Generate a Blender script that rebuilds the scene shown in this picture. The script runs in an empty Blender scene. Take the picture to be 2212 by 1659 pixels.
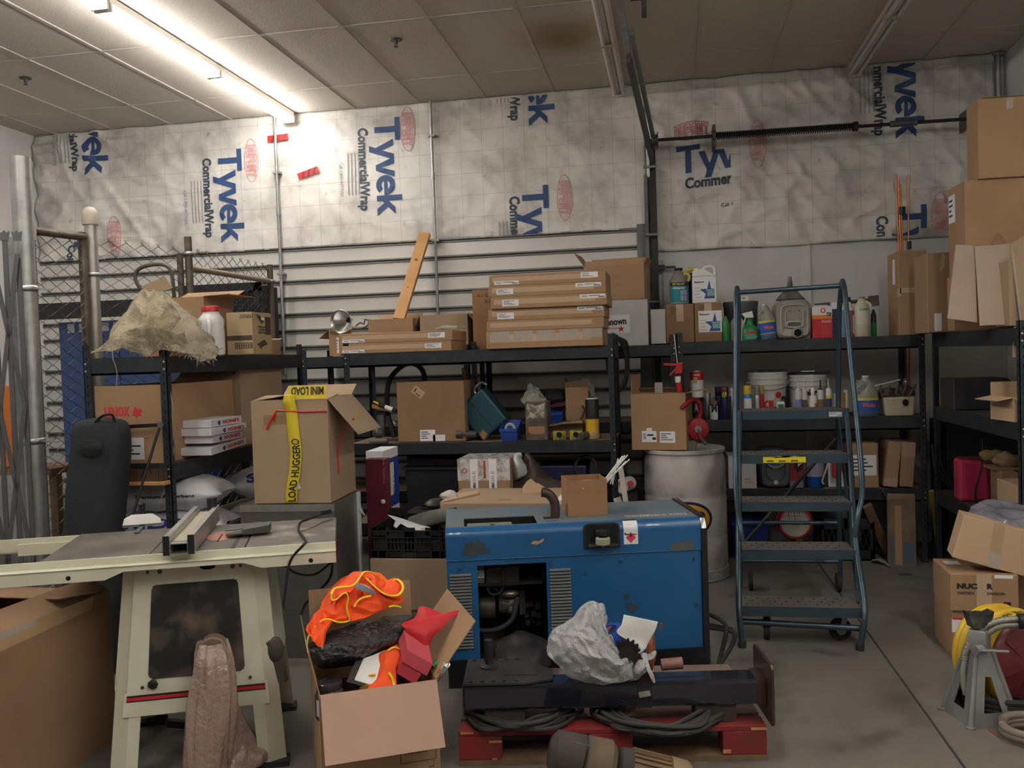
import bpy,math,random
from mathutils import Vector,Matrix,noise
random.seed(7)
R=math.radians
col=bpy.context.scene.collection
# ------------------------------------------------------------------ camera
CAMH=1.6
F_PX,YAW,PITCH,ROLL=1917.155,-0.178419,-0.0318653,-0.0328951
cy,sy,cp,sp=math.cos(YAW),math.sin(YAW),math.cos(PITCH),math.sin(PITCH)
fwd=Vector((sy*cp,cy*cp,sp)); r0=Vector((cy,-sy,0)); u0=r0.cross(fwd)
cr,sr=math.cos(ROLL),math.sin(ROLL)
right=cr*r0 + sr*u0; up=-sr*r0 + cr*u0
EYE=Vector((0,0,CAMH))
cd=bpy.data.cameras.new('camera'); cam=bpy.data.objects.new('camera',cd); col.objects.link(cam)
cd.sensor_width=36; cd.sensor_fit='HORIZONTAL'; cd.lens=F_PX/2212*36; cd.clip_start=.05
m=Matrix.Identity(4)
for i in range(3):
    m[i][0],m[i][1],m[i][2],m[i][3]=right[i],up[i],-fwd[i],EYE[i]
cam.matrix_world=m
sc=bpy.context.scene; sc.camera=cam
sc.view_settings.view_transform='Standard'; sc.view_settings.look='None'
sc.view_settings.gamma=1; sc.view_settings.use_curve_mapping=False
sc.view_settings.exposure=1.0
sc.cycles.max_bounces=8; sc.cycles.diffuse_bounces=5
w=bpy.data.worlds.new('world'); sc.world=w; w.use_nodes=True
w.node_tree.nodes['Background'].inputs[0].default_value=(.75,.85,1,1)
w.node_tree.nodes['Background'].inputs[1].default_value=.02
LAMP=26.0            # strength of a lit fluorescent tube
LAMP2=4.5
# ------------------------------------------------------------------ survey helpers: a sight line met with a plane of known depth / height / side
def ray(px,py): return fwd + right*((px-1106)/F_PX) - up*((py-829.5)/F_PX)
def P(px,py,y): d=ray(px,py); return EYE + d*(y/d.y)
def Z(px,py,z): d=ray(px,py); return EYE + d*((z-CAMH)/d.z)
def X(px,py,x): d=ray(px,py); return EYE + d*(x/d.x)
# ------------------------------------------------------------------ materials
MATS={}
def mat(name,c,rough=.7,metal=0.,c2=None,ns=6.,nlo=.4,nhi=.7,bump=0.,bs=40.,spec=.5,alpha=1.,trans=0.,emit=None,es=0.,coat=0.,detail=4.):
    if name in MATS: return MATS[name]
    m=bpy.data.materials.new(name); m.use_nodes=True; MATS[name]=m
    nt=m.node_tree; N=nt.nodes; L=nt.links; b=N['Principled BSDF']
    I=b.inputs
    I['Base Color'].default_value=(*c,1); I['Roughness'].default_value=rough; I['Metallic'].default_value=metal
    I['Specular IOR Level'].default_value=spec; I['Alpha'].default_value=alpha
    I['Transmission Weight'].default_value=trans; I['Coat Weight'].default_value=coat
    if emit: I['Emission Color'].default_value=(*emit,1); I['Emission Strength'].default_value=es
    if c2 or bump:
        tc=N.new('ShaderNodeTexCoord')
    if c2:
        n=N.new('ShaderNodeTexNoise'); n.inputs['Scale'].default_value=ns; n.inputs['Detail'].default_value=detail
        L.new(tc.outputs['Object'],n.inputs['Vector'])
        r=N.new('ShaderNodeValToRGB'); r.color_ramp.elements[0].position=nlo; r.color_ramp.elements[1].position=nhi
        r.color_ramp.elements[0].color=(*c,1); r.color_ramp.elements[1].color=(*c2,1)
        L.new(n.outputs['Fac'],r.inputs['Fac']); L.new(r.outputs['Color'],I['Base Color'])
    if bump:
        n2=N.new('ShaderNodeTexNoise'); n2.inputs['Scale'].default_value=bs; n2.inputs['Detail'].default_value=3
        L.new(tc.outputs['Object'],n2.inputs['Vector'])
        bp=N.new('ShaderNodeBump'); bp.inputs['Strength'].default_value=bump; bp.inputs['Distance'].default_value=.01
        L.new(n2.outputs['Fac'],bp.inputs['Height']); L.new(bp.outputs['Normal'],I['Normal'])
    return m
M_=dict(
 card=mat('cardboard',(.36,.225,.125),.85,c2=(.31,.19,.10),ns=3,bump=.03,bs=120),
 cardpale=mat('pale_cardboard',(.50,.35,.22),.85,c2=(.45,.31,.19),ns=3),
 cardgrey=mat('grey_cardboard',(.36,.26,.165),.85,c2=(.32,.225,.14),ns=3),
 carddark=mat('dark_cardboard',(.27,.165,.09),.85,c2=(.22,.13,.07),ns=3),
 cardred=mat('reddish_cardboard',(.32,.175,.09),.85,c2=(.26,.13,.065),ns=4),
 cardpink=mat('pinkish_cardboard',(.44,.28,.21),.85,c2=(.40,.25,.19),ns=3),
 tape=mat('packing_tape',(.50,.37,.25),.28,spec=.6),
 cleartape=mat('clear_tape',(.62,.58,.53),.15,alpha=.55,bump=.6,bs=45),
 white=mat('white_paper',(.78,.78,.80),.6),ink=mat('black_ink',(.02,.02,.025),.6),
 blueink=mat('blue_ink',(.035,.075,.2),.6),redink=mat('red_ink',(.55,.035,.04),.6),pinkink=mat('faded_red_ink',(.62,.25,.25),.6),
 greyink=mat('grey_ink',(.33,.33,.34),.6),brownink=mat('brown_ink',(.07,.045,.03),.7),
 rack=mat('rack_steel',(.030,.036,.044),.42,.35,c2=(.05,.058,.068),ns=9,nlo=.45,nhi=.8),
 hole=mat('dark_hole',(.004,.004,.005),.9),
 bolt=mat('bolt_zinc',(.75,.75,.72),.35,.6),
 board=mat('chip_board',(.24,.17,.11),.85,c2=(.17,.12,.08),ns=20),
 galv=mat('galvanized_steel',(.42,.43,.43),.42,.75,c2=(.30,.31,.31),ns=14),
 dgalv=mat('dull_steel',(.11,.11,.105),.5,.6,c2=(.07,.07,.068),ns=9),
 chrome=mat('bright_steel',(.7,.7,.69),.22,.95),
 alu=mat('aluminium',(.55,.56,.54),.38,.85,c2=(.42,.42,.40),ns=8),
 sheet=mat('sheet_steel',(.17,.165,.15),.34,.65,c2=(.24,.235,.22),ns=3,bump=.05,bs=4),
 black=mat('black_plastic',(.012,.012,.014),.5),rubber=mat('black_rubber',(.018,.018,.018),.75),
 blackmetal=mat('black_paint',(.012,.013,.017),.35,.2,coat=.3),
 cream=mat('cream_paint',(.58,.58,.45),.45,c2=(.50,.49,.37),ns=5,nlo=.5,nhi=.8),
 red=mat('red_plastic',(.50,.015,.022),.42),dred=mat('dark_red',(.14,.012,.022),.5),brightred=mat('bright_red',(.66,.02,.015),.45),
 white_pl=mat('white_plastic',(.72,.72,.71),.42),dirtywhite=mat('dirty_white_plastic',(.60,.59,.56),.5,c2=(.30,.28,.25),ns=4,nlo=.5,nhi=.78),
 blue_pl=mat('blue_plastic',(.02,.07,.36),.42),yellow=mat('yellow_plastic',(.72,.50,.03),.45),
 green=mat('green_plastic',(.012,.20,.05),.4),teal=mat('teal_plastic',(.008,.055,.075),.5),
 wood=mat('pine',(.56,.30,.11),.6,c2=(.45,.22,.075),ns=5),oldwood=mat('old_wood',(.22,.135,.075),.8,c2=(.14,.085,.05),ns=8),
 copper=mat('copper',(.55,.20,.08),.35,.8),
 brass=mat('brass',(.55,.38,.08),.3,.9),
)
CARD=M_['card']
# ------------------------------------------------------------------ mesh building
_TXT={}
def text_mesh(s,bold):
    k=(s,bold)
    if k not in _TXT:
        c=bpy.data.curves.new('lettering','FONT'); c.body=s; c.size=1; c.offset=bold; c.resolution_u=3
        o=bpy.data.objects.new('lettering',c); me=bpy.data.meshes.new_from_object(o)
        vs=[v.co.copy() for v in me.vertices]; fs=[tuple(p.vertices) for p in me.polygons]
        bpy.data.objects.remove(o); bpy.data.curves.remove(c); bpy.data.meshes.remove(me)
        x0=min(v.x for v in vs); x1=max(v.x for v in vs)
        _TXT[k]=(vs,fs,x0,x1)
    return _TXT[k]
def frame_of(d):
    d=d.normalized(); a=Vector((0,0,1)) if abs(d.z)<.9 else Vector((1,0,0))
    u=d.cross(a).normalized(); return u,d.cross(u).normalized()
class MB:
    def __init__(s): s.v=[]; s.f=[]; s.m=[]; s.s=[]
    def add(s,vs,fs,mi=0,smooth=False,T=None):
        o=len(s.v)
        s.v+=[(T @ Vector(v)) if T else Vector(v) for v in vs]
        for f in fs: s.f.append(tuple(i+o for i in f)); s.m.append(mi); s.s.append(smooth)
        return s
    def box(s,a,b,mi=0,T=None):
        (x0,y0,z0),(x1,y1,z1)=a,b
        return s.add([(x0,y0,z0),(x1,y0,z0),(x1,y1,z0),(x0,y1,z0),(x0,y0,z1),(x1,y0,z1),(x1,y1,z1),(x0,y1,z1)],
                     [(3,2,1,0),(4,5,6,7),(0,1,5,4),(1,2,6,5),(2,3,7,6),(3,0,4,7)],mi,False,T)
    def hexa(s,lo,hi,mi=0):      # four lower corners, four upper corners, both counter-clockwise from above
        return s.add(list(lo)+list(hi),[(3,2,1,0),(4,5,6,7),(0,1,5,4),(1,2,6,5),(2,3,7,6),(3,0,4,7)],mi)
    def bar(s,p,q,wd,ht,mi=0,upv=(0,0,1)):   # rectangular bar from p to q
        p,q=Vector(p),Vector(q); d=(q-p).normalized(); u=d.cross(Vector(upv))
        if u.length<1e-4: u=d.cross(Vector((1,0,0)))
        u.normalize(); v=u.cross(d)
        c=[(-wd/2,-ht/2),(wd/2,-ht/2),(wd/2,ht/2),(-wd/2,ht/2)]
        return s.add([p+u*a+v*b for a,b in c]+[q+u*a+v*b for a,b in c],[(0,1,2,3),(7,6,5,4),(1,0,4,5),(2,1,5,6),(3,2,6,7),(0,3,7,4)],mi)
    def tube(s,pts,r,n=10,closed=False,mi=0,caps=True,flat=1.):
        pts=[Vector(p) for p in pts]; k=len(pts); rs=r if isinstance(r,(list,tuple)) else [r]*k
        vs=[]; u=None
        for i,p in enumerate(pts):
            a=pts[(i-1) % k] if (closed or i>0) else p; b=pts[(i+1) % k] if (closed or i<k-1) else p
            d=(b-a)
            if d.length<1e-9: d=Vector((0,0,1))
            d.normalize()
            if u is None: u,v=frame_of(d)
            else:
                u=(u - d*u.dot(d))
                if u.length<1e-6: u,v=frame_of(d)
                u.normalize(); v=d.cross(u)
            for j in range(n):
                t=2*math.pi*j/n; vs.append(p + (u*math.cos(t) + v*math.sin(t)*flat)*rs[i])
        fs=[]
        for i in range(k if closed else k-1):
            for j in range(n):
                a,b=i*n+j,i*n+(j+1) % n; c,d2=((i+1) % k)*n+(j+1) % n,((i+1) % k)*n+j
                fs.append((a,b,c,d2))
        s.add(vs,fs,mi,n>4)
        if caps and not closed:
            o=len(s.v)-len(vs)
            s.f.append(tuple(o+j for j in reversed(range(n)))); s.m.append(mi); s.s.append(False)
            s.f.append(tuple(o+(k-1)*n+j for j in range(n))); s.m.append(mi); s.s.append(False)
        return s
    def cyl(s,p,q,r,r2=None,n=20,mi=0,caps=True): return s.tube([p,q],[r,r if r2 is None else r2],n,False,mi,caps)
    def lathe(s,prof,c=(0,0,0),n=24,mi=0,T=None,sx=1.,sy=1.,capb=True,capt=True):
        vs=[]; c=Vector(c)
        for r,z in prof:
            for j in range(n):
                t=2*math.pi*j/n; vs.append(c+Vector((r*math.cos(t)*sx,r*math.sin(t)*sy,z)))
        fs=[(i*n+j,i*n+(j+1) % n,(i+1)*n+(j+1) % n,(i+1)*n+j) for i in range(len(prof)-1) for j in range(n)]
        s.add(vs,fs,mi,True,T); o=len(s.v)-len(vs)
        if capb: s.f.append(tuple(o+j for j in reversed(range(n)))); s.m.append(mi); s.s.append(False)
        if capt: s.f.append(tuple(o+(len(prof)-1)*n+j for j in range(n))); s.m.append(mi); s.s.append(False)
        return s
    def prism(s,poly,d,T=None,mi=0):   # polygon in the local x,y plane, raised by d along local z
        k=len(poly)
        return s.add([(x,y,0) for x,y in poly]+[(x,y,d) for x,y in poly],
                     [tuple(reversed(range(k))),tuple(range(k,2*k))]+[(i,(i+1) % k,k+(i+1) % k,k+i) for i in range(k)],mi,False,T)
    def rect(s,T,u0,v0,u1,v1,e=.0006,mi=0):
        return s.add([(u0,v0,e),(u1,v0,e),(u1,v1,e),(u0,v1,e)],[(0,1,2,3)],mi,False,T)
    def poly(s,T,pts,e=.0006,mi=0): return s.add([(x,y,e) for x,y in pts],[tuple(range(len(pts)))],mi,False,T)
    def text(s,st,T,u,v,h,e=.001,mi=0,width=None,bold=.0,xs=1.,rot=0.,align='l',curve=None):
        vs,fs,x0,x1=text_mesh(st,bold); k=h/.72
        kx=width/(x1-x0) if width else k*xs
        off={'l': x0,'c': (x0+x1)/2,'r': x1}[align]; c,sn=math.cos(rot),math.sin(rot); out=[]
        for q in vs:
            a,b=(q.x-off)*kx,q.y*k
            a,b=u + a*c - b*sn,v + a*sn + b*c
            out.append(curve(a,b) if curve else (a,b,e))
        return s.add(out,fs,mi,False,T)
    def grid(s,fn,nu,nv,mi=0,thick=0.,closed_u=False):
        vs=[fn(i/(nu if closed_u else nu-1),j/(nv-1)) for j in range(nv) for i in range(nu)]
        fs=[]
        for j in range(nv-1):
            for i in range(nu if closed_u else nu-1):
                fs.append((j*nu+i,j*nu+(i+1) % nu,(j+1)*nu+(i+1) % nu,(j+1)*nu+i))
        return s.add(vs,fs,mi,True)
    def ell(s,c,r,n=16,mi=0,amp=0.,fr=4.,sd=0.,pw=1.,zmin=None,T=None):
        c=Vector(c); r=Vector((r,r,r)) if isinstance(r,(int,float)) else Vector(r); k=n//2+1
        def sg(x): return math.copysign(abs(x)**pw,x)
        def fn(u,v):
            t=2*math.pi*u; ph=math.pi*(v-.5)
            d=Vector((sg(math.cos(ph))*sg(math.cos(t)),sg(math.cos(ph))*sg(math.sin(t)),sg(math.sin(ph))))
            q=Vector((d.x*r.x,d.y*r.y,d.z*r.z))
            if amp: q=q*(1+amp*noise.noise((c+q)*fr+Vector((sd,sd*2,sd*3)))+amp*.5*noise.noise((c+q)*fr*2.3+Vector((sd,0,sd))))
            q=q+c
            if zmin is not None and q.z<zmin: q.z=zmin
            return (T @ q) if T else q
        return s.grid(fn,n,k,mi,closed_u=True)
    def build(s,name,mats,parent=None,bevel=0.,thick=0.,sub=0,kind=None,label=None,world=False):
        me=bpy.data.meshes.new(name)
        T=WM[parent.name].inverted() if (parent and world) else None
        me.from_pydata([tuple(T @ v) if T else tuple(v) for v in s.v],[],s.f)
        mats=mats if isinstance(mats,(list,tuple)) else [mats]
        for mm in mats: me.materials.append(M_[mm] if isinstance(mm,str) else mm)
        me.polygons.foreach_set('material_index',s.m); me.polygons.foreach_set('use_smooth',s.s); me.update()
        if any(s.s): me.set_sharp_from_angle(angle=R(42))
        o=bpy.data.objects.new(name,me); col.objects.link(o)
        if parent: o.parent=parent
        if thick: md=o.modifiers.new('thickness','SOLIDIFY'); md.thickness=thick; md.offset=0
        if sub: md=o.modifiers.new('smooth','SUBSURF'); md.levels=sub; md.render_levels=sub
        if bevel: md=o.modifiers.new('bevel','BEVEL'); md.width=bevel; md.segments=2; md.limit_method='ANGLE'; md.angle_limit=R(40)
        if kind: o['kind']=kind
        if label: o['label']=label
        return o
WM={}
def thing(name,label,cat,loc=(0,0,0),rz=0.,group=None,kind=None):
    o=bpy.data.objects.new(name,None); col.objects.link(o); o.empty_display_size=.05
    o.location=loc; o.rotation_euler=(0,0,rz); WM[o.name]=Matrix.Translation(Vector(loc)) @ Matrix.Rotation(rz,4,'Z')
    o['label']=label; o['category']=cat
    if group: o['group']=group
    if kind: o['kind']=kind
    return o
def tilt(o,rx=0.,ry=0.,rz=None):
    e=o.rotation_euler; o.rotation_euler=(rx,ry,e.z if rz is None else rz)
    WM[o.name]=Matrix.Translation(o.location) @ o.rotation_euler.to_matrix().to_4x4(); return o
def solo(name,mb,mats,label,cat,group=None,kind=None,**k):   # a thing that is one mesh, given in world coordinates; its origin goes to its base
    xs=[v.x for v in mb.v]; ys=[v.y for v in mb.v]; zs=[v.z for v in mb.v]
    c=Vector(((min(xs)+max(xs))/2,(min(ys)+max(ys))/2,min(zs)))
    mb.v=[v-c for v in mb.v]; o=mb.build(name,mats,**k); o.location=c; WM[o.name]=Matrix.Translation(c)
    o['label']=label; o['category']=cat
    if group: o['group']=group
    if kind: o['kind']=kind
    return o
def copy_tree(o,parent=None):
    c=o.copy(); col.objects.link(c)
    if parent: c.parent=parent
    for ch in list(o.children): copy_tree(ch,c)
    return c
def struct(name,mb,mats,**k): o=mb.build(name,mats,**k); o['kind']='structure'; return o
def cat_rom(p,t):
    n=len(p)-1; i=min(int(t*n),n-1); f=t*n-i
    a,b,c,d=p[max(i-1,0)],p[i],p[i+1],p[min(i+2,n)]
    return .5*((2*b)+(c-a)*f+(2*a-5*b+4*c-d)*f*f+(3*b-a-3*c+d)*f**3)
def patch(rows,amp=0.,fr=10.,sd=0.):     # smooth sheet through a net of points
    rows=[[Vector(q) for q in r] for r in rows]
    def fn(u,v):
        q=cat_rom([cat_rom(r,u) for r in rows],v)
        if amp:
            w=q*fr+Vector((sd,sd,sd))
            q=q+Vector((noise.noise(w),noise.noise(w+Vector((9,3,1))),noise.noise(w+Vector((2,7,5)))))*amp
        return q
    return fn
def spline(pts,n=40,closed=False):
    p=[Vector(q) for q in pts]
    if closed:
        p2=[p[-1]]+p+[p[0],p[1]]; k=len(p); out=[]
        for i in range(k):
            a,b,c,d=p2[i],p2[i+1],p2[i+2],p2[i+3]
            for j in range(max(2,n//k)):
                f=j/max(2,n//k)
                out.append(.5*((2*b)+(c-a)*f+(2*a-5*b+4*c-d)*f*f+(3*b-a-3*c+d)*f**3))
        return out
    return [cat_rom(p,i/(n-1)) for i in range(n)]
def facemat(face,w,d,h):
    o,u,v,n={'f': ((-w/2,0,0),(1,0,0),(0,0,1),(0,-1,0)),'r': ((w/2,0,0),(0,1,0),(0,0,1),(1,0,0)),
                  'l': ((-w/2,d,0),(0,-1,0),(0,0,1),(-1,0,0)),'t': ((-w/2,0,h),(1,0,0),(0,1,0),(0,0,1)),
                  'b': ((w/2,d,0),(-1,0,0),(0,0,1),(0,1,0))}[face]
    T=Matrix.Identity(4)
    for i in range(3): T[i][0],T[i][1],T[i][2],T[i][3]=u[i],v[i],n[i],o[i]
    return T
def rail(u,v,n,o):
    T=Matrix.Identity(4)
    for i in range(3): T[i][0],T[i][1],T[i][2],T[i][3]=u[i],v[i],n[i],o[i]
    return T
FDIM={'f': (0,2),'b': (0,2),'r': (1,2),'l': (1,2),'t': (0,1)}
def sticker(parent,T,u0,v0,u1,v1,kind='lines',name='shipping_label',mats=('white','ink')):
    b=MB(); b.rect(T,u0,v0,u1,v1,.0009,0); W,H=u1-u0,v1-v0
    if kind=='lines':
        for k in range(4):
            y=v1-H*(.2+.18*k); b.rect(T,u0+W*.08,y-H*.035,u0+W*random.uniform(.35,.9),y+H*.035,.0013,1)
    elif kind=='bar':
        x=u0+W*.08
        while x<u0+W*.3: b.rect(T,x,v0+H*.25,x+W*.012,v1-H*.2,.0013,1); x+=W*.028
        b.rect(T,u0+W*.36,v0+H*.55,u1-W*.2,v0+H*.7,.0013,1)
        b.rect(T,u0+W*.72,v0+H*.2,u1-W*.04,v0+H*.42,.0013,1)
    return b.build(name,mats,parent)
def carton(label,size,loc,rz=0.,m='card',name='cardboard_box',cat='box',group=None,flaps=None,fl=None,tapes=('t','f'),tapew=.055,stick=(),prints=(),rx=0.,ry=0.,bev=.004,tapem='tape',tp=None):
    w,d,h=size; t=thing(name,label,cat,loc,rz,group)
    if rx or ry: tilt(t,rx,ry)
    if flaps is None:
        bd=MB().box((-w/2,0,0),(w/2,d,h)).build('box_body',m,t,bevel=bev)
        b=MB()
        if 't' in tapes: b.rect(facemat('t',w,d,h),w*.5-tapew/2 if d<0 else 0,d/2-tapew/2,w,d/2+tapew/2,.0007)
        if 'td' in tapes: b.rect(facemat('t',w,d,h),w/2-tapew/2,0,w/2+tapew/2,d,.0007)
        if 'f' in tapes: b.rect(facemat('f',w,d,h),w/2-tapew/2,h*.55,w/2+tapew/2,h,.0007)
        if 'fh' in tapes: b.rect(facemat('f',w,d,h),w*.03,h*.36,w*.9,h*.80,.0007)
        if 'ff' in tapes: b.rect(facemat('f',w,d,h),w/2-tapew/2,0,w/2+tapew/2,h,.0007)
        if 'r' in tapes: b.rect(facemat('r',w,d,h),d/2-tapew/2,h*.6,d/2+tapew/2,h,.0007)
        if b.f: b.build('packing_tape',tapem,bd)
    else:
        k=.005; b=MB()
        b.box((-w/2,0,0),(w/2,k,h)).box((-w/2,d-k,0),(w/2,d,h)).box((-w/2,k,0),(-w/2+k,d-k,h)).box((w/2-k,k,0),(w/2,d-k,h)).box((-w/2+k,k,0),(w/2-k,d-k,k))
        bd=b.build('box_body',m,t)
        for fc,a in flaps.items():
            L=(fl or {}).get(fc,min(w,d)/2 if fc in 'fb' else min(w,d)/2)
            # a: angle from straight up, positive outwards
            out={'f': Vector((0,-1,0)),'b': Vector((0,1,0)),'l': Vector((-1,0,0)),'r': Vector((1,0,0))}[fc]
            dr=Vector((0,0,1))*math.cos(R(a))+out*math.sin(R(a)); nn=Vector((0,0,1))*(-math.sin(R(a)))+out*math.cos(R(a))
            c={'f': (Vector((-w/2,0,h)),Vector((w/2,0,h))),'b': (Vector((w/2,d,h)),Vector((-w/2,d,h))),'l': (Vector((-w/2,d,h)),Vector((-w/2,0,h))),'r': (Vector((w/2,0,h)),Vector((w/2,d,h)))}[fc]
            e=nn*-.004; p,q=c; p=p + (q-p)*.01; q=q - (q-p)*.01
            lo=[p,q,q+e,p+e]; hi=[v+dr*L for v in lo]
            MB().hexa(lo,hi).build('flap','cardpink' if m=='card' and fc in 'xx' else m,t)
    for s in stick: # (face,u,v,w,h,kind) fractions of the face
        fc,u,v,sw,sh,kd=s; T=facemat(fc,w,d,h); D=(w,d,h); A,B=D[FDIM[fc][0]],D[FDIM[fc][1]]
        sticker(bd,T,u*A,v*B,(u+sw)*A,(v+sh)*B,kd)
    for p in prints: # (face,u,v,text,height,material[,width,bold,rot])
        fc,u,v,st,ph,pm=p[:6]; T=facemat(fc,w,d,h); D=(w,d,h); A,B=D[FDIM[fc][0]],D[FDIM[fc][1]]
        MB().text(st,T,u*A,v*B,ph,.001,0,p[6] if len(p)>6 else None,p[7] if len(p)>7 else .02,rot=p[8] if len(p)>8 else 0.).build('printed_lettering',pm,bd)
    return t
def pbox(label,px0,py0,px1,py1,y,d,zb=None,**k):   # a box squared to the back wall whose front face fills the sighted rectangle at depth y
    a=P(px0,(py0+py1)/2,y); b=P(px1,(py0+py1)/2,y); xm=(px0+px1)/2
    zt=P(xm,py0,y).z; z0=P(xm,py1,y).z if zb is None else zb
    return carton(label,(b.x-a.x,d,zt-z0),((a.x+b.x)/2,y,z0),**k)
# ================================================================== the setting
YW,ZC,XL,XR,YF=7.55,3.82,-5.87,2.6,-5.5
def concrete():
    m=mat('concrete',(.150,.137,.120),.5,c2=(.20,.184,.163),ns=1.6,nlo=.3,nhi=.75,bump=.08,bs=60,spec=.35,detail=8)
    nt=m.node_tree; N,L=nt.nodes,nt.links; b=N['Principled BSDF']
    tc=[n for n in N if n.type=='TEX_COORD'][0]; base=b.inputs['Base Color'].links[0].from_socket
    n=N.new('ShaderNodeTexNoise'); n.inputs['Scale'].default_value=3.5; n.inputs['Detail'].default_value=6; L.new(tc.outputs['Object'],n.inputs['Vector'])
    r=N.new('ShaderNodeValToRGB'); r.color_ramp.elements[0].position=.33; r.color_ramp.elements[1].position=.46
    r.color_ramp.elements[0].color=(.62,.60,.57,1); r.color_ramp.elements[1].color=(1,1,1,1); L.new(n.outputs['Fac'],r.inputs['Fac'])
    x=N.new('ShaderNodeMix'); x.data_type='RGBA'; x.blend_type='MULTIPLY'; x.inputs['Factor'].default_value=1
    L.new(base,x.inputs['A']); L.new(r.outputs['Color'],x.inputs['B']); L.new(x.outputs['Result'],b.inputs['Base Color'])
    return m
def wrap_mat():     # house wrap: white sheet with a faint printed grid, dusty smudges
    m=mat('house_wrap',(.70,.69,.66),.38,bump=.35,bs=5,spec=.45)
    nt=m.node_tree; N,L=nt.nodes,nt.links; b=N['Principled BSDF']
    tc=[n for n in N if n.type=='TEX_COORD'][0]
    sx=N.new('ShaderNodeSeparateXYZ'); L.new(tc.outputs['Object'],sx.inputs[0])
    def line(sock,per,wd,off):
        a=N.new('ShaderNodeMath'); a.operation='ADD'; a.inputs[1].default_value=off+per*200; L.new(sock,a.inputs[0])
        q=N.new('ShaderNodeMath'); q.operation='MODULO'; q.inputs[1].default_value=per; L.new(a.outputs[0],q.inputs[0])
        c=N.new('ShaderNodeMath'); c.operation='LESS_THAN'; c.inputs[1].default_value=wd; L.new(q.outputs[0],c.inputs[0]); return c
    lx,lz=line(sx.outputs['X'],.186,.0032,.03),line(sx.outputs['Z'],.186,.0032,.05)
    mx=N.new('ShaderNodeMath'); mx.operation='MAXIMUM'; L.new(lx.outputs[0],mx.inputs[0]); L.new(lz.outputs[0],mx.inputs[1])
    n=N.new('ShaderNodeTexNoise'); n.inputs['Scale'].default_value=1.9; n.inputs['Detail'].default_value=7; n.inputs['Roughness'].default_value=.62; L.new(tc.outputs['Object'],n.inputs['Vector'])
    r=N.new('ShaderNodeValToRGB'); e=r.color_ramp.elements
    e[0].position,e[1].position=.47,.72; e[0].color=(.72,.705,.67,1); e[1].color=(.33,.31,.285,1); L.new(n.outputs['Fac'],r.inputs['Fac'])
    n2=N.new('ShaderNodeTexNoise'); n2.inputs['Scale'].default_value=11; n2.inputs['Detail'].default_value=5; L.new(tc.outputs['Object'],n2.inputs['Vector'])
    r2=N.new('ShaderNodeValToRGB'); r2.color_ramp.elements[0].position=.64; r2.color_ramp.elements[1].position=.78
    r2.color_ramp.elements[0].color=(1,1,1,1); r2.color_ramp.elements[1].color=(.6,.56,.5,1); L.new(n2.outputs['Fac'],r2.inputs['Fac'])
    x2=N.new('ShaderNodeMix'); x2.data_type='RGBA'; x2.blend_type='MULTIPLY'; x2.inputs['Factor'].default_value=1
    L.new(r.outputs['Color'],x2.inputs['A']); L.new(r2.outputs['Color'],x2.inputs['B'])
    x=N.new('ShaderNodeMix'); x.data_type='RGBA'; L.new(x2.outputs['Result'],x.inputs['A']); x.inputs['B'].default_value=(.27,.245,.21,1)
    k=N.new('ShaderNodeMath'); k.operation='MULTIPLY'; k.inputs[1].default_value=.6; L.new(mx.outputs[0],k.inputs[0]); L.new(k.outputs[0],x.inputs['Factor'])
    L.new(x.outputs['Result'],b.inputs['Base Color']); return m
def ceil_mat():
    m=mat('ceiling_tile',(.56,.515,.455),.9,bump=.15,bs=70)
    nt=m.node_tree; N,L=nt.nodes,nt.links; b=N['Principled BSDF']
    tc=[n for n in N if n.type=='TEX_COORD'][0]
    n=N.new('ShaderNodeTexNoise'); n.inputs['Scale'].default_value=90; L.new(tc.outputs['Object'],n.inputs['Vector'])
    r=N.new('ShaderNodeValToRGB'); r.color_ramp.elements[0].position=.30; r.color_ramp.elements[1].position=.42
    r.color_ramp.elements[0].color=(.43,.39,.34,1); r.color_ramp.elements[1].color=(.56,.515,.455,1); L.new(n.outputs['Fac'],r.inputs['Fac'])
    # a brown water stain in two tiles beside the middle light
    v=N.new('ShaderNodeVectorMath'); v.operation='DISTANCE'; v.inputs[1].default_value=(-.5,6.45,ZC)
    n3=N.new('ShaderNodeTexNoise'); n3.inputs['Scale'].default_value=3; L.new(tc.outputs['Object'],n3.inputs['Vector'])
    ad=N.new('ShaderNodeVectorMath'); ad.operation='MULTIPLY_ADD'; ad.inputs[1].default_value=(.35,.35,.35)
    L.new(n3.outputs['Color'],ad.inputs[0]); L.new(tc.outputs['Object'],ad.inputs[2]); L.new(ad.outputs[0],v.inputs[0])
    r3=N.new('ShaderNodeValToRGB'); e=r3.color_ramp.elements; e[0].position=.12; e[1].position=.50
    e[0].color=(.55,.42,.24,1); e[1].color=(1,1,1,1); L.new(v.outputs['Value'],r3.inputs['Fac'])
    x=N.new('ShaderNodeMix'); x.data_type='RGBA'; x.blend_type='MULTIPLY'; x.inputs['Factor'].default_value=1
    L.new(r.outputs['Color'],x.inputs['A']); L.new(r3.outputs['Color'],x.inputs['B']); L.new(x.outputs['Result'],b.inputs['Base Color']); return m
concrete(); WRAP=wrap_mat(); ceil_mat()
mat('white_wall',(.62,.62,.615),.7,c2=(.55,.54,.52),ns=2); mat('siding_white',(.68,.67,.64),.32,.1,c2=(.60,.59,.56),ns=2,spec=.5)
mat('rib_steel',(.20,.19,.18),.45,.5); mat('grey_steel',(.16,.165,.165),.5,.5,c2=(.10,.10,.10),ns=6); mat('dark_track',(.035,.033,.032),.5,.5)
mat('wall_shade',(.42,.40,.37),.8)
struct('floor',MB().box((XL,YF,-.1),(XR,YW,0)),MATS['concrete'])
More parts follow.
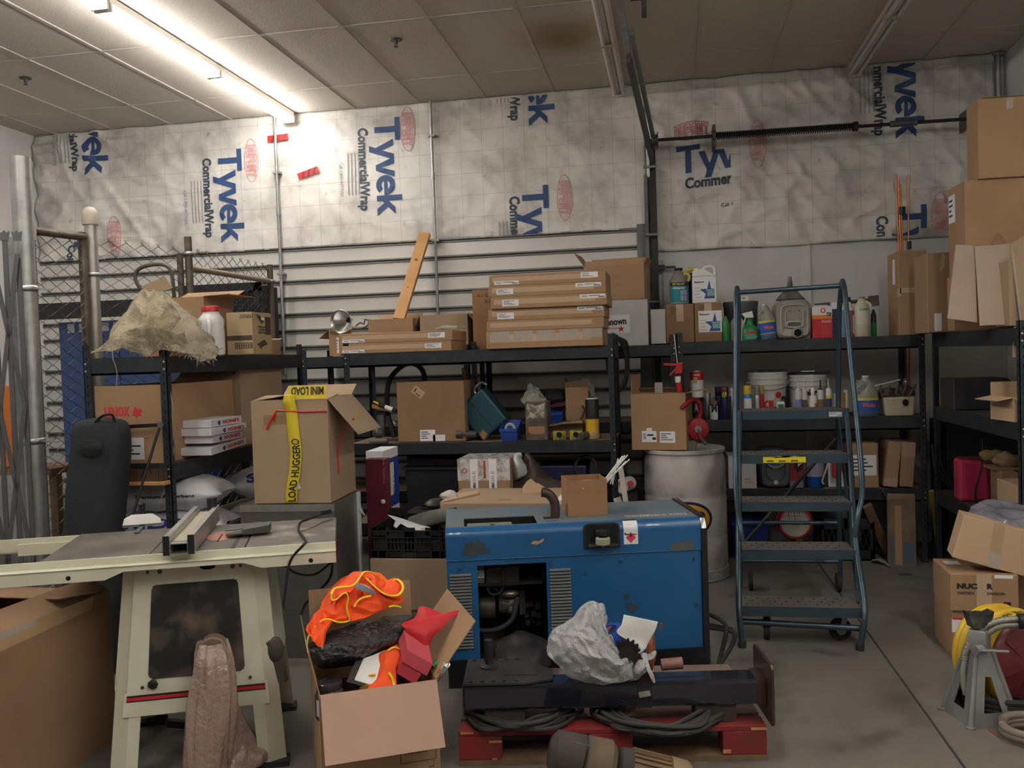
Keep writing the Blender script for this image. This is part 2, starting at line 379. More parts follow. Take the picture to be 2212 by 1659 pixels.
fj=MB().bar((1.088,YF,.0008),(1.02,YW,.0008),.011,.0012)
struct('trim_1',fj,mat('joint_filler',(.035,.03,.026),.9))
struct('ceiling',MB().box((XL,YF,ZC),(XR,YW,ZC+.1)),MATS['ceiling_tile'])
tee=MB()
for k in range(-11,5): tee.box((.255+.588*k-.013,YF,ZC-.006),(.255+.588*k+.013,YW,ZC))
for k in range(-10,2): tee.box((XL,5.68+1.215*k-.011,ZC-.0055),(XR,5.68+1.215*k+.011,ZC))
struct('trim_2',tee,mat('ceiling_tee',(.50,.46,.41),.6))
struct('wall_left',MB().box((XL-.1,YF,0),(XL,YW,ZC)),MATS['white_wall'])
struct('wall_right',MB().box((XR,YF,0),(XR+.1,YW,ZC)),MATS['white_wall'])
struct('wall_front',MB().box((XL,YF-.1,0),(XR,YF,ZC)),MATS['wall_shade'])
# back wall: ribbed sheet panelling to the left of the door track, flat panels to the right
XT=-.235
def siding():
    b=MB(); b.box((XL,YW,0),(XT,YW+.1,ZC),2); b.box((XT,YW,0),(XR,YW+.1,ZC),2); zt=2.64
    def strip(p,mi):
        for (y0,z0),(y1,z1) in zip(p,p[1:]): b.add([(XL,y0,z0),(XT,y0,z0),(XT,y1,z1),(XL,y1,z1)],[(3,2,1,0)],mi)
    while zt>.1:   # two half-round ribs either side of a groove, then the flat of the panel
        strip([(YW-.006,zt),(YW-.021,zt-.004),(YW-.021,zt-.015),(YW-.008,zt-.019),(YW-.004,zt-.023),(YW-.019,zt-.027),(YW-.019,zt-.037),(YW-.006,zt-.041)],1)
        strip([(YW-.006,zt-.041),(YW-.006,zt-.148)],0); zt-=.148
    return b
sd=siding()
struct('wall_back',sd,[MATS['siding_white'],MATS['rib_steel'],MATS['white_wall']])
bt=MB()
for px in (1740,): x=P(px,550,YW).x; bt.box((x-.035,YW-.012,0),(x+.035,YW-.0005,2.5))
bt.box((-.05,YW-.02,0),(.02,YW-.0005,2.36))
struct('trim_3',bt,mat('batten_white',(.62,.62,.60),.5))
tp=MB().box((-.255,YW-.05,0),(-.16,YW-.0005,2.66))
struct('trim_4',tp,MATS['grey_steel'])
# ------------------------------------------------------------------ house wrap sheets and their print
def wr(x,z,k=1.):
    q=Vector((x*1.3,z*2.2,3.1)); a=noise.noise(q)*.5+noise.noise(q*2.1+Vector((5,1,0)))*.3
    cz=abs(noise.noise(Vector((x*3.5+z*2.4,z*.9-x*.7,8))))
    c2=abs(noise.noise(Vector((x*1.1+z*5.5,z*1.7-x*3.,21))))
    return .012+k*(.010*a + .013*(1-min(1,cz*3.6)) + .009*(1-min(1,c2*4.5)))
def wrapdef(x):   # rougher by the corner and on the right-hand sheet
    return max(.5,min(2.6,.5+(-4.3-x)*2.2)) if x<-.13 else 1.9
def sheet_pt(x,z,e=0.): k=wrapdef(x); return (x,YW-.004-max(.002,wr(x,z,k))-e,z)
def wrapsheet(name,label,x0,x1,zb,zt,nx,nz):
    t=thing(name,label,'house wrap',((x0+x1)/2,YW-.03,2.3),kind='structure')
    def fn(u,v):
        x=x0+(x1-x0)*u; b_=zb(x); return sheet_pt(x,b_+(zt-b_)*v)
    MB().grid(fn,nx,nz).build('wrap_sheet',WRAP,t,world=True,thick=.002)
    return t
zt1=ZC-.004
wl=wrapsheet('house_wrap','white building wrap stapled along the left of the back wall above ribbed siding',XL+.01,-.165,lambda x: 2.625+.012*noise.noise(Vector((x*2,0,0))),zt1,260,60)
wrt=wrapsheet('house_wrap','dirtier crumpled white building wrap to the right of the door track',-.16,2.52,lambda x: 2.425+.02*noise.noise(Vector((x*1.6,4,0))),zt1,170,76)
import bmesh
def print_on(parent,name,b,m,zlo,zhi,xlo=XL,xhi=XR):   # clip the print at the sheet's edges, lay it on the sheet
    me=bpy.data.meshes.new('tmp'); me.from_pydata([(v.x,0,v.z) for v in b.v],[],b.f); bm=bmesh.new(); bm.from_mesh(me)
    for co,no in (((0,0,zhi),(0,0,1)),((0,0,zlo),(0,0,-1)),((xlo,0,0),(-1,0,0)),((xhi,0,0),(1,0,0))):
        bmesh.ops.bisect_plane(bm,geom=bm.verts[:]+bm.edges[:]+bm.faces[:],plane_co=co,plane_no=no,clear_outer=True)
    z=zlo
    step=.024
    while z<zhi: bmesh.ops.bisect_plane(bm,geom=bm.verts[:]+bm.edges[:]+bm.faces[:],plane_co=(0,0,z),plane_no=(0,0,1)); z+=step
    if bm.verts:
        x=min(v.co.x for v in bm.verts); x1=max(v.co.x for v in bm.verts)
        while x<x1: bmesh.ops.bisect_plane(bm,geom=bm.verts[:]+bm.edges[:]+bm.faces[:],plane_co=(x,0,0),plane_no=(1,0,0)); x+=step
    o=MB(); bm.verts.index_update()
    for v in bm.verts: o.v.append(Vector(sheet_pt(v.co.x,v.co.z,.0055)))
    for f in bm.faces: o.f.append(tuple(v.index for v in f.verts)); o.m.append(0); o.s.append(False)
    bm.free(); bpy.data.meshes.remove(me)
    if o.f: o.build(name,m,parent,world=True)
# bold block letters for the big word, drawn as polygons in a unit cap height
def big_word(b,T,n0=0,n1=5):
    S=.20
    def pl(p,dx): b.add([(x+dx,y,0) for x,y in p],[tuple(range(len(p)))],0,False,T)
    def arc(cx,cy,r0,r1,a0,a1,dx,n=28,sy_=1.):
        for i in range(n):
            t0,t1=R(a0+(a1-a0)*i/n),R(a0+(a1-a0)*(i+1)/n)
            b.add([(dx+cx+r*math.cos(t),cy+r*math.sin(t)*sy_,0) for r,t in ((r0,t0),(r1,t0),(r1,t1),(r0,t1))],[(0,1,2,3)],0,False,T)
    L=[0,.80,1.48,2.14,2.90]
    for i in range(n0,n1):
        dx=L[i]
        if i==0: pl([(0,.80),(0,1),(.86,1),(.86,.80),(.54,.80),(.54,0),(.32,0),(.32,.80)],dx)
        if i==1: pl([(0,.72),(.235,.72),(.40,.26),(.555,.72),(.78,.72),(.44,-.24),(.21,-.24),(.295,.02)],dx)
        if i==2: pl([(0,.72),(.235,.72),(.375,.235),(.515,.72),(.74,.72),(.48,0),(.265,0)],dx)
        if i==3:
            arc(.37,.36,.17,.375,8,318,dx); pl([(.18,.30),(.18,.43),(.745,.43),(.745,.30)],dx)
        if i==4: pl([(0,0),(0,1),(.21,1),(.21,.46),(.46,.72),(.72,.72),(.44,.43),(.76,0),(.50,0),(.29,.29),(.21,.215),(.21,0)],dx)
BIGLEN=3.66
def oval(b,T,rx=.5,ry=.17):
    n=44
    for i in range(n):
        t0,t1=2*math.pi*i/n,2*math.pi*(i+1)/n
        b.add([(k*rx*math.cos(t) if 0 else (rx-k)*math.cos(t),(ry-k)*math.sin(t),0) for k,t in ((.0065,t0),(0,t0),(0,t1),(.0065,t1))],[(3,2,1,0)],0,False,T)
    # narrow outlined capitals filling the oval
    def stroke(pts,w=.012):
        for (x0,y0),(x1,y1) in zip(pts,pts[1:]):
            d=Vector((x1-x0,y1-y0)); d.normalize(); nx,ny=-d.y*w/2,d.x*w/2; ex,ey=d.x*w/2,d.y*w/2
            b.add([(x0-ex+nx,y0-ey+ny,0),(x0-ex-nx,y0-ey-ny,0),(x1+ex-nx,y1+ey-ny,0),(x1+ex+nx,y1+ey+ny,0)],[(0,1,2,3)],0,False,T)
    gl={'D': [[(0,0),(0,1),(.7,1),(1,.8),(1,.2),(.7,0),(0,0)],[(.28,.2),(.28,.8),(.6,.8),(.7,.7),(.7,.3),(.6,.2),(.28,.2)]],
          'U': [[(0,1),(0,.2),(.3,0),(.7,0),(1,.2),(1,1)],[(.3,1),(.3,.25),(.7,.25),(.7,1)]],'P': [[(0,0),(0,1),(1,1),(1,.4),(.3,.4),(.3,0)],[(.3,.8),(.65,.8),(.65,.58),(.3,.58),(.3,.8)]],
          'O': [[(.2,0),(0,.2),(0,.8),(.2,1),(.8,1),(1,.8),(1,.2),(.8,0),(.2,0)],[(.3,.25),(.3,.75),(.7,.75),(.7,.25),(.3,.25)]],
          'N': [[(0,0),(0,1),(.35,1),(.75,.3),(.75,1)],[(.3,0),(.3,.75),(.75,0),(1,0),(1,1)]],'T': [[(.35,0),(.35,.8),(0,.8),(0,1),(1,1),(1,.8),(.65,.8),(.65,0)]]}
    s0=rx/.5
    for i,ch in enumerate('DUPONT'):
        x=-.36+.125*i; hh=ry*1.45*math.sqrt(max(.2,1-((x+.05)/.52)**2))
        for st in gl[ch]: stroke([(s0*(x+.10*a),-hh/2+hh*c) for a,c in st],.006)
def down(px,py):   # lettering that runs down the wall, its head to the right
    q=P(px,py,YW-.02); return rail((0,0,-1),(1,0,0),(0,-1,0),(q.x,0,q.z))
BI,BI2='blueink','ink'
def motif(parent,base,y0,y1,cap,cx=None,cy0=None,cy1=None,callx=None,cally=None,oc=None,lim=(2.6,ZC),xl=(XL,XR)):
    a,c=P(base,y0,YW-.02),P(base,y1,YW-.02); L=a.z-c.z
    b=MB(); big_word(b,down(base,y0) @ Matrix.Scale(L/BIGLEN,4)); print_on(parent,'printed_logo',b,'blueink',*lim,*xl)
    if cx is not None:
        L2=P(cx,cy0,YW-.02).z-P(cx,cy1,YW-.02).z
        b=MB(); b.text('CommercialWrap',down(cx,cy0),0,0,.085,0,0,width=L2,bold=.035); print_on(parent,'printed_lettering',b,mat('slate_ink',(.05,.065,.09),.6),*lim,*xl)
    if callx is not None:
        L3=P(callx,cally,YW-.02).z-P(callx,cally+75,YW-.02).z
        b=MB(); b.text('Call 1-800-44TYVEK',down(callx,cally),0,0,.032,0,0,width=L3,bold=.01)
        for k in range(4): b.add([(-.08+L3*(.0),.075+.032*k,0),(L3*.95,.075+.032*k,0),(L3*.95,.085+.032*k,0),(-.08,.085+.032*k,0)],[(0,1,2,3)],1,False,down(callx,cally))
        b.m=[0]*len(b.m); print_on(parent,'printed_small_lettering',b,'greyink',*lim,*xl)
    if oc is not None:
        b=MB(); q=down(*oc); oval(b,q,.195,.068); print_on(parent,'printed_oval_mark',b,'pinkink',*lim,*xl)
LO,HI=2.63,zt1-.02
motif(wl,470,325,526,.17,438,343,514,397,412,(543,347),(LO,HI))
motif(wl,177,180,381,.17,150,198,372,112,285,(250,512),(LO,HI))
motif(wl,808,257,467,.17,774,278,456,733,352,(881,279),(LO,HI))
motif(wl,1136,62,273,.17,1098,83,262,1052,155,None,(LO,HI))
motif(wl,1127,403,615,.17,1101,425,608,1060,500,(1220,427),(LO,HI))
motif(wl,160,506,700,.17,148,530,700,None,None,None,(LO,HI))
LO2=2.45
motif(wrt,1929,82,302,.17,1886,105,294,1834,177,(1636,312),(LO2,HI))
motif(wrt,1938,445,660,.17,1893,468,660,None,None,(2030,470),(LO2,HI))
q=P(1462,378,YW-.02); q2=P(1578,372,YW-.02); S=P(1480,318,YW-.02).z-q.z
Tu=rail((1,0,.06),(0,0,1),(0,-1,0),(q.x,0,q.z))
b=MB(); big_word(b,Tu @ Matrix.Scale(S,4),0,3); print_on(wrt,'printed_logo',b,'blueink',LO2,HI,-.16,q2.x)
q3=P(1480,408,YW-.02); Tu=rail((1,0,.06),(0,0,1),(0,-1,0),(q3.x,0,q3.z))
b=MB(); b.text('CommercialWrap',Tu,0,0,.085,0,bold=.035,width=(q2.x-q3.x)*2.05); print_on(wrt,'printed_lettering',b,MATS['slate_ink'],LO2,HI,-.16,q2.x)
q4=P(1500,283,YW-.02); Tu=rail((1,0,.05),(0,0,1),(0,-1,0),(q4.x-.03,0,q4.z)); b=MB(); oval(b,Tu,.195,.075)
print_on(wrt,'printed_oval_mark',b,mat('red_print',(.50,.10,.09),.6),LO2,HI,P(1455,283,YW).x,P(1530,283,YW).x)
q5=P(1558,447,YW-.02); Tu=rail((1,0,.05),(0,0,1),(0,-1,0),(q5.x,0,q5.z)); b=MB(); b.text('Call 1-8',Tu,0,0,.03,0,bold=.01)
print_on(wrt,'printed_small_lettering',b,'ink',LO2,HI,-.16,q2.x+.01)
for (px,py,a,lab) in ((600,297,3,'red strip of tape on the white wrap just below the ceiling, crossed by the conduit'),(665,373,16,'red strip of tape stuck slantwise on the white wrap')):
    q=P(px,py,YW-.04); T=Matrix.Translation(q) @ Matrix.Rotation(-R(a),4,'Y')
    b=MB().add([(-.1,0,-.026),(.1,0,-.03),(.102,0,.024),(-.098,0,.026)],[(0,1,2,3)],0,False,T)
    for k in range(3): b.add([(-.07+.055*k,-.001,-.03),(-.05+.055*k,-.001,-.03),(-.02+.055*k,-.001,.025),(-.04+.055*k,-.001,.025)],[(0,1,2,3)],1,False,T)
    solo('red_tape',b,['brightred','dred'],lab,'tape',thick=.001)
# ------------------------------------------------------------------ lights, sprinklers, pipes at the wall
mat('lamp_housing',(.62,.60,.56),.5)
mat('lit_tube',(1,.96,.88),.4,emit=(1,.958,.905),es=LAMP); mat('unlit_tube',(.62,.60,.56),.25)
def striplight(label,x,y0,y1,lit,group,z=ZC):
    t=thing('fluorescent_light',label,'ceiling light',(x,(y0+y1)/2,z-.09),group=group)
    b=MB().box((x-.05,y0,z-.05),(x+.05,y1,z-.0065)); b.box((x-.012,y0,z-.075),(x+.012,y1,z-.05)); b.build('housing',MATS['lamp_housing'],t,world=True,bevel=.004)
    n=2 if y1-y0>1.6 else 1; L=(y1-y0)/n
    for k in range(n):
        for s in (-1,1):
            a=y0+L*k+.02; c=y0+L*(k+1)-.02
            MB().cyl((x+s*.034,a,z-.078),(x+s*.034,c,z-.078),.0165,n=14).build('tube',MATS['lit_tube' if lit else 'unlit_tube'],t,world=True)
    for yy in (y0,y1-.018): MB().box((x-.056,yy,z-.1),(x+.056,yy+.018,z-.05)).build('end_cap',MATS['lamp_housing'],t,world=True)
    if n==2: MB().box((x-.054,(y0+y1)/2-.016,z-.098),(x+.054,(y0+y1)/2+.016,z-.05)).build('lamp_holder',mat('holder_tan',(.5,.42,.3),.6),t,world=True)
xs=-3.27
striplight('lit twin-tube fluorescent strip light ending at the wrapped back wall',xs,4.84,7.46,True,'lit strip lights in one row')
striplight('lit twin-tube strip light next in the row, towards the viewer',xs,2.20,4.82,True,'lit strip lights in one row')
striplight('lit twin-tube strip light third in the row, above the table saw',xs,-.44,2.18,True,'lit strip lights in one row')
striplight('unlit twin-tube strip light beside the door track and the ceiling stain',-.37,5.05,7.5,False,'unlit strip lights')
striplight('unlit twin-tube strip light on the right of the ceiling',1.49,5.0,7.5,False,'unlit strip lights')
striplight('lit twin-tube strip light behind the viewer, in line with the stained tiles',-.37,-1.0,1.44,True,'lit strip lights behind the viewer')
striplight('lit twin-tube strip light over the jack stand, just out of view above',1.49,1.46,3.9,True,'lit strip lights behind the viewer')  # unseen fixture, added only to brighten the right-hand wall
striplight('lit twin-tube strip light behind the viewer, on the side of the right wall',1.49,-1.0,1.44,True,'lit strip lights behind the viewer')
for (px,py,lab) in ((855,85,'small pendent sprinkler head in the middle of the ceiling'),(55,168,'small pendent sprinkler head near the left wall')):
    q=Z(px,py,ZC); t=thing('sprinkler_head',lab,'sprinkler',(q.x,q.y,ZC-.06),group='ceiling sprinkler heads')
    MB().lathe([(.042,-.008),(.045,-.004),(.036,0)],(0,0,.06)).build('escutcheon','dgalv',t)
    b=MB().cyl((0,0,.052),(0,0,.03),.012); b.tube([(-.011,0,.032),(-.014,0,.02),(0,0,.008)],.0025,6); b.tube([(.011,0,.032),(.014,0,.02),(0,0,.008)],.0025,6); b.cyl((0,0,.03),(0,0,.01),.004); b.build('frame','dgalv',t)
    MB().cyl((0,0,.006),(0,0,.009),.016,n=12).build('deflector','dgalv',t)
for (px,py,zb,lab,r) in ((593,255,1.5,'thin galvanized conduit running down the wrap below the lit lamp',.0135),(930,228,1.72,'thin galvanized conduit down the wrap behind the leaning board',.0125),(2156,115,2.0,'short galvanized pipe in the right corner above the boxes',.019)):
    q=P(px,py,YW-.06); t=thing('conduit',lab,'pipe',(q.x,YW-.06,zb))
    b=MB().cyl((0,0,0),(0,0,zt1-zb),r,n=12); b.build('pipe','galv',t)
    for zz in (.55,1.45):
        if zz<zt1-zb-.1: MB().cyl((0,0,zz-.03),(0,0,zz+.03),r*1.35,n=12).build('coupling','galv',t)
    for zz in (.9,1.8):
        if zz<zt1-zb: MB().box((-r-.02,-r-.002,zz-.009),(r+.02,.05,zz+.009)).build('strap','galv',t)
# ------------------------------------------------------------------ sectional-door track, spring shaft
t=thing('door_track','dark steel garage door track bending from the ceiling down the back wall','door track',(-.12,7.3,0))
a,c,e=Z(1352,40,3.52),P(1386,232,6.9),P(1412,318,7.42)
x0=-.135
b=MB(); pts=[(x0,5.1,3.62),(x0,5.8,3.60)]
b.bar((x0-.1,4.6,3.63),Z(1358,126,3.60),.04,.05); b.build('horizontal_track','galv',t,world=True)
b=MB(); b.bar(Z(1357,122,3.58),P(1407,338,7.40),.028,.10); b.build('curved_track',MATS['grey_steel'],t,world=True)
b=MB(); b.bar(Z(1364,70,3.68),P(1416,318,7.44),.03,.04); b.build('brace','galv',t,world=True)
b=MB(); b.box((x0+.0,7.435,0),(x0+.05,7.52,3.34)); b.build('vertical_track',MATS['dark_track'],t,world=True)
b=MB(); b.box((x0-.05,7.44,1.6),(x0-.02,7.53,3.05)); b.build('jamb_angle',MATS['grey_steel'],t,world=True)
for k in range(3): MB().cyl((x0-.05,7.37,3.1-.55*k),(x0+.06,7.37,3.1-.55*k),.012,n=8).build('bolt','galv',t,world=True)
b=MB(); b.bar((x0+.03,5.45,ZC-.01),(x0+.03,5.45,3.6),.03,.03); b.bar((x0-.05,5.45,3.72),(x0+.1,5.45,3.72),.03,.03); b.build('hanger','dgalv',t,world=True)
A,B=P(1412,303,7.3),P(2090,257,7.3)
t=thing('torsion_spring_shaft','dark spring shaft with a black coil spring across the right-hand wrap','door spring',(A.x+1,7.3,A.z))
def on(px):
    k=(px-1412)/(2090-1412.)
    return A+(B-A)*k
MB().cyl(A,B,.0135,n=12).build('shaft',MATS['dark_track'],t,world=True)
s0,s1=on(1553),on(1856); b=MB(); n=62; hp=[]
for i in range(n*8+1): k=i/(n*8); q=s0+(s1-s0)*k; an=2*math.pi*n*k; hp.append(q+Vector((0,math.cos(an),math.sin(an)))*.026)
b.tube(hp,.0062,5); b.build('coil_spring',MATS['dark_track'],t,world=True)
MB().cyl(on(1852),on(1862),.037,n=14).build('winding_cone','black',t,world=True)
MB().cyl(on(1930),on(1986),.024,n=14).build('sleeve',MATS['grey_steel'],t,world=True)
b=MB().cyl(on(1546),on(1552),.05,n=16); q=on(1549); b.box(q+Vector((-.012,-.03,-.085)),q+Vector((.012,.18,.085))); b.build('bracket','dgalv',t,world=True)
q=on(1416); b=MB().cyl(q-Vector((.03,0,0)),q-Vector((.02,0,0)),.062,n=20); b.cyl(q-Vector((.02,0,0)),q+Vector((.012,0,0)),.045,n=20); b.cyl(q+Vector((.012,0,0)),q+Vector((.022,0,0)),.062,n=20); b.build('cable_drum',MATS['grey_steel'],t,world=True)
q=on(2090); MB().box(q-Vector((.012,.05,.07)),q+Vector((.012,.16,.07))).build('end_bracket','dgalv',t,world=True)
b=MB().bar(P(1400,578,7.45),P(1460,577,7.45),.016,.02); b.box(P(1418,584,7.45)-Vector((0,.01,0)),P(1436,572,7.45)+Vector((0,.03,0)))
solo('lock_bar',b,MATS['dark_track'],'small black slide bolt on the white jamb right of the door track','bolt')
# ================================================================== shelving racks
def rack(label,x0,x1,y0,y1,zs,zt,zb=0.,bh=.095,brd='board'):
    t=thing('storage_rack',label,'shelving',((x0+x1)/2,(y0+y1)/2,0),group='dark steel storage racks')
    wv=.042
    for (x,sx) in ((x0,1),(x1,-1)):
        for (y,s_) in ((y0,1),(y1,-1)):
            b=MB(); xa,xb=sorted((x,x+sx*wv)); ya,yb=sorted((y,y+s_*wv))
            b.box((xa,min(y,y+s_*.004),zb),(xb,max(y,y+s_*.004),zt)); b.box((min(x,x+sx*.004),ya,zb),(max(x,x+sx*.004),yb,zt))
            z=zb+.05
            while z<zt-.02:
                if s_>0:
                    b.box((x+sx*.020-.004,y-.0006,z),(x+sx*.020+.004,y+.0002,z+.017),1); b.box((x+sx*.033-.0025,y-.0006,z+.024),(x+sx*.033+.0025,y+.0002,z+.03),1)
                if abs(x)>0: xo=x-sx*.0006; b.box((min(xo,x),y+s_*.02-.004,z),(max(xo,x),y+s_*.02+.004,z+.017),1)
                z+=.05
            b.box((xa,ya,zb),(xb,yb,zb+.004)); b.build('post',['rack','hole'],t,world=True)
    for z in zs:
        for y,s_ in ((y0,1),(y1,-1)):
            b=MB(); ya,yb=sorted((y+s_*.004,y+s_*.03)); b.box((x0+.004,ya,z-bh),(x1-.004,yb,z-bh+.012)); ya,yb=sorted((y+s_*.004,y+s_*.008))
            b.box((x0+.004,ya,z-bh),(x1-.004,yb,z)); bm_=b.build('beam','rack',t,world=True); fb_=bm_ if s_>0 else fb_; WM[bm_.name]=WM[t.name]
        for x,sx in ((x0,1),(x1,-1)):
            xa,xb=sorted((x+sx*.004,x+sx*.008)); MB().box((xa,y0+.01,z-bh),(xb,y1-.01,z)).build('side_beam','rack',t,world=True)
        MB().box((x0+.009,y0+.009,z-.018),(x1-.009,y1-.009,z-.003)).build('shelf_board',brd,t,world=True)
        for x in (x0+.014,x1-.014):
            for dz in (.03,.07): MB().cyl((x,y0-.004,z-dz),(x,y0-.0003,z-dz),.005,n=8).build('bolt','bolt',fb_,world=True)
    return t
LX0,LX1,LY0,LY1,LZ=-3.19,-2.69,4.40,6.20,(1.66,1.075,.60)
rack('dark steel rack standing end-on at the left, with the burlap heap on top',LX0,LX1,LY0,LY1,LZ,1.735)
MX0,MX1,MY0,MY1,MZ=-2.33,-.385,6.10,6.66,(1.65,1.0,.42)
rack('dark steel rack in the middle holding the stack of flat cartons',MX0,MX1,MY0,MY1,MZ,1.73)
BY0,BY1,BZ=6.83,7.42,(1.655,1.065,.54)
rack('long dark steel rack behind the ladder, full of cleaners and paint buckets',.045,1.80,BY0,BY1,BZ,1.73)
rack('dark back-wall rack beside the door track with the white carton on top',-1.55,.035,BY0,BY1,(1.645,1.065,.54),1.72)
rack('dark back-wall rack with the funnel and small opened boxes on top',-2.97,-1.57,BY0,BY1,(1.64,1.065,.54),1.70)
RX0,RX1,RY0,RY1,RZ=1.82,2.42,5.12,6.72,(1.66,1.15,.55)
rack('dark steel rack along the right-hand wall under the big cartons',RX0,RX1,RY0,RY1,RZ,1.70,brd=mat('shaded_board',(.05,.04,.03),.85))  # boards coloured darker than the other racks' to stand in for deep shade
# ================================================================== chain-link cage, gate and what stands in it
mat('link_wire',(.15,.135,.11),.5,.5); mat('fence_brown',(.10,.08,.06),.6,.3,c2=(.16,.13,.10),ns=12)
mat('fence_post',(.46,.44,.39),.4,.6,c2=(.36,.34,.30),ns=9)
def link_panel(parent,a,c,z0,z1,p=.062):
    a,c=Vector(a),Vector(c); L=(c-a).length; d=(c-a)/L; nrm=Vector((-d.y,d.x,0)); b=MB(); n=int(L/p); q=L/n; hz=.036
    for i in range(n):
        pts=[]; z=z0; s_=1 if i % 2 else -1
        while z<=z1+.001:
            u=(i+.5)*q+s_*q*.52; w_=.003*s_; pts.append(a+d*u+nrm*w_+Vector((0,0,z))); z+=hz; s_=-s_
        pts.append(pts[-1]+Vector((0,0,.018))+d*.010*s_)
        b.tube(pts,.0031,3,caps=False)
    return b.build('chain_link_mesh',MATS['link_wire'],parent,world=True)
F0,F1,F2,F3=Vector((-3.60,4.55,0)),Vector((-3.60,5.10,0)),Vector((-3.36,5.84,0)),Vector((-3.34,7.10,0))
t=thing('chain_link_fence','chain-link cage fence behind the left rack with a capped white end post','fence',(-3.45,5.8,0))
link_panel(t,F0,F1,.05,2.42); link_panel(t,F1,F2,.05,2.44); link_panel(t,F2,F3,.05,2.43)
MB().cyl((F1.x,F1.y,0),(F1.x,F1.y,2.53),.038,n=18).build('post',MATS['fence_post'],t,world=True,label='capped whitish post')
MB().lathe([(.049,2.515),(.05,2.53),(.05,2.57),(.045,2.60),(.028,2.625),(.0,2.632)],(F1.x,F1.y,0),18).build('post_cap',mat('plastic_cap',(.40,.36,.29),.6),t,world=True)
MB().cyl(F0,F0+Vector((0,0,2.45)),.028,n=14).build('post',MATS['fence_brown'],t,world=True)
MB().cyl(F1+Vector((-.01,-.075,0)),F1+Vector((-.01,-.075,2.46)),.026,n=14).build('post',MATS['fence_brown'],t,world=True)
MB().cyl(F2,F2+Vector((0,0,2.52)),.026,n=14).build('post',MATS['fence_brown'],t,world=True)
MB().cyl(F2+Vector((-.05,-.03,0)),F2+Vector((-.05,-.03,2.40)),.022,n=14).build('post',MATS['fence_brown'],t,world=True)
MB().cyl(F3,F3+Vector((0,0,2.44)),.026,n=14).build('post',MATS['fence_brown'],t,world=True)
MB().cyl(F0+Vector((0,.0,2.41)),F1+Vector((0,-.07,2.43)),.024,n=12).build('top_rail',MATS['fence_brown'],t,world=True)
MB().cyl(F2+Vector((0,.02,2.30)),F3+Vector((0,0,2.30)),.022,n=12).build('top_rail',mat('rail_tan',(.27,.22,.16),.6,.2),t,world=True)
b=MB(); q=F0+Vector((0,0,2.40)); b.lathe([(.032,-.05),(.036,0),(.03,.05),(.0,.06)],q,12); b.build('rail_end_cap',MATS['plastic_cap'],t,world=True)
for q in (F1+Vector((0,0,2.2)),F1+Vector((0,0,1.2)),F3+Vector((0,0,2.30)),F2+Vector((0,0,2.4))): MB().lathe([(.041,-.012),(.043,0),(.041,.012)],q,14,capb=False,capt=False).build('tie_band','galv',t,world=True,thick=.003)
# the fat galvanized post of the folding gate
PP=Vector((-3.44,4.30,0))
t=thing('gate_post','tall fat galvanized post at the left edge that carries the folding gate','post',PP)
MB().cyl((0,0,0),(0,0,2.76),.052,n=24).build('pipe',mat('post_galv',(.44,.45,.44),.42,.6,c2=(.33,.34,.34),ns=16),t)
b=MB(); b.bar((-.06,-.02,0),(-.06,-.02,2.33),.02,.085); b.build('hinge_channel','galv',t)
for z in (2.05,1.22,.4):
    MB().lathe([(.054,-.016),(.058,0),(.054,.016)],(0,0,z),18,capb=False,capt=False).build('clamp','galv',t,thick=.004)
    MB().bar((.05,-.01,z),(.13,.03,z-.01),.02,.008).build('clamp_ear','galv',t)
t=thing('folding_gate','folded grey steel scissor gate at the left edge of the photo','gate',(-3.62,4.22,.1))
b=MB(); mat('gate_steel',(.13,.13,.135),.45,.5)
ux=Vector((.93,.36,0)); base=Vector((-3.715,4.03,0))
for k in range(7): 
    q=base+ux*(.062*k); MB().bar(q+Vector((0,0,.12)),q+Vector((0,0,2.30 if k % 2 else 2.20)),.024,.010,upv=(.36,-.93,0)).build('upright',MATS['gate_steel'],t,world=True)
for k in range(6):
    z=.2
    j=0
    while z<2.1:
        a=base+ux*(.062*k); c=base+ux*(.062*(k+1)); off=Vector((.36,-.93,0))*(.010 if j % 2 else .016)
        if (j+k) % 2: MB().bar(a+off+Vector((0,0,z)),c+off+Vector((0,0,z+.42)),.022,.004,upv=(.36,-.93,0)).build('lattice_bar',MATS['gate_steel'],t,world=True)
        else: MB().bar(c+off+Vector((0,0,z)),a+off+Vector((0,0,z+.42)),.022,.004,upv=(.36,-.93,0)).build('lattice_bar',MATS['gate_steel'],t,world=True)
        z+=.40; j+=1
for k in (1,3,5,6):
    q=base+ux*(.062*k)+Vector((0,0,2.29)); MB().prism([(-.018,0),(-.026,.05),(-.012,.04),(0,.055),(.012,.04),(.026,.05),(.018,0)],.008,T=rail(ux,Vector((0,0,1)),Vector((.36,-.93,0)),q)).build('crown_tip',MATS['gate_steel'],t,world=True)
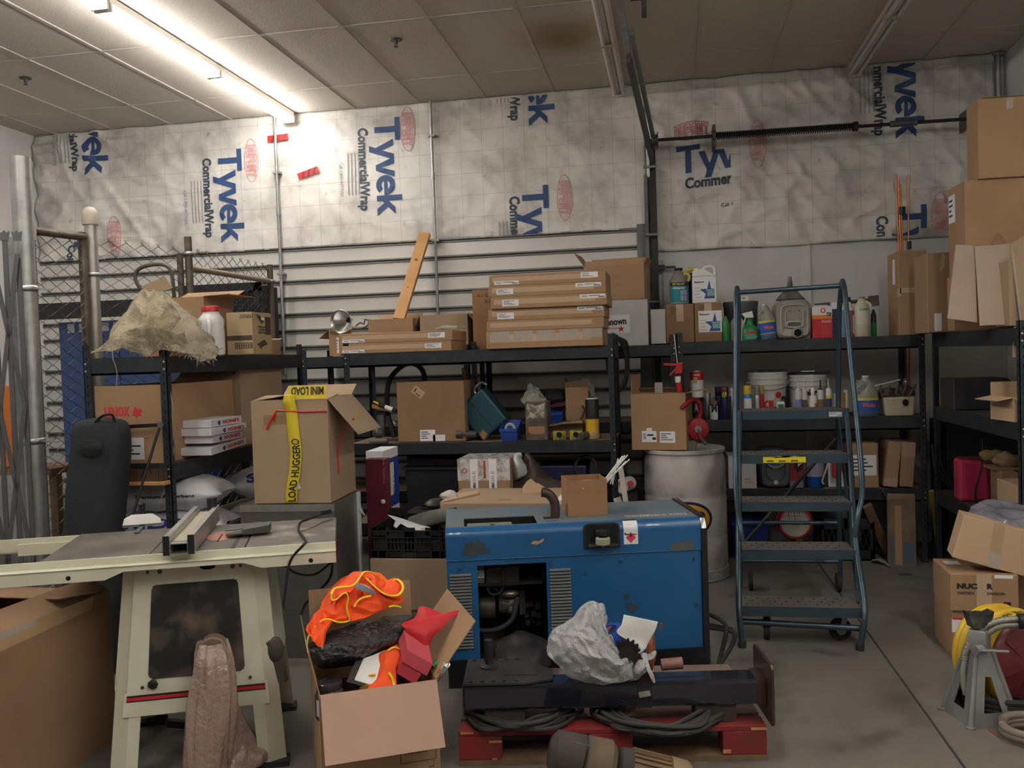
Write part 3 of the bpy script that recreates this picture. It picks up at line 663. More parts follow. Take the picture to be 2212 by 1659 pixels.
# contents of the cage
t=thing('cabinet','big blue cabinet seen through the chain-link fence','cabinet',(-4.15,6.3,0))
MB().box((-.62,0,0),(.42,.55,1.98)).build('body',mat('cabinet_blue',(.035,.075,.22),.5,c2=(.03,.06,.17),ns=2),t,bevel=.006)
b=MB()
for k in range(9): b.rect(facemat('f',1.04,.55,1.98),.08+.1*k,1.90-random.random()*.02,.14+.1*k,1.965,.001)
b.v=[v+Vector((-.1,0,0)) for v in b.v]; b.build('paint_chips',mat('chipped_pale',(.45,.48,.52),.7),t,kind='stuff')
for x in (-.1,.0): MB().bar((x,-.02,1.0),(x,-.02,1.16),.014,.014).build('handle','dgalv',t)
MB().box((-.101,-.003,.05),(-.097,-.0005,1.93)).build('door_gap','hole',t)
solo('shelf_beam',MB().box((-4.9,6.12,2.0),(-3.42,6.2,2.12)),MATS['dark_track'],'long dark beam running behind the chain-link fence above the blue cabinet','beam')
t=thing('mesh_locker','black wire-mesh locker behind the far end of the chain-link fence','locker',(-3.75,7.0,0))
b=MB()
for x in (-.38,.30): b.box((x,0,0),(x+.05,.05,2.29))
b.box((-.38,0,2.22),(.35,.05,2.29)); b.box((-.38,0,1.5),(.35,.04,1.55)); b.build('frame','blackmetal',t)
MB().box((-.36,.06,0),(.33,.4,2.27)).build('body',mat('locker_dark',(.018,.018,.02),.7),t)
b=MB()
for k in range(24): b.box((-.33+.027*k,.02,1.3),(-.327+.027*k,.023,2.22))
for k in range(30): b.box((-.33,.017,1.3+.031*k),(.30,.02,1.303+.031*k))
b.build('mesh_panel','dgalv',t)
solo('orange_panel',MB().box((-4.02,4.75,1.02),(-3.80,4.80,1.52)),mat('orange_plastic',(.62,.17,.02),.5),'orange plastic panel behind the folding gate at the left edge','panel',bevel=.008)
t=thing('wall_shelf','plain wooden shelf carrying the orange panel behind the folding gate','shelf',(-3.95,4.85,.98))
MB().box((-.35,-.15,0),(.3,.2,.035)).build('shelf_board','oldwood',t)
for x in (-.3,.24): MB().box((x,-.1,-.98),(x+.05,-.05,0)).build('leg','oldwood',t)
# ================================================================== left rack: what it carries
z1=LZ[0]+.001; z2=LZ[1]+.001; z3=LZ[2]+.001
# open carton behind the burlap, with a scrap of card and a dark hose loop standing in it
a,c=P(262,640,4.95),P(440,640,4.95)
t=carton('open brown carton behind the burlap heap on the left rack',(.42,.36,.36),(-2.99,4.98,z1),0,m='card',flaps={'r':88,'l':8,'b':70},fl={'r':.16,'l':.03,'b':.2})
q=[P(308,618,5.1),P(355,597,5.1),P(373,622,5.1),P(318,640,5.1)]
solo('card_scrap',MB().add([v+Vector((0,.0,0)) for v in q],[(0,1,2,3)]),'cardgrey','loose grey scrap of card sticking up out of the open carton behind the burlap','cardboard',thick=.004)
hp=spline([P(318,640,5.22),P(296,612,5.2),P(293,590,5.2),P(310,576,5.2),P(345,571,5.2),P(366,580,5.2),P(373,605,5.2),P(377,650,5.2)],40)
solo('hose_loop',MB().tube(hp,.012,8),mat('hose_brown',(.075,.065,.05),.6),'loop of dark hose standing up out of the open carton on the left rack','hose')
# burlap
t=thing('burlap_heap','frayed beige burlap sacking heaped on top of the left rack','burlap',(-2.95,4.6,z1))
BUR=mat('burlap',(.40,.345,.245),.95,c2=(.20,.165,.11),ns=5,nlo=.42,nhi=.62,bump=.8,bs=190,spec=.1)
BUR2=mat('burlap_dusty',(.31,.27,.20),.95,c2=(.22,.19,.14),ns=14,bump=.6,bs=120,spec=.1)
yb=4.62
rows=[[P(196,764,4.44),P(245,762,4.42),P(300,764,4.4),P(350,768,4.38),P(405,772,4.38),P(462,770,4.42)],
        [P(222,746,4.5),P(255,738,4.44),P(305,742,4.4),P(352,742,4.38),P(400,748,4.38),P(462,748,4.46)],
        [P(245,715,4.6),P(268,715,4.5),P(312,722,4.44),P(350,715,4.42),P(395,718,4.44),P(440,722,4.5)],
        [P(262,690,4.66),P(283,688,4.56),P(318,698,4.5),P(350,685,4.46),P(385,690,4.52),P(420,692,4.58)],
        [P(285,660,4.72),P(300,655,4.62),P(322,662,4.56),P(346,655,4.54),P(372,662,4.6),P(398,668,4.66)],
        [P(300,640,4.8),P(312,632,4.72),P(328,632,4.66),P(345,636,4.66),P(362,648,4.72),P(382,660,4.76)],
        [P(310,655,4.92),P(318,650,4.9),P(330,648,4.88),P(345,650,4.88),P(360,660,4.9),P(372,672,4.92)]]
f0=patch(rows,.018,9,1.)
def fn(u,v):
    q=f0(u,v); k=min(1,4*min(u,1-u)+.25); a=abs(noise.noise(Vector((u*3.2+v*1.5,v*2.6-u*.9,4)))); c=abs(noise.noise(Vector((u*7+v*3,v*6,9))))
    return q+Vector((.25,-.8,.55))*(.038*(1-min(1,a*2.4))+.006*(1-min(1,c*2)))*k+Vector((1,-1,1))*.004*noise.noise(q*60)
MB().grid(fn,130,130).build('sacking',BUR,t,world=True,thick=.004)
rows=[[P(348,748,4.37),P(385,762,4.36),P(430,776,4.36),P(462,776,4.37)],[P(372,712,4.40),P(410,735,4.385),P(450,755,4.38),P(470,760,4.40)],
        [P(388,690,4.44),P(425,710,4.42),P(450,735,4.42),P(468,750,4.44)],[P(372,655,4.53),P(402,670,4.52),P(432,702,4.5),P(462,738,4.5)]]
fn2=patch(rows,.016,14,5.); MB().grid(fn2,50,50).build('fold',BUR2,t,world=True,thick=.006)
b=MB()
for k in range(150):
    f_=random.choice((fn,fn2,fn2)); e=random.random()
    u,v=((random.random(),0) if e<.55 else ((1,random.random()) if e<.85 else (0,random.random()*.5)))
    q=f_(u,v); d=Vector((random.uniform(-.5,.6),random.uniform(-.6,.1),random.uniform(-.7,.35))).normalized()*random.uniform(.015,.05)
    b.tube([q,q+d*.5+Vector((0,0,.004)),q+d],.0016,3,caps=False)
b.build('frayed_threads',BUR,t,world=True)
MB().tube(spline([P(243,757,4.39),P(244,775,4.38),P(250,792,4.385),P(253,812,4.385),P(251,836,4.385)],20),.0025,5).build('hanging_string',BUR,t,world=True)
# white jug with red lid
q=P(459,760,4.84); t=thing('jug','white plastic handled tub with a red lid beside the burlap heap','jug',(q.x,4.84,z1))
MB().lathe([(.066,0),(.072,.008),(.074,.03),(.073,.13),(.071,.17),(.074,.2),(.070,.215),(.052,.238),(.047,.245),(.047,.26)],n=26).build('body','white_pl',t)
MB().lathe([(.052,.255),(.052,.283),(.049,.287),(.0,.287)],n=26).build('lid','red',t,bevel=.002)
b=MB().tube(spline([(.02,-.068,.20),(.032,-.085,.18),(.034,-.088,.13),(.03,-.074,.10)],14),.011,8,flat=.8); b.build('handle','white_pl',t)
b=MB()
for i in range(8):
    a0,a1=R(-175+9*i),R(-175+9*(i+1)); b.add([(.0755*math.cos(a0),.0755*math.sin(a0),.2),(.0755*math.cos(a1),.0755*math.sin(a1),.2),(.0755*math.cos(a1),.0755*math.sin(a1),.225-.004*i),(.0745*math.cos(a0),.0745*math.sin(a0),.225-.004*i)],[(0,1,2,3)])
b.build('torn_label','cardpale',t)
# carton printed with a block name, small opened box
a,c=P(489,700,5.0),P(545,700,5.0)
ZW=c.x-a.x
T0=carton('tan carton with black printing on its end, right of the white jug',(ZW,.26,.255),((a.x+c.x)/2,5.0,z1),R(0),m=mat('tan_carton',(.40,.30,.17),.8),tapes=(),bev=.004,
  prints=[('r',.28,.5,'ZEREX',.045,'brownink',.13,.03),('f',.52,.86,'ZXG051',.02,'brownink',.085,.02),('r',.3,.12,'-6',.035,'brownink',None,.03)])
T=facemat('f',ZW,.26,.255); b=MB(); b.rect(T,.0,.085,.165,.115); b.rect(T,.05,.035,.165,.07); b.rect(T,.055,.04,.16,.065,.0009,1)
for k in range(7): b.rect(T,.06+.015*k,.042,.07+.015*k,.063,.0012,0)
b.build('printed_bands',['brownink',MATS['tan_carton']],T0)
T=facemat('r',ZW,.26,.255); b=MB(); b.rect(T,.17,.12,.25,.23); b.poly(T,[(.05,.24),(.10,.255*.93),(.16,.2),(.12,.185)]); b.poly(T,[(.05,.06),(.15,.09),(.2,.06),(.1,.04)]); b.rect(T,.12,.21,.16,.225,.0012,1)
b.build('printed_panel',['brownink','white'],T0)
t=carton('small torn-open brown box with a white label, at the far end of the left rack',(.17,.20,.105),(-2.80,5.72,z1),R(4),m='card',flaps={'l':20,'f':35,'b':80},fl={'l':.06,'f':.02,'b':.05},stick=[('f',.04,.05,.3,.85,'lines')])
t=carton('little opened box leaning beside the tan printed carton',(.07,.14,.10),(-2.745,5.46,z1),R(-8),m='carddark',flaps={'f':40},fl={'f':.03},stick=[('f',.05,.1,.8,.8,'lines')])
# middle shelf: the big printed carton, torn open on its right side
w_,d_,h_=.405,.80,.43
t=carton('big brown carton with red lettering, torn open on one side, on the left rack',(w_,d_,h_),(-2.942,4.42,z2),0,m='card',flaps={'b':60},fl={'b':.1},
   prints=[('f',.14,.61,'LENOX',.05,'redink',.155,.05)],stick=[('f',.38,.05,.33,.28,'lines')])
T=facemat('f',w_,d_,h_); b=MB(); b.poly(T @ Matrix.Translation((-.01,.097,0)),[(.235,.165),(.243,.2),(.255,.22),(.268,.2),(.285,.205),(.298,.19),(.284,.177),(.295,.163),(.272,.165),(.262,.15),(.25,.165)]); b.rect(T,.175,.135,.325,.139); b.build('printed_mark','redink',t)
rg=[(0,0)]; 
pl_=[(.0,.0),(.035,0),(.055,.06),(.045,.11),(.068,.17),(.06,.24),(.072,.30),(.055,.36),(.04,.43),(0,.43)]
MB().prism(pl_,.005,T=rail((.95,-.3,0),(0,0,1),(-.3,-.95,0),(-2.942+w_/2+.004,4.445,z2))).build('torn_flap','cardgrey',t,world=True)
carton('plain brown carton with a torn top edge, farther back on the left rack',(.40,.62,.50),(-2.94,5.32,z2),0,m='cardgrey',flaps={'r':-20,'b':35},fl={'r':.12,'b':.06})
for k,(py0,py1,pa,pb,dy,lab) in enumerate(((886,912,404,490,.02,'white flat box with red lettering, topmost of the four in the left rack'),(910,936,399,507,0,'white flat box with red lettering, second from the top of the four'),
        (934,952,397,492,.03,'white flat box, third from the top, half hidden by the tilted lowest one'),(950,975,395,508,-.01,'white flat box with red lettering, lowest of the four and tilted'))):
    zk=z2+.022+(3-k)*.0455+(.016 if k<3 else .004)
    t=thing('flat_box',lab,'box',(-2.62,4.72+dy,zk),R(90),'white flat boxes in the left rack')
    if k==3: tilt(t,R(0),R(-3))
    w2=.36+.06*(k % 2); MB().box((-.12,-.055-.01*(k % 2),0),(w2-.12,.2,.042)).build('box_body',mat('white_box',(.70,.70,.73),.55),t,bevel=.0015)
    T=rail((-1,0,0),(0,0,-1),(0,-1,0),(w2-.14,-.055-.01*(k % 2),.042)); b=MB(); b.text('LENOX',T,.02,.012,.018,.001,0,.2,.05); b.poly(T,[(.235,.02),(.245,.008),(.262,.012),(.272,.022),(.26,.034),(.242,.036)],.001,1)
    for j in range(3): b.rect(T,.31+.025*j,.022,.316+.025*j,.026,.001,2)
    b.rect(T,.30,.009,.38,.0105,.001,2); b.build('printed_lettering',['redink','blueink','greyink'],t)
# push broom head lying under the big carton, folded dark sheet
t=thing('push_broom','push broom head with brown bristles below the big lettered carton','broom',(-2.93,4.36,.965))
MB().box((-.22,-.03,0),(.24,.03,.022)).build('wooden_back','wood',t,bevel=.004)
b=MB()
for i in range(64):
    for j in range(4): x=-.21+.0069*i; b.bar((x,-.022+.014*j,.022),(x+random.uniform(-.006,.006),-.022+.014*j,.085),.0045,.005)
b.build('bristles',mat('bristle',(.09,.05,.03),.8),t)
# two layers of absorbent bags
BAG=mat('bag_white',(.62,.62,.66),.35,bump=.5,bs=14)
def sack(label,loc,size,rz,sd_,prints,group='absorbent bags on the left rack'):
    t=thing('absorbent_bag',label,'bag',loc,rz,group); w,d,h=size
    def surf(a,v):   # a: along the bag -1..1, v: angle round it (0 front)
        e=max(0,1-abs(a)**3.2)**.5; yy=-d/2*math.cos(v)*(.55+.45*e); zz=h/2*math.sin(v)*e
        q=Vector((a*w/2*(.9+.1*math.cos(v)**2),yy*.98,h/2+zz)); k=noise.noise(q*9+Vector((sd_,0,0)))*.014+noise.noise(q*26+Vector((0,sd_,0)))*.005
        n_=Vector((0,-math.cos(v),math.sin(v))); q+=n_*k; q.z=max(.0,q.z); return q
    MB().grid(lambda u,v: surf(-1+2*v,2*math.pi*u),40,44,closed_u=True).build('sack',BAG,t)
    b=MB()
    for (st,a0,v0,hh,ww,mi) in prints:
        b.text(st,Matrix.Identity(4),0,0,hh,0,mi,ww,.04 if hh>.03 else .025,curve=lambda x,y: tuple(surf(a0+x/(w/2),v0+y/(h*.72))+Vector((0,-.0045,.002))))
    if b.f: b.build('printed_lettering',[mat('bag_blue',(.03,.035,.30),.5),'ink'],t)
    return t
sack('swollen white absorbent bag with dark lettering, front of the upper layer',(-2.88,4.68,z3+.165),(.70,.42,.215),R(9),1.,[('ORI',-.98,-.15,.075,.16,1),('Premium Absorbent',-.30,-.02,.028,.33,1)])
sack('white absorbent bag with blue print, behind and right in the upper layer',(-2.48,5.25,z3+.16),(.62,.5,.20),R(38),4.,[('SORB',-.75,.35,.08,.3,0)])
sack('white absorbent bag with blue lettering, front of the lower layer',(-2.87,4.69,z3),(.74,.45,.19),R(6),7.,[('ORIDRI',-.9,.12,.07,.55,0),('Premium Absorbent',-.35,-.5,.028,.33,1)])
sack('greyish absorbent bag, at the rear of the lower layer',(-2.42,5.15,z3),(.55,.5,.18),R(42),11.,[('DRI',-.4,.4,.07,.2,0)])
# duffel bag leaning on the rack end
t=thing('duffel_bag','tall black fabric bag with a side pocket leaning against the left rack','bag',(-3.08,4.2,0))
DUF=mat('black_fabric',(.018,.02,.024),.85,bump=.3,bs=90)
rows=[]
def px3(px,py,y): return P(px,py,y)
for (py,x0,x1,yd) in ((1185,140,262,4.12),(1120,150,262,4.12),(1050,150,270,4.14),(990,160,276,4.16),(940,163,277,4.17),(915,166,270,4.18)):
    a,c=P(x0,py,yd+.1),P(x1,py,yd+.1); cx=(a+c)/2; rx=(c-a).length/2; ring=[]
    for k in range(24):
        an=2*math.pi*k/24; q=cx+Vector((rx*math.copysign(abs(math.cos(an))**.7,math.cos(an)),.1*math.copysign(abs(math.sin(an))**.7,math.sin(an)),0)); q+=Vector((1,-1,0))*.012*noise.noise(q*6); ring.append(q)
    rows.append(ring)
a,c=P(163,1185,4.22),P(268,1185,4.22)
rows.insert(0,[Vector((q.x,q.y,.0)) for q in rows[0]])
top=rows[-1]; cx=sum(top,Vector())/24; rows.append([cx+(q-cx)*.8+Vector((0,0,.022)) for q in top]); rows.append([cx+(q-cx)*.1+Vector((0,0,.034)) for q in top])
b=MB(); vs=[q for r_ in rows for q in r_]; b.add(vs,[(i*24+j,i*24+(j+1) % 24,(i+1)*24+(j+1) % 24,(i+1)*24+j) for i in range(len(rows)-1) for j in range(24)],0,True)
b.build('bag_body',DUF,t,world=True,sub=1)
fn=patch([[P(168,955,4.14),P(195,950,4.12),P(220,955,4.13)],[P(170,970,4.135),P(195,968,4.115),P(220,968,4.125)],[P(172,978,4.145),P(195,986,4.13),P(218,978,4.14)]],.003,20)
MB().grid(fn,12,12).build('pocket_flap',DUF,t,world=True,thick=.006)
MB().tube(spline([P(206,912,4.2),P(222,898,4.2),P(242,896,4.22),P(248,912,4.24)],16),.013,8,flat=.5).build('carry_handle',DUF,t,world=True)
t=thing('steel_stay','thin black metal stay slanting across the front of the left rack','rod',(-2.9,4.3,.8))
MB().cyl(P(346,918,4.34),P(284,1122,4.15),.0075,n=8).build('rod','blackmetal',t,world=True)
MB().cyl(P(346,918,4.33),P(346,918,4.38),.016,n=10).build('pivot','dgalv',t,world=True)
MB().bar(P(268,922,4.36),P(346,918,4.36),.012,.02).build('cross_bar','blackmetal',t,world=True)
# ================================================================== middle rack: flat cartons on top
m1,m2,m3=MZ[0]+.001,MZ[1]+.001,MZ[2]+.001
def flatc(label,px0,px1,y,z,h,d,st,group,m='card',dx=0.,tp='fh',rz=0.):
    a,c=P(px0,720,y),P(px1,720,y)
    return carton(label,(c.x-a.x,d,h),((a.x+c.x)/2+dx,y,z),rz,m=m,group=group,name='flat_carton',tapes=(tp,),tapem=mat('kraft_tape',(.49,.34,.22),.5),stick=st)
G1,G2='pair of flat cartons on the left','tall stack of flat cartons'
flatc('lower of the two flat cartons at the left end of the middle rack top',731,974,6.10,m1,.072,.46,[('f',.03,.08,.2,.3,'bar'),('f',.77,.3,.145,.5,'lines')],G1)
flatc('upper of the two flat cartons at the left end of the middle rack top',731,977,6.11,m1+.073,.072,.44,[('f',.03,.1,.2,.3,'bar'),('f',.79,.3,.145,.52,'lines')],G1)
hs=[.121,.075,.080,.083,.078,.076]; zc=m1
info=[(1050,1302,'lowest, thickest flat carton of the stack of six, patched with shiny clear tape',[]),
        (1052,1305,'plain flat carton without labels, second from the bottom of the stack of six',[]),
        (1056,1307,'flat carton with two white labels, third from the bottom of the stack of six',[('f',.08,.12,.145,.55,'lines'),('f',.77,.62,.215,.34,'bar')]),
        (1062,1314,'flat carton jutting farthest right, fourth from the bottom of the stack of six',[('f',.10,.2,.145,.55,'lines'),('f',.77,.58,.215,.34,'bar')]),
        (1058,1312,'flat carton with two labels, second from the top of the stack of six',[('f',.07,.22,.145,.52,'lines'),('f',.745,.6,.215,.34,'bar')]),
        (1060,1312,'topmost flat carton of the stack of six on the middle rack',[('f',.045,.1,.215,.34,'bar'),('f',.79,.4,.145,.5,'lines')])]
for k,(h,(p0,p1,lab,st)) in enumerate(zip(hs,info)):
    t=flatc(lab,p0,p1,6.07+.012*(k % 3),zc,h-.001,.50,st,G2); zc+=h
    if k==0:
        b=MB(); T=rail((1,0,0),(0,0,1),(0,-1,0),(-.44,0,0))
        for j in range(5): b.rect(T,.07+.16*j,.055,.2+.16*j,.118,.0012)
        b.build('shiny_tape','cleartape',t)
# small things behind the flat cartons
t=thing('funnel','shiny steel funnel lying on its side on the back rack shelf','funnel',P(740,712,6.8))
c=P(740,694,6.72); ax=Vector((.12,.95,.10)).normalized(); u_,v_=frame_of(ax); T=rail(u_,v_,-ax,c)
MB().lathe([(.092,.03),(.094,.026),(.086,.02),(.075,0),(.018,-.085),(.012,-.09),(.010,-.16)],n=28,T=T,capb=False,capt=False).build('cone','chrome',t,world=True,thick=.0015)
MB().lathe([(.0,-.088),(.018,-.086)],n=16,T=T,capb=False,capt=False).build('throat','hole',t,world=True)
pbox('small open brown box on the back rack, behind the leaning board foot',795,689,892,715,6.86,.24,BZ[0]-.009,m='card',flaps={'b':60,'l':80},fl={'b':.1,'l':.05})
pbox('weathered open carton to the right of the leaning board',907,679,1010,712,6.87,.28,BZ[0]-.009,m='cardgrey',flaps={'l':150,'r':140},fl={'l':.1,'r':.09})
solo('clear_wrap',MB().ell(P(975,708,6.58),(.11,.06,.018),18,amp=.5,fr=22),'cleartape','scrap of crumpled clear wrap lying on the upper flat carton','plastic wrap')
t=pbox('brown box with a dark open flap, left of the two flat cartons',711,712,735,765,6.86,.26,BZ[0]-.009,m='card',flaps={'l':130,'b':60},fl={'l':.11,'b':.07},prints=[('f',.12,.80,'PHIL',.03,'brownink',.075,.03)],stick=[('f',.68,.1,.18,.6,'lines')])
pbox('brown carton for gallon bottles standing behind the stack of flat cartons',1021,625,1100,742,6.86,.30,BZ[0]-.009,m='cardred',tapes=('t',),prints=[('f',.14,.88,'4-1 GAL. (3.78L)',.026,'brownink',.26,.02),('f',.35,.78,'BOTTLES',.026,'brownink',None,.02)])
a,c=P(850,700,6.95),P(931,503,7.40); t=thing('leaning_board','knotty pine board leaning against the wall behind the flat cartons','board',a)
b=MB(); A,B=P(862,690,6.95),P(918,505,7.38); b.bar(A,B,.095,.038,upv=(0,-1,.3)); b.build('plank','wood',t,world=True)
dd=(B-A).normalized(); nn=Vector((0,-1,.3)); nn=(nn-dd*nn.dot(dd)).normalized()
for k,r_ in ((.67,.015),(.35,.008)): q=A+(B-A)*k+nn*.0196; MB().cyl(q,q+nn*.0006,r_,n=14).build('knot',mat('knot_brown',(.22,.10,.04),.6),t,world=True)
q=P(893,512,7.36)
# scissors-like clamp beside the funnel
solo('bent_hook',MB().tube(spline([P(768,705,6.9),P(778,697,6.9),P(786,700,6.9),P(789,690,6.9),P(796,694,6.9),P(793,704,6.9),P(780,709,6.9)],24),.006,8),'dgalv','bent dark wire hook lying beside the funnel','hook')
# big open carton and white lettered carton at the right of the stack (on the back rack)
wc=pbox('white carton with a star logo label, behind the right end of the stack',1290,648,1400,748,6.86,.34,BZ[0]-.009,m=mat('white_carton',(.58,.58,.57),.6,c2=(.50,.49,.48),ns=3),tapes=())
a,c=P(1290,700,6.86),P(1400,700,6.86); W=c.x-a.x; b=MB(); T=facemat('f',W,.34,.3); b.rect(T,.10*W,.10,.64*W,.24,.001,0)
b.text('Renown',T,.10*W,.16,.05,.0016,1,.48*W,.045,rot=.05); b.rect(T,.12*W,.135,.42*W,.14,.0016,2)
def star(b,T,cx,cy_,r,mi,e=.0014,rot=0.):
    pts=[]
    for k in range(10): rr=r if k % 2==0 else r*.42; an=R(90+36*k)+rot; pts.append((cx+rr*math.cos(an),cy_+rr*math.sin(an)))
    for k in range(10): b.poly(T,[(cx,cy_),pts[k],pts[(k+1) % 10]],e,mi)
star(b,T,.47*W,.132,.028,2); b.build('logo_label',['white','ink','brightred'],wc)
a,c=P(1255,605,6.88),P(1392,605,6.88); zt_=P(1350,648,6.86).z+.004
t=carton('open brown carton on top of the white lettered carton, flap raised',(c.x-a.x-.02,.30,.27),((a.x+c.x)/2+.01,6.88,zt_),R(-6),m='card',flaps={'l':35,'b':12,'f':-40,'r':30},fl={'l':.13,'b':.08,'f':.05,'r':.05},prints=[('f',.35,.62,'SWISH',.03,'cardred',None,.0),('f',.42,.40,'PADS',.03,'cardred',None,.0)])
pbox('scuffed white carton standing on end between the lettered carton and the jamb',1406,668,1438,743,6.87,.25,BZ[0]-.001,m='white_carton' if 0 else M_.setdefault('white_carton',MATS['white_carton']),tapes=())
# ------------------------------------------------------------------ middle rack: the shelf of tools
t=pbox('brown carton with a tilted price label on the middle shelf',858,824,1004,955,6.16,.36,m2,m='carddark',tapes=(),stick=[('f',.33,.01,.225,.19,'lines'),('f',.52,.01,.18,.105,'blank')])
T=facemat('f',.49,.36,.45); bb=MB(); q=T @ Matrix.Translation((.155,.36,0)) @ Matrix.Rotation(R(-38),4,'Z'); bb.rect(q,-.045,-.03,.045,.03); bb.rect(q,-.03,-.015,-.02,.015,.0012,1); bb.rect(q,-.005,-.02,.03,-.012,.0012,1); bb.build('price_label',['cardpale','ink'],t)
bb=MB(); bb.rect(T,.0,.205,.488,.209,.0008); bb.build('crease','cardred',t)
hp=spline([P(838,905,6.42),P(836,850,6.42),P(845,815,6.42),P(872,789,6.42),P(897,787,6.42),P(914,803,6.42),P(916,830,6.42),P(905,860,6.42)],40)
solo('rubber_hose',MB().tube(hp,.019,10),'rubber','thick black rubber hose arching up behind the brown carton on the middle shelf','hose')
t=thing('grease_gun_hose','dark hose end with a brass fitting and white tag, left of the brown carton','hose',P(830,885,6.2))
MB().cyl(P(818,874,6.2),P(856,888,6.2),.016,n=12).build('hose_end','rubber',t,world=True); MB().cyl(P(807,868,6.2),P(818,873,6.2),.014,n=8).build('brass_fitting','brass',t,world=True)
MB().cyl(P(832,879,6.199),P(848,885,6.199),.0168,n=12,caps=False).build('white_tag','white',t,world=True)
solo('wood_scrap',MB().hexa([P(803,881,6.28),P(855,893,6.28),P(855,893,6.5),P(803,881,6.5)],[P(803,873,6.28),P(857,889,6.28),P(857,889,6.5),P(803,873,6.5)]),'wood','thin wooden scrap lying under the brass-fitted hose end','wood')
t=thing('drill_case','dark grey power tool half hidden behind the cardboard flap on the middle shelf','tool',P(830,945,6.25))
b=MB(); b.tube(spline([P(822,896,6.25),P(824,920,6.25),P(816,942,6.25)],14),[.035]*14,12); b.ell(P(818,935,6.25),(.05,.05,.04),14); b.build('housing',mat('tool_grey',(.07,.07,.072),.4),t,world=True)
MB().bar(P(838,898,6.22),P(852,945,6.22),.03,.03).build('blade_guard','black',t,world=True); MB().bar(P(850,910,6.2),P(853,916,6.2),.02,.004).build('tag','white',t,world=True)
solo('tool_handle',MB().cyl(P(799,955,6.06),P(838,952,6.06),.021,n=12),mat('handle_olive',(.12,.11,.08),.6),'dull olive tool handle sticking out at the left end of the middle shelf','tool')
t=thing('steel_cylinder','short dark steel pipe fitting lying right of the brown carton','pipe fitting',P(1005,940,6.2))
MB().cyl(P(987,938,6.18),P(1000,938,6.18),.036,n=18).build('collar','dgalv',t,world=True); MB().cyl(P(1000,938,6.18),P(1028,938,6.2),.027,n=16).build('barrel','dgalv',t,world=True)
t=thing('toolbox','dark teal hard case tipped up on its corner on the middle shelf','case',P(1080,945,6.35))
T=rail(Vector((.78,0,.62)).normalized(),Vector((-.62,0,.78)).normalized(),Vector((0,-1,0)),P(1075,938,6.24))
MB().prism([(-.115,.09),(-.10,.075),(.115,.075),(.13,.09),(.13,.37),(.115,.385),(-.10,.385),(-.115,.37)],.001,T=T @ Matrix.Translation((0,0,-.20)))
b=MB().box((-.125,.035,-.20),(.125,.33,0),T=T); b.build('case_body','teal',t,world=True,bevel=.018)
MB().box((-.005,.036,-.198),(.0,.329,.0015),T=T).build('seam','black',t,world=True)
b=MB().tube(spline([T @ Vector((.04,.325,-.1)),T @ Vector((.06,.365,-.1)),T @ Vector((.13,.37,-.1)),T @ Vector((.15,.33,-.1))],14),.011,8); b.build('carry_handle','chrome',t,world=True)
def bin_(label,px0,px1,py0,py1,y,zb,grp):
    a,c=P(px0,py1,y),P(px1,py1,y); w=c.x-a.x; h=P(px0,py0,y).z-zb; t=thing('parts_bin',label,'bin',((a.x+c.x)/2,y,zb),0,grp)
    b=MB(); o=w*.5; i_=o*.78
    b.hexa([(-i_,0,0),(i_,0,0),(i_,.17,0),(-i_,.17,0)],[(-i_,0,.004),(i_,0,.004),(i_,.17,.004),(-i_,.17,.004)])
    for lo,hi in (((( -i_,0,0),(i_,0,0)),((-o,-.03,h*.62),(o,-.03,h*.62))),(((i_,.17,0),(-i_,.17,0)),((o,.19,h),(-o,.19,h))),(((i_,0,0),(i_,.17,0)),((o,-.03,h*.62),(o,.19,h))),(((-i_,.17,0),(-i_,0,0)),((-o,.19,h),(-o,-.03,h*.62)))):
        b.add([lo[0],lo[1],hi[1],hi[0]],[(0,1,2,3)])
    b.build('tray','blue_pl',t,thick=.004); MB().bar((-o,-.033,h*.58),(o,-.033,h*.58),.008,.02).build('lip','blue_pl',t)
    return t
t=bin_('blue plastic parts bin at the front edge of the middle shelf, a grey ring inside',1081,1119,911,948,6.12,m2,'blue parts bins'); q=(0,.05,.085)
b=MB(); b.tube([(q[0]+.03*math.cos(R(a)),q[1],q[2]+.03*math.sin(R(a))) for a in range(-60,241,20)],.011,8)
b.v=[WM[t.name] @ v for v in b.v]; solo('ring_fitting',b,mat('pale_grey',(.40,.40,.39),.5),'pale grey plastic ring lying in the front blue bin','fitting')
t=thing('box_under_bin','low brown carton with a torn front under the rear blue bin','box',P(1215,930,6.3))
q0,q1=P(1183,915,6.28),P(1258,915,6.28); b=MB().box((q0.x,6.3,m2),(q1.x,6.52,q0.z-.006)); b.build('box_body','carddark',t,world=True)
fn=patch([[P(1183,921,6.22),P(1208,917,6.2),P(1235,913,6.2),P(1258,914,6.22)],[P(1183,916,6.3),P(1208,912,6.3),P(1235,910,6.3),P(1260,908,6.3)]],.006,20); MB().grid(fn,16,4).build('torn_flap','cardgrey',t,world=True,thick=.004)
z_=P(1200,914,6.3).z
t=bin_('blue plastic parts bin at the back of the middle shelf, holding loose bits',1181,1216,878,914,6.36,q0.z-.004,'blue parts bins')
b=MB()
for k in range(5): b.tube([(-.04+.018*k,.03+.01*k,.05),(-.02+.018*k,.05,.058+.006*(k % 2))],.006,6)
b.v=[WM[t.name] @ v for v in b.v]; b.build('loose_bits','dgalv',t,world=True,kind='stuff')
t=thing('dusty_bag_box','dirty dark box with a torn tan patch and peeling white label on the middle shelf','box',P(1155,945,6.14))
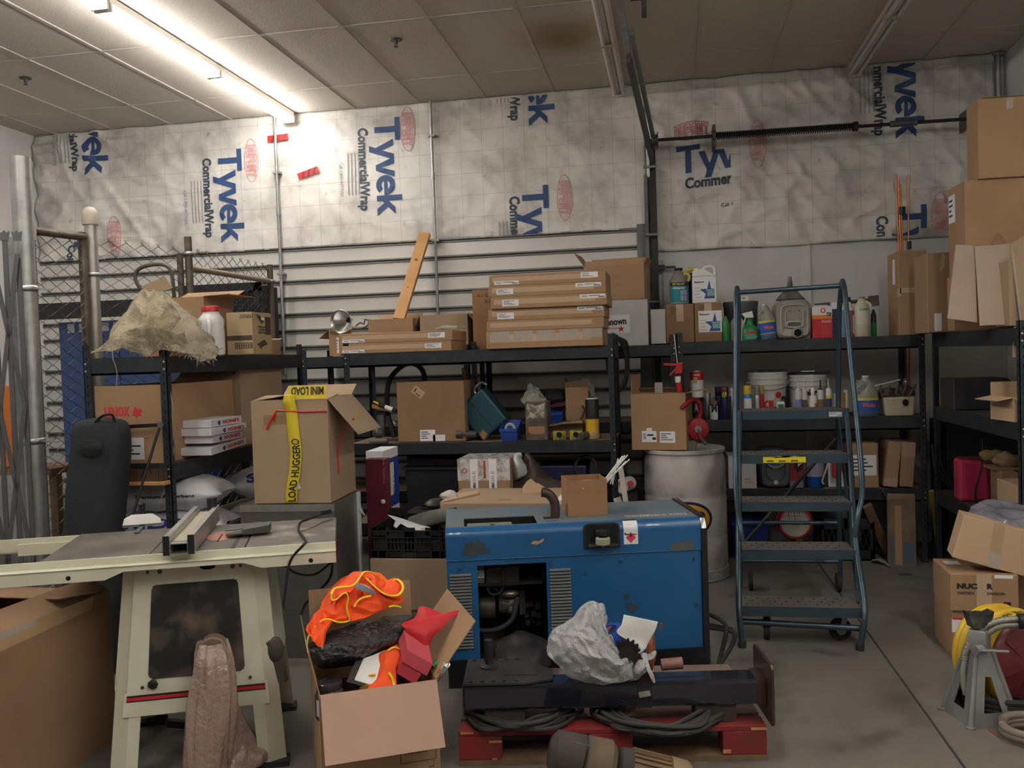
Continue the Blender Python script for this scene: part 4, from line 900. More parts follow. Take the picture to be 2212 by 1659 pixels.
a,c=P(1134,900,6.11),P(1181,900,6.11); w=c.x-a.x; h=P(1150,868,6.11).z-m2; O=Matrix.Translation(((a.x+c.x)/2,6.12,m2)); b=MB().box((-w/2,0,0),(w/2,.2,h),T=O); b.build('box_body',mat('grimy_brown',(.075,.06,.045),.8,c2=(.12,.1,.08),ns=14),t,world=True,bevel=.006)
T=O @ facemat('f',w,.2,h); b=MB(); b.poly(T,[(.02,.055),(.05,.045),(.115,.045),(.135,.055),(.135,.1),(.02,.1)],.0012); b.build('torn_patch','cardred',t,world=True)
b=MB(); b.poly(T,[(.01,.15),(.03,.165),(.06,.15),(.1,.16),(.135,.15),(.14,h-.01),(.08,h-.03),(.015,h-.01)],.0012); b.build('peeling_label',mat('peeled_white',(.46,.43,.38),.7,c2=(.15,.12,.09),ns=18,nlo=.42,nhi=.56),t,world=True)
solo('plastic_bag',MB().grid(patch([[P(1128,872,6.2),P(1150,866,6.16),P(1180,872,6.2)],[P(1126,862,6.24),P(1152,852,6.18),P(1178,862,6.22)],[P(1136,848,6.3),P(1150,838,6.26),P(1168,846,6.3)],[P(1140,834,6.36),P(1147,828,6.34),P(1154,836,6.36)]],.018,26),26,26),mat('dirty_film',(.45,.43,.38),.2,alpha=.6,bump=.6,bs=60),'crumpled clear plastic bag stuffed behind the dirty box on the middle shelf','plastic bag')
t=thing('dark_satchel','black fabric tool bag squashed on the middle shelf behind the rear blue bin','bag',P(1190,860,6.5))
MB().ell(P(1192,858,6.5),(.11,.08,.055),18,amp=.35,fr=9).build('bag_body',MATS['black_fabric'],t,world=True); MB().bar(P(1190,876,6.46),P(1222,872,6.46),.02,.03).build('red_strap','dred',t,world=True)
t=carton('upright open brown carton at the right end of the middle shelf',(.165,.2,.255),(P(1248,900,6.42).x,6.40,m2+.10),0,m='card',flaps={'f':42,'l':10},fl={'f':.05,'l':.07})
MB().box((-.07,.01,-.1),(.07,.19,-.0005)).build('wooden_block','oldwood',t)
solo('plastic_wrap',MB().grid(patch([[P(1238,838,6.42),P(1262,838,6.4),P(1285,866,6.42)],[P(1244,824,6.48),P(1266,822,6.44),P(1284,845,6.46)],[P(1256,816,6.52),P(1266,812,6.5),P(1278,828,6.5)]],.02,30),24,24),MATS['dirty_film'],'wad of clear plastic wrap spilling from the upright carton','plastic wrap')
t=thing('sealant_can','black and yellow cylindrical can with a chipped yellow base by the right rack post','can',(P(1280,945,6.2).x,6.22,m2))
h1=P(1280,905,6.2).z-m2; h2=P(1280,862,6.2).z-m2; MB().cyl((0,0,0),(0,0,h1),.047,n=22).build('yellow_base',mat('chipped_yellow',(.62,.38,.02),.5,c2=(.30,.24,.15),ns=9,nlo=.5,nhi=.6),t)
MB().lathe([(.047,h1),(.047,h2-.01),(.044,h2)],n=22).build('black_body','black',t); MB().cyl((0,0,h2),(0,0,h2+.006),.046,n=22).build('white_rim','white_pl',t)
for k,px in enumerate((1208,1244)):
    q=P(px,940,6.14); t=thing('tape_reel',('left' if k==0 else 'right')+' one of the two black and yellow reels lying at the shelf edge','reel',(q.x,6.17,m2),group='black and yellow reels')
    for y in (-.03,.02): MB().box((-.042,y,0),(.042,y+.006,.062)).build('yellow_cheek',mat('dirty_yellow',(.38,.33,.04),.5,c2=(.12,.1,.03),ns=14,nlo=.45,nhi=.6),t)
    MB().cyl((0,-.024,.034),(0,.02,.034),.028,n=16).build('black_spool','black',t)
    MB().cyl((0,-.0315,.036),(0,-.03,.036),.02,n=16).build('dark_hub','hole',t)
q=P(1262,938,6.13); solo('coupling_nut',MB().cyl((q.x-.02,6.12,m2+.027),(q.x+.02,6.2,m2+.027),.026,n=12),'dgalv','dull steel coupling nut at the foot of the chipped yellow can','nut')
a=P(1262,885,6.3); t=thing('hatchet','rusty iron bar propped against the black and yellow can','bar',a); MB().tube([P(1250,912,6.3),P(1258,900,6.3),P(1263,885,6.3),P(1257,876,6.3)],.009,6).build('bar',mat('rust',(.13,.06,.03),.8),t,world=True)
for (A,B,lab) in ((P(998,770,6.7),P(1008,868,6.5),'wooden tool handle with a tan grip leaning behind the middle shelf'),):
    t=thing('hammer',lab,'tool',B); MB().tube([P(1000,795,6.62),P(1006,835,6.58),P(1012,866,6.54)],[.012,.015,.013],10).build('handle','wood',t,world=True); MB().cyl(P(1005,874,6.52),P(1022,862,6.5),.022,n=12).build('head','brass',t,world=True); MB().bar(P(1000,888,6.5),P(1014,872,6.5),.03,.03).build('socket','black',t,world=True)
t=thing('flat_bar','brown board slanting down from behind the teal case','board',P(1030,930,6.4)); MB().bar(P(1002,885,6.45),P(1050,945,6.2),.05,.02,upv=(0,-1,0)).build('plank','oldwood',t,world=True)
# dark coil hanging at the right end of the middle rack
t=thing('cable_coil','coil of thick black cable hung on the right end of the middle rack','cable',P(1338,790,6.7))
for k in range(5):
    hp=spline([P(1322+2*k,722+3*k,6.72+.02*k),P(1340+3*k,738,6.74),P(1352+1.2*k,775,6.74+.02*k),P(1351+k,815,6.74),P(1336+2*k,846-2*k,6.72+.02*k),P(1322,838-4*k,6.74),P(1316-k,790,6.76),P(1314,745,6.74+.015*k)],48,True)
    MB().tube(hp,.0115,8,True).build('cable_turn','rubber',t,world=True)
# ------------------------------------------------------------------ below the middle shelf
t=thing('storage_tub','big black plastic tub under the middle shelf','tub',(P(920,1050,5.9).x,6.18,m3))
a,c=P(850,1024,5.95),P(992,1024,5.95); hx=(c.x-a.x)/2; zt_=P(920,1024,5.95).z-m3
b=MB(); b.hexa([(-hx*.93,.01,0),(hx*.93,.01,0),(hx*.93,.42,0),(-hx*.93,.42,0)],[(-hx,0,zt_),(hx,0,zt_),(hx,.44,zt_),(-hx,.44,zt_)]); b.build('tub_body',mat('tub_black',(.016,.017,.021),.5),t,bevel=.012)
b=MB(); b.box((-hx-.015,-.015,zt_),(hx+.015,.455,zt_+.02)); b.build('rim',MATS['tub_black'],t)
b=MB(); q=zt_+.021; b.hexa([(-hx*.9,.02,q),(hx*.75,.02,q),(hx*.75,.3,q),(-hx*.9,.3,q)],[(-hx*.95,.0,q+.07),(hx*.8,.0,q+.05),(hx*.8,.3,q+.06),(-hx*.9,.3,q+.09)]); b.v=[WM[t.name] @ v for v in b.v]
solo('tray_stack',b,'black','shallow black tray lying on top of the black tub','tray',bevel=.01)
zz=m3+q+.085
solo('steel_bracket',MB().box(P(942,992,6.25)-Vector((.03,0,.01)),P(958,986,6.3)+Vector((0,.03,0))),'chrome','small bright steel bracket lying in the black tray','bracket')
b=MB(); c_=P(852,985,6.4); b.lathe([(.05,0),(.052,.04),(.045,.06),(.03,.07),(.03,.09)],(c_.x,c_.y,zz-.03),16); solo('yellow_bottle',b,'yellow','yellow plastic bottle top showing between the blue box and the tray','bottle')
b=MB(); q=P(905,975,6.4); b.box((q.x-.08,6.36,zz),(q.x+.06,6.5,zz+.06)); solo('grey_box',b,mat('dim_card',(.16,.14,.125),.8),'small dim carton with a grey label lying in the black tray','box')
solo('clear_bottle',MB().lathe([(.03,0),(.032,.05),(.014,.07),(.014,.09)],(P(890,960,6.4).x,6.42,zz+.0),14),mat('dim_clear',(.3,.3,.29),.3,alpha=.7),'small dim clear bottle standing in the black tray','bottle')
# white box heavily taped, with tall white scroll etc.
t=pbox('small brown carton wrapped in shiny white tape, behind the big flat carton',990,992,1102,1105,5.65,.34,.62,m='card',tapes=())
MB().box((-.15,.05,-.62),(.15,.3,-.0005)).build('support_crate','black',t)
a,c=P(990,1030,5.65),P(1102,1030,5.65); w=c.x-a.x; h=P(1046,992,5.65).z-.62; T=facemat('f',w,.34,h); b=MB(); b.rect(T,-.002,h*.55,w+.002,h+.002,.0012); b.rect(facemat('t',w,.34,h),-.002,-.002,w,.342,.0012); b.build('clear_tape',mat('shiny_white_tape',(.60,.60,.60),.16,c2=(.34,.33,.32),ns=22,nlo=.45,nhi=.6,bump=.8,bs=35),t)
for u_ in (.24,.60): bb=MB(); bb.rect(T,w*u_,0,w*(u_+.15),h+.003,.0022); bb.rect(T,w*(u_+.05),h*.12,w*(u_+.1),h*.5,.0028,1); bb.text('FRAGILE',T,w*(u_+.1),h*.25,.02,.0028,1,h*.5,.02,rot=R(90)); bb.build('printed_tape_strip',['white','greyink'],t)
bb=MB(); bb.rect(T,w*.5,h*.6,w*.54,h*.97,.003); bb.build('red_strip',mat('rust_red',(.40,.06,.03),.5),t)
bb=MB(); bb.tube([T @ Vector((w*.13+.015*math.cos(R(a)),h*.76+.015*math.sin(R(a)),.0015)) for a in range(0,360,30)],.003,5,True); bb.build('round_stamp','redink',t)
t=thing('paper_roll','curled sheet of white plastic standing beside the taped carton','sheet',P(1112,1030,5.8))
fn=patch([[P(1112,1040,5.8),P(1104,1020,5.78),P(1100,1000,5.8),P(1112,980,5.84),P(1126,978,5.86)],[P(1122,1034,5.74),P(1118,1010,5.7),P(1114,992,5.72),P(1118,984,5.78),P(1128,986,5.84)],[P(1140,1025,5.8),P(1136,1005,5.78),P(1132,1000,5.8),P(1128,992,5.84),P(1126,990,5.88)]])
MB().grid(fn,14,20).build('curled_sheet',mat('milky_sheet',(.52,.53,.55),.4),t,world=True,thick=.002)
t=thing('dark_bag','dark brown crumpled bag slumped under the middle shelf','bag',P(1165,1060,5.85)); q=P(1160,1050,5.9)
MB().grid(patch([[P(1090,1062,5.75),P(1130,1075,5.7),P(1170,1085,5.7),P(1220,1080,5.75)],[P(1105,1040,5.8),P(1140,1040,5.74),P(1175,1050,5.75),P(1215,1058,5.8)],[P(1125,1015,5.86),P(1145,1005,5.82),P(1170,1020,5.84),P(1205,1040,5.86)],[P(1132,988,5.95),P(1142,982,5.95),P(1160,1004,5.95),P(1185,1030,5.95)]],.03,10),30,30).build('bag_body',mat('bag_brown',(.045,.03,.022),.55,bump=.5,bs=30),t,world=True,thick=.005)
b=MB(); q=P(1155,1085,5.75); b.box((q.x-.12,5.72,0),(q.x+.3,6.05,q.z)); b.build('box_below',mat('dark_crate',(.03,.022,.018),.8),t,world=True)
solo('navy_bin',MB().hexa([(P(1175,1075,6.3).x,6.2,m3),(P(1260,1075,6.3).x,6.2,m3),(P(1260,1075,6.3).x,6.5,m3),(P(1175,1075,6.3).x,6.5,m3)],[(P(1165,1000,6.3).x,6.18,P(1165,1002,6.3).z),(P(1270,1000,6.3).x,6.18,P(1165,1002,6.3).z),(P(1270,1000,6.3).x,6.52,P(1165,1002,6.3).z),(P(1165,1000,6.3).x,6.52,P(1165,1002,6.3).z)]),mat('navy',(.015,.015,.06),.5),'dark navy plastic bin in the shade under the middle shelf','bin',bevel=.01)
hp=[P(1265,1010,6.15)+Vector((.075*math.cos(R(a)),.03*math.sin(R(a)*.5),.075*math.sin(R(a)))) for a in range(0,360,15)]; solo('hose_ring',MB().tube(hp,.012,8,True),'rubber','ring of black hose hanging in the shade by the right rack post','hose')
for k,(p0,p1) in enumerate(((1032,1040),(1044,1051))): solo('wooden_stick',MB().cyl(P(p0,962,6.5),P(p1,1000,6.45),.014,n=10),'wood',('left' if k==0 else 'right')+' one of two wooden handles hanging below the middle shelf','stick',group='wooden handles')
# ================================================================== things stacked in front of the middle rack
# steel cabinet with the strap-bound carton on it
c0,c1,c2=Z(545,1090,.84),Z(722,1088,.84),Z(800,1063,.84); ang=math.atan2((c1-c0).y,(c1-c0).x)
W=(c1-c0).length; D=.42; t=thing('steel_cabinet','bare sheet-steel cabinet behind the table saw, under the strapped carton','cabinet',(c0+c1)/2*1.0-Vector((0,0,.84)),ang)
W2=W+.10
MB().box((-W2/2-.02,0,0),(W2/2-.05,D,.838)).build('body','sheet',t)
b=MB(); b.box((W2/2-.05,D-.03,0),(W2/2-.035,D,.84)); b.build('edge_trim',mat('white_trim',(.62,.62,.63),.5),t)
MB().box((-W2/2-.02,-.003,.80),(W2/2-.05,0,.838)).build('folded_lip','alu',t)
MB().add([(W2/2-.05,D-.03,.74),(W2/2+.0,D-.035,.70),(W2/2-.01,D-.04,.73),(W2/2-.045,D-.03,.79)],[(0,1,2,3)]).build('loose_film','white',t,thick=.002)
hb=P(700,862,c0.y+.05).z-.842
bx=carton('tall tan carton bound with a yellow strap and red string, one flap hanging open',(W-.03,.44,hb),Vector(t.location)+Vector((-.01,.02,.842)),ang,m='cardgrey',tapes=(),flaps={'r':140,'b':60,'l':-82,'f':-84},fl={'r':.255,'b':.12,'l':.2,'f':.2})
w=W-.03; T=facemat('f',w,.44,hb); Tr=facemat('r',w,.44,hb)
b=MB(); b.poly(T,[(w*.16,hb*.86),(w*.62,hb*.86),(w*.62,hb*.78),(w*.16,hb*.76)],.0012); b.build('old_tape',mat('tan_tape',(.25,.165,.09),.4),bx)
sticker(bx,T @ Matrix.Translation((w*.50,hb*.12,0)) @ Matrix.Rotation(.25,4,'Z'),0,0,.05,.085,'lines',name='hang_tag')
s_=thing('lifting_strap','yellow webbing strap with black lettering draped down the tall carton','strap',bx.location,ang); O=WM[bx.name]
def web(pts,wd,up_,T):   # flat band through points in face coordinates
    b=MB(); k=len(pts); vs=[]
    for (x,y,e) in pts: vs+=[T @ Vector((x-wd/2,y,e)),T @ Vector((x+wd/2,y,e))]
    b.add(vs,[(2*i,2*i+1,2*i+3,2*i+2) for i in range(k-1)],0,True); return b
YL=mat('strap_yellow',(.70,.56,.02),.6,c2=(.60,.46,.02),ns=12)
pts=[(w*.53,hb+.03,.012),(w*.52,hb*.985,.016),(w*.535,hb*.9,.005),(w*.55,hb*.7,.004),(w*.57,hb*.5,.004),(w*.545,hb*.3,.005),(w*.50,hb*.14,.006),(w*.485,.002,.005)]
pp=[tuple(q) for q in spline(pts,26)]; b=web(pp,.065,0,O @ T); b.build('webbing',YL,s_,world=True,thick=.003)
b=MB()
for st,i0,ln in (('LOAD HUGGER®',2,.46),):
    def cv(a,c):  # a along the strap upwards from the bottom
        L_=hb*.66; k=min(.999,max(0,(a+.01)/hb)); q=spline(pts,60); zz_=a+.01
        j=min(range(60),key=lambda i: abs(q[i].y-zz_)); return (q[j].x-.065/2+.012+c*0+ (-c+.045),zz_,q[j].z+.0025)
    b.text(st,O @ T,0,0,.042,0,0,.34,.03,curve=cv)
b.build('printed_lettering','ink',s_,world=True)
Tt=rail((1,0,0),(0,.15,1),(0,-1,.15),(-w/2,-.004,hb)); b=MB(); b.rect(O @ Tt,w*.5,.004,w*.99,.075,.002,0); b.text('MINI LOAD',O @ Tt,w*.96,.066,.042,.0035,1,w*.42,.03,rot=math.pi); b.build('folded_end',[YL,'ink'],s_,world=True,thick=.0015)
rs=thing('red_string','red string tied round the tall tan carton','string',bx.location,ang)
b=MB(); b.tube([O @ T @ Vector(q) for q in ((w*.30,hb*.80,.004),(w*.34,hb*.905,.004),(w*.66,hb*.885,.007),(w*.99,hb*.885,.004))],.004,6); b.build('string','brightred',rs,world=True)
b=MB(); b.tube([O @ T @ Vector(q) for q in ((w*.34,hb*.90,.005),(w*.25,hb*.80,.006),(w*.20,hb*.72,.007))],.005,6); b.build('loose_end','brightred',rs,world=True)
b=MB(); b.tube([O @ Tr @ Vector(q) for q in ((.08,hb*.80,.12),(.11,hb*.62,.03),(.13,hb*.45,.004),(.135,hb*.25,.004))],.006,6,flat=.5); b.build('hanging_end','brightred',rs,world=True)
# blue and white product box, maroon panel
a=P(800,1100,5.45); t=thing('product_box','blue and white printed box standing behind the maroon metal panel','box',(P(810,1090,5.5).x,5.45,.0))
q0,q1=P(790,975,5.45),P(828,975,5.45); zt_=q0.z; w=q1.x-q0.x
MB().box((q0.x,5.45,.40),(q1.x,5.75,zt_)).build('box_body','white',t,world=True)
MB().box((q0.x+.01,5.47,0),(q1.x-.01,5.73,.3995)).build('crate_below','carddark',t,world=True)
T=rail((1,0,0),(0,0,1),(0,-1,0),(q0.x,5.45,.4)); H_=zt_-.4; b=MB(); b.rect(T,0,H_*.3,w*.8,H_*.92,.001); b.poly(T,[(.012,H_*.86),(.05,H_*.86),(.07,H_*.80),(.035,H_*.80)],.0016,1); b.build('blue_print',['blue_pl','white'],t,world=True)
T=rail((0,1,0),(0,0,1),(1,0,0),(q1.x,5.45,.4)); b=MB(); b.rect(T,0,H_*.38,.3,H_*.9,.001,0); b.rect(T,.05,H_*.5,.2,H_*.85,.0016,1); b.rect(T,.03,.02,.27,H_*.34,.0016,2); b.text('PRO',T,.22,H_*.5,.05,.002,0,rot=R(90)); b.build('side_print',['blue_pl','white','greyink'],t,world=True)
t=thing('maroon_panel','tall maroon metal panel with a white knob, right of the steel cabinet','panel',P(815,1200,5.05))
a,c=P(795,992,5.08),P(833,992,5.08); MB().box((a.x-.02,5.08,0),(c.x,5.16,a.z)).build('panel',mat('maroon',(.115,.012,.024),.45,c2=(.09,.01,.02),ns=3),t,world=True,bevel=.003)
q=P(832,1083,5.07); MB().lathe([(.004,0),(.013,.012),(.014,.02),(.0,.026)],n=12,T=rail((1,0,0),(0,0,1),(0,-1,0),(q.x-.01,5.08,q.z))).build('knob','white_pl',t,world=True)
b=MB(); T=rail((0,0,1),(-1,0,0),(0,-1,0),(c.x-.008,5.08,P(830,1045,5.08).z)); b.text('TOOL BOX',T,0,0,.012,.001,0,.19,0); b.build('printed_lettering','pinkink',t,world=True)
# black vented crate on the lower brown carton
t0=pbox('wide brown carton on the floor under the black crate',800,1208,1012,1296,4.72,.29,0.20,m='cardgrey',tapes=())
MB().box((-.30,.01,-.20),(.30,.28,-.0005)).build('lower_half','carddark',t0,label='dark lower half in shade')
zt_=P(905,1208,4.72).z+.001; a,c=P(803,1170,4.74),P(958,1170,4.74); w=c.x-a.x; h=P(880,1140,4.74).z-zt_
t=thing('plastic_crate','black vented plastic crate filled with papers and a grey hose, left of the welder','crate',((a.x+c.x)/2,4.74,zt_)); d=.36
b=MB(); k=.006
b.box((-w/2,0,0),(w/2,d,k))
for (y0_,y1_,hh) in ((0,k,h),(d-k,d,h+.05)):
    b.box((-w/2,y0_,0),(w/2,y1_,h*.22)); b.box((-w/2,y0_,h*.62),(w/2,y1_,h*.74)); b.box((-w/2,y0_,h*.9),(-w/4,y1_,hh)); b.box((w/4,y0_,h*.9),(w/2,y1_,hh)); b.box((-w/4,y0_,h*.74),(w/4,y1_,h*.86))
    b.box((-w/2,y0_,0),(-w*.30,y1_,h)); b.box((w*.32,y0_,0),(w/2,y1_,h)); b.box((-w*.05,y0_,h*.2),(w*.10,y1_,h))
    for j in range(12): x=-w*.3+.62*w*j/12; b.box((x,y0_,h*.2),(x+.012,y1_,h*.64))
for x in (-w/2,w/2-k): b.box((x,0,0),(x+k,d,h))
b.build('crate_body','black',t)
b=MB()
for z_ in (.24,.5,.66,.88): b.box((-w/2-.004,-.005,h*z_),(w/2+.004,0,h*z_+.006))
for x in (-w*.42,-w*.3,-w*.05,w*.10,w*.32,w*.44): b.box((x,-.005,0),(x+.006,0,h))
b.build('ribs',mat('crate_rib',(.024,.024,.026),.4),t)
T=facemat('f',w,d,h); b=MB(); b.text('VENTED',T,w*.43,h*.06,.022,.006,0,w*.16,.01); b.text('REUSABLE',T,w*.43,h*.01,.012,.006,0,w*.16,.01); b.text('5937',T,w*.70,h*.9,.016,.006,0,w*.1,.0); b.build('moulded_lettering',mat('moulded_grey',(.05,.05,.05),.5),t)
fn=patch([[P(838,1112,4.92),P(846,1118,4.86),P(858,1128,4.78)],[P(870,1120,4.94),P(875,1128,4.86),P(880,1138,4.77)],[P(905,1132,4.94),P(905,1138,4.86),P(900,1146,4.76)],[P(940,1143,4.9),P(930,1146,4.84),P(922,1147,4.76)]],.004,14)
q=thing('paper_sheet','white crumpled papers lying on top of the black crate','paper',P(885,1130,4.85)); MB().grid(fn,24,14).build('sheet','white',q,world=True,thick=.003)
MB().add([P(855,1122,4.74),P(868,1128,4.73),P(856,1141,4.73),P(850,1136,4.74)],[(0,1,2,3)]).build('folded_corner','white',q,world=True,thick=.002)
solo('grey_hose',MB().tube(spline([P(890,1132,4.98),P(920,1122,4.96),P(955,1115,4.94),P(985,1112,4.93)],24),.045,14),mat('mossy_hose',(.12,.125,.105),.85,c2=(.07,.075,.06),ns=12),'thick mottled grey hose lying in the black crate','hose')
solo('crumpled_paper',MB().ell(P(972,1072,5.2),(.055,.05,.035),14,amp=.6,fr=16),mat('dirty_paper',(.50,.46,.42),.7),'crumpled dirty paper wad by the corner of the big flat carton','paper')
t=thing('dark_tool','dark machine part lying between the black crate and the black tub','machine part',P(940,1085,5.3)); MB().ell(P(942,1088,5.3),(.07,.09,.035),16,amp=.2,fr=8).build('body','dgalv',t,world=True); MB().tube([P(925,1095,5.28)+Vector((.05*math.cos(R(a)),.05*math.sin(R(a)),0)) for a in range(0,360,30)],.008,6,True).build('ring','black',t,world=True); q=P(905,1110,5.22); MB().box((q.x-.1,5.24,0),(q.x+.22,5.5,q.z)).build('lower_frame','black',t,world=True)
# big flat carton behind the welder
a,c=P(955,1120,5.02),P(1228,1108,5.02); zt_=P(1090,1087,5.02).z
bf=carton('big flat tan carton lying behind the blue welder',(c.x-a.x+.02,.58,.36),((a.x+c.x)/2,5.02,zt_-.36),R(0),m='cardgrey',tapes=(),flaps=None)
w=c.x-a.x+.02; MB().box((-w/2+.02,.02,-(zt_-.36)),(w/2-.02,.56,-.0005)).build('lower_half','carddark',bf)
b=MB().hexa([(-w/2,.0,.361),(-w*.28,.3,.361),(-w*.32,.42,.361),(-w/2,.3,.361)],[(-w/2,.0,.367),(-w*.28,.3,.375),(-w*.32,.42,.375),(-w/2,.3,.367)]); b.build('folded_flap','cardpale',bf)
MB().lathe([(.035,0),(.035,.0008)],(-.02,.12,.3602),16,sx=1.2,sy=.6).build('hand_hole','carddark',bf)
solo('torn_card',MB().prism([(0,0),(.135,0),(.14,.035),(.10,.06),(.085,.062),(.055,.09),(.03,.075),(.004,.04)],.006,T=rail((1,.15,0),(0,.12,1),(0,-1,0),P(1128,1066,5.4))),'cardpale','pale torn piece of card standing behind the exhaust pipe','cardboard')
t=thing('long_white_box','long narrow white box propped between the exhaust pipe and the box of rods','box',P(1210,1080,4.95)); MB().bar(P(1205,1098,4.8),P(1232,1072,5.25),.035,.085).build('box_body','white',t,world=True)
# ================================================================== table saw
def plane(px,py,o,n): d=ray(px,py); return EYE + d*((Vector(o)-EYE).dot(n)/d.dot(n))
A,B=Z(85,1213,.87),Z(725,1168,.87); mid=(A+B)/2; SA=math.atan2((B-A).y,(B-A).x); HW=(B-A).length/2
t=saw=thing('table_saw','cream contractor table saw with a dark cast top and splayed legs','table saw',(mid.x,mid.y,0),SA)
SW=WM[saw.name]; SI=SW.inverted(); ux_=SW.to_3x3() @ Vector((1,0,0)); uy_=SW.to_3x3() @ Vector((0,1,0))
def SF(px,py,yl): return SI @ plane(px,py,SW @ Vector((0,yl,0)),uy_)
def ST(px,py,z): return SI @ Z(px,py,z)
mat('cast_top',(.115,.10,.088),.48,.35,c2=(.19,.17,.15),ns=5,nlo=.42,nhi=.72,detail=7)
mat('dusty_top',(.13,.115,.10),.6,.2,c2=(.36,.33,.29),ns=7,nlo=.5,nhi=.72,detail=7)
TD=.56
MB().box((-HW,0,.838),(-.16,TD,.869)).build('extension_wing',MATS['cast_top'],t,bevel=.003)
MB().box((-.157,0,.83),(.20,TD,.869)).build('centre_top',MATS['cast_top'],t,bevel=.003)
MB().box((.203,0,.838),(HW,TD,.869)).build('extension_wing',MATS['dusty_top'],t,bevel=.003)
MB().box((-HW-.36,-.012,.836),(HW,-.001,.868)).box((-HW-.36,-.07,.836),(HW,-.001,.842)).build('front_rail','cream',t,label='long cream angle rail')
b=MB(); zz_=.836; b.prism([(-HW-.36,-.0),(HW,-.0),(HW,-.045),(.27,-.045),(.20,-.02),(-.24,-.02),(-.31,-.048),(-HW-.36,-.048)],.004,T=rail((1,0,0),(0,0,1),(0,-1,0),(0,-.066,.842)))
b.build('rail_skirt','cream',t)
for x in (-HW-.28,-HW+.12,-.11,.16,.46): MB().cyl((x,-.071,.812),(x,-.0665,.812),.009,n=12).build('bolt_hole','hole',t)
MB().box((-HW-.36,TD+.005,.80),(HW-.1,TD+.016,.862)).box((-HW-.36,TD+.005,.80),(HW-.1,TD+.05,.806)).build('rear_rail','cream',t)
MB().box((-HW-.26,TD-.01,.79),(-HW+.3,TD+.004,.84)).build('rail_filler','cream',t)
MB().box((-HW-.36,TD+.0,.80),(-HW-.355,TD+.05,.862)).build('rail_end','cream',t)
# rip fence
f0,f1=ST(380,1207,.87),ST(470,1098,.90); fx=f0.x; b=MB()
b.box((fx-.035,-.065,.872),(fx+.035,TD+.12,.876)); b.box((fx-.035,-.065,.876),(fx-.031,TD+.12,.930)); b.box((fx+.031,-.065,.876),(fx+.035,TD+.12,.930)); b.box((fx-.035,-.065,.912),(fx+.035,TD+.12,.916))
b.build('rip_fence','alu',t)
for s_ in (-1,1): MB().box((fx+s_*.046-.011,-.062,.872),(fx+s_*.046+.011,TD+.12,.944)).build('fence_face','alu',t); MB().box((fx+s_*.046-.012,-.068,.871),(fx+s_*.046+.012,-.062,.946)).build('end_plate','black',t)
MB().box((fx-.03,-.03,.917),(fx+.03,TD+.1,.918)).build('fence_dust',mat('saw_dust',(.42,.38,.29),.9),t)
MB().cyl((fx+.03,TD+.08,.93),(fx+.03,TD+.08,.985),.022,n=14).build('fence_lock_knob','black',t)
# throat plate, blade slot, mitre slots, guard
h0=ST(455,1165,.87); MB().lathe([(.072,0),(.072,.001)],(h0.x+.035,h0.y+.06,.8695),22,sx=.8,sy=1.5).build('throat_plate',mat('faded_red',(.50,.20,.155),.6,c2=(.36,.20,.15),ns=9),t)
MB().box((h0.x+.032,h0.y-.06,.8706),(h0.x+.038,h0.y+.10,.8712)).build('blade_slot','hole',t)
for x in (-.11,.155): MB().box((x-.009,.0,.8695),(x+.009,TD,.8700)).build('mitre_slot',MATS['dark_track'],t)
g0,g1=ST(535,1158,.875),ST(588,1130,.875)
b=MB(); b.hexa([(g0.x-.02,g0.y+.0,.88),(g0.x+.09,g0.y+.02,.88),(g0.x+.09,g0.y+.10,.88),(g0.x-.02,g0.y+.12,.88)],[(g0.x-.02,g0.y,.905),(g0.x+.09,g0.y+.02,.915),(g0.x+.09,g0.y+.10,.915),(g0.x-.02,g0.y+.12,.905)])
b.bar((g0.x-.10,g0.y+.09,.895),(g0.x+.05,g0.y+.10,.905),.10,.006); b.build('blade_guard','dgalv',t,bevel=.003)
MB().bar((g0.x-.09,g0.y+.02,.883),(g0.x+.02,g0.y+.03,.888),.04,.006).build('guard_foot','dgalv',t)
# mitre gauge, a separate loose tool
q=Z(308,1137,.872); mg=thing('mitre_gauge','aluminium mitre gauge with a black grip lying on the saw top','mitre gauge',(q.x,q.y,.8705),SA+R(4))
MB().prism([(-.085,0),(.085,0),(.078,.022),(.045,.045),(-.045,.045),(-.078,.03)],.012,T=rail((1,0,0),(0,.5,1),(0,-1,.5),(0,0,.006))).build('fence_head','alu',mg,bevel=.002)
MB().box((-.085,0,.001),(.085,.08,.007)).build('protractor_base','alu',mg)
MB().box((-.012,-.17,0),(.008,.10,.0055)).build('guide_bar','dgalv',mg); MB().lathe([(.013,.007),(.016,.04),(.014,.085),(.017,.10),(.012,.106),(0,.107)],(-.005,.035,0),14).build('grip','black',mg)
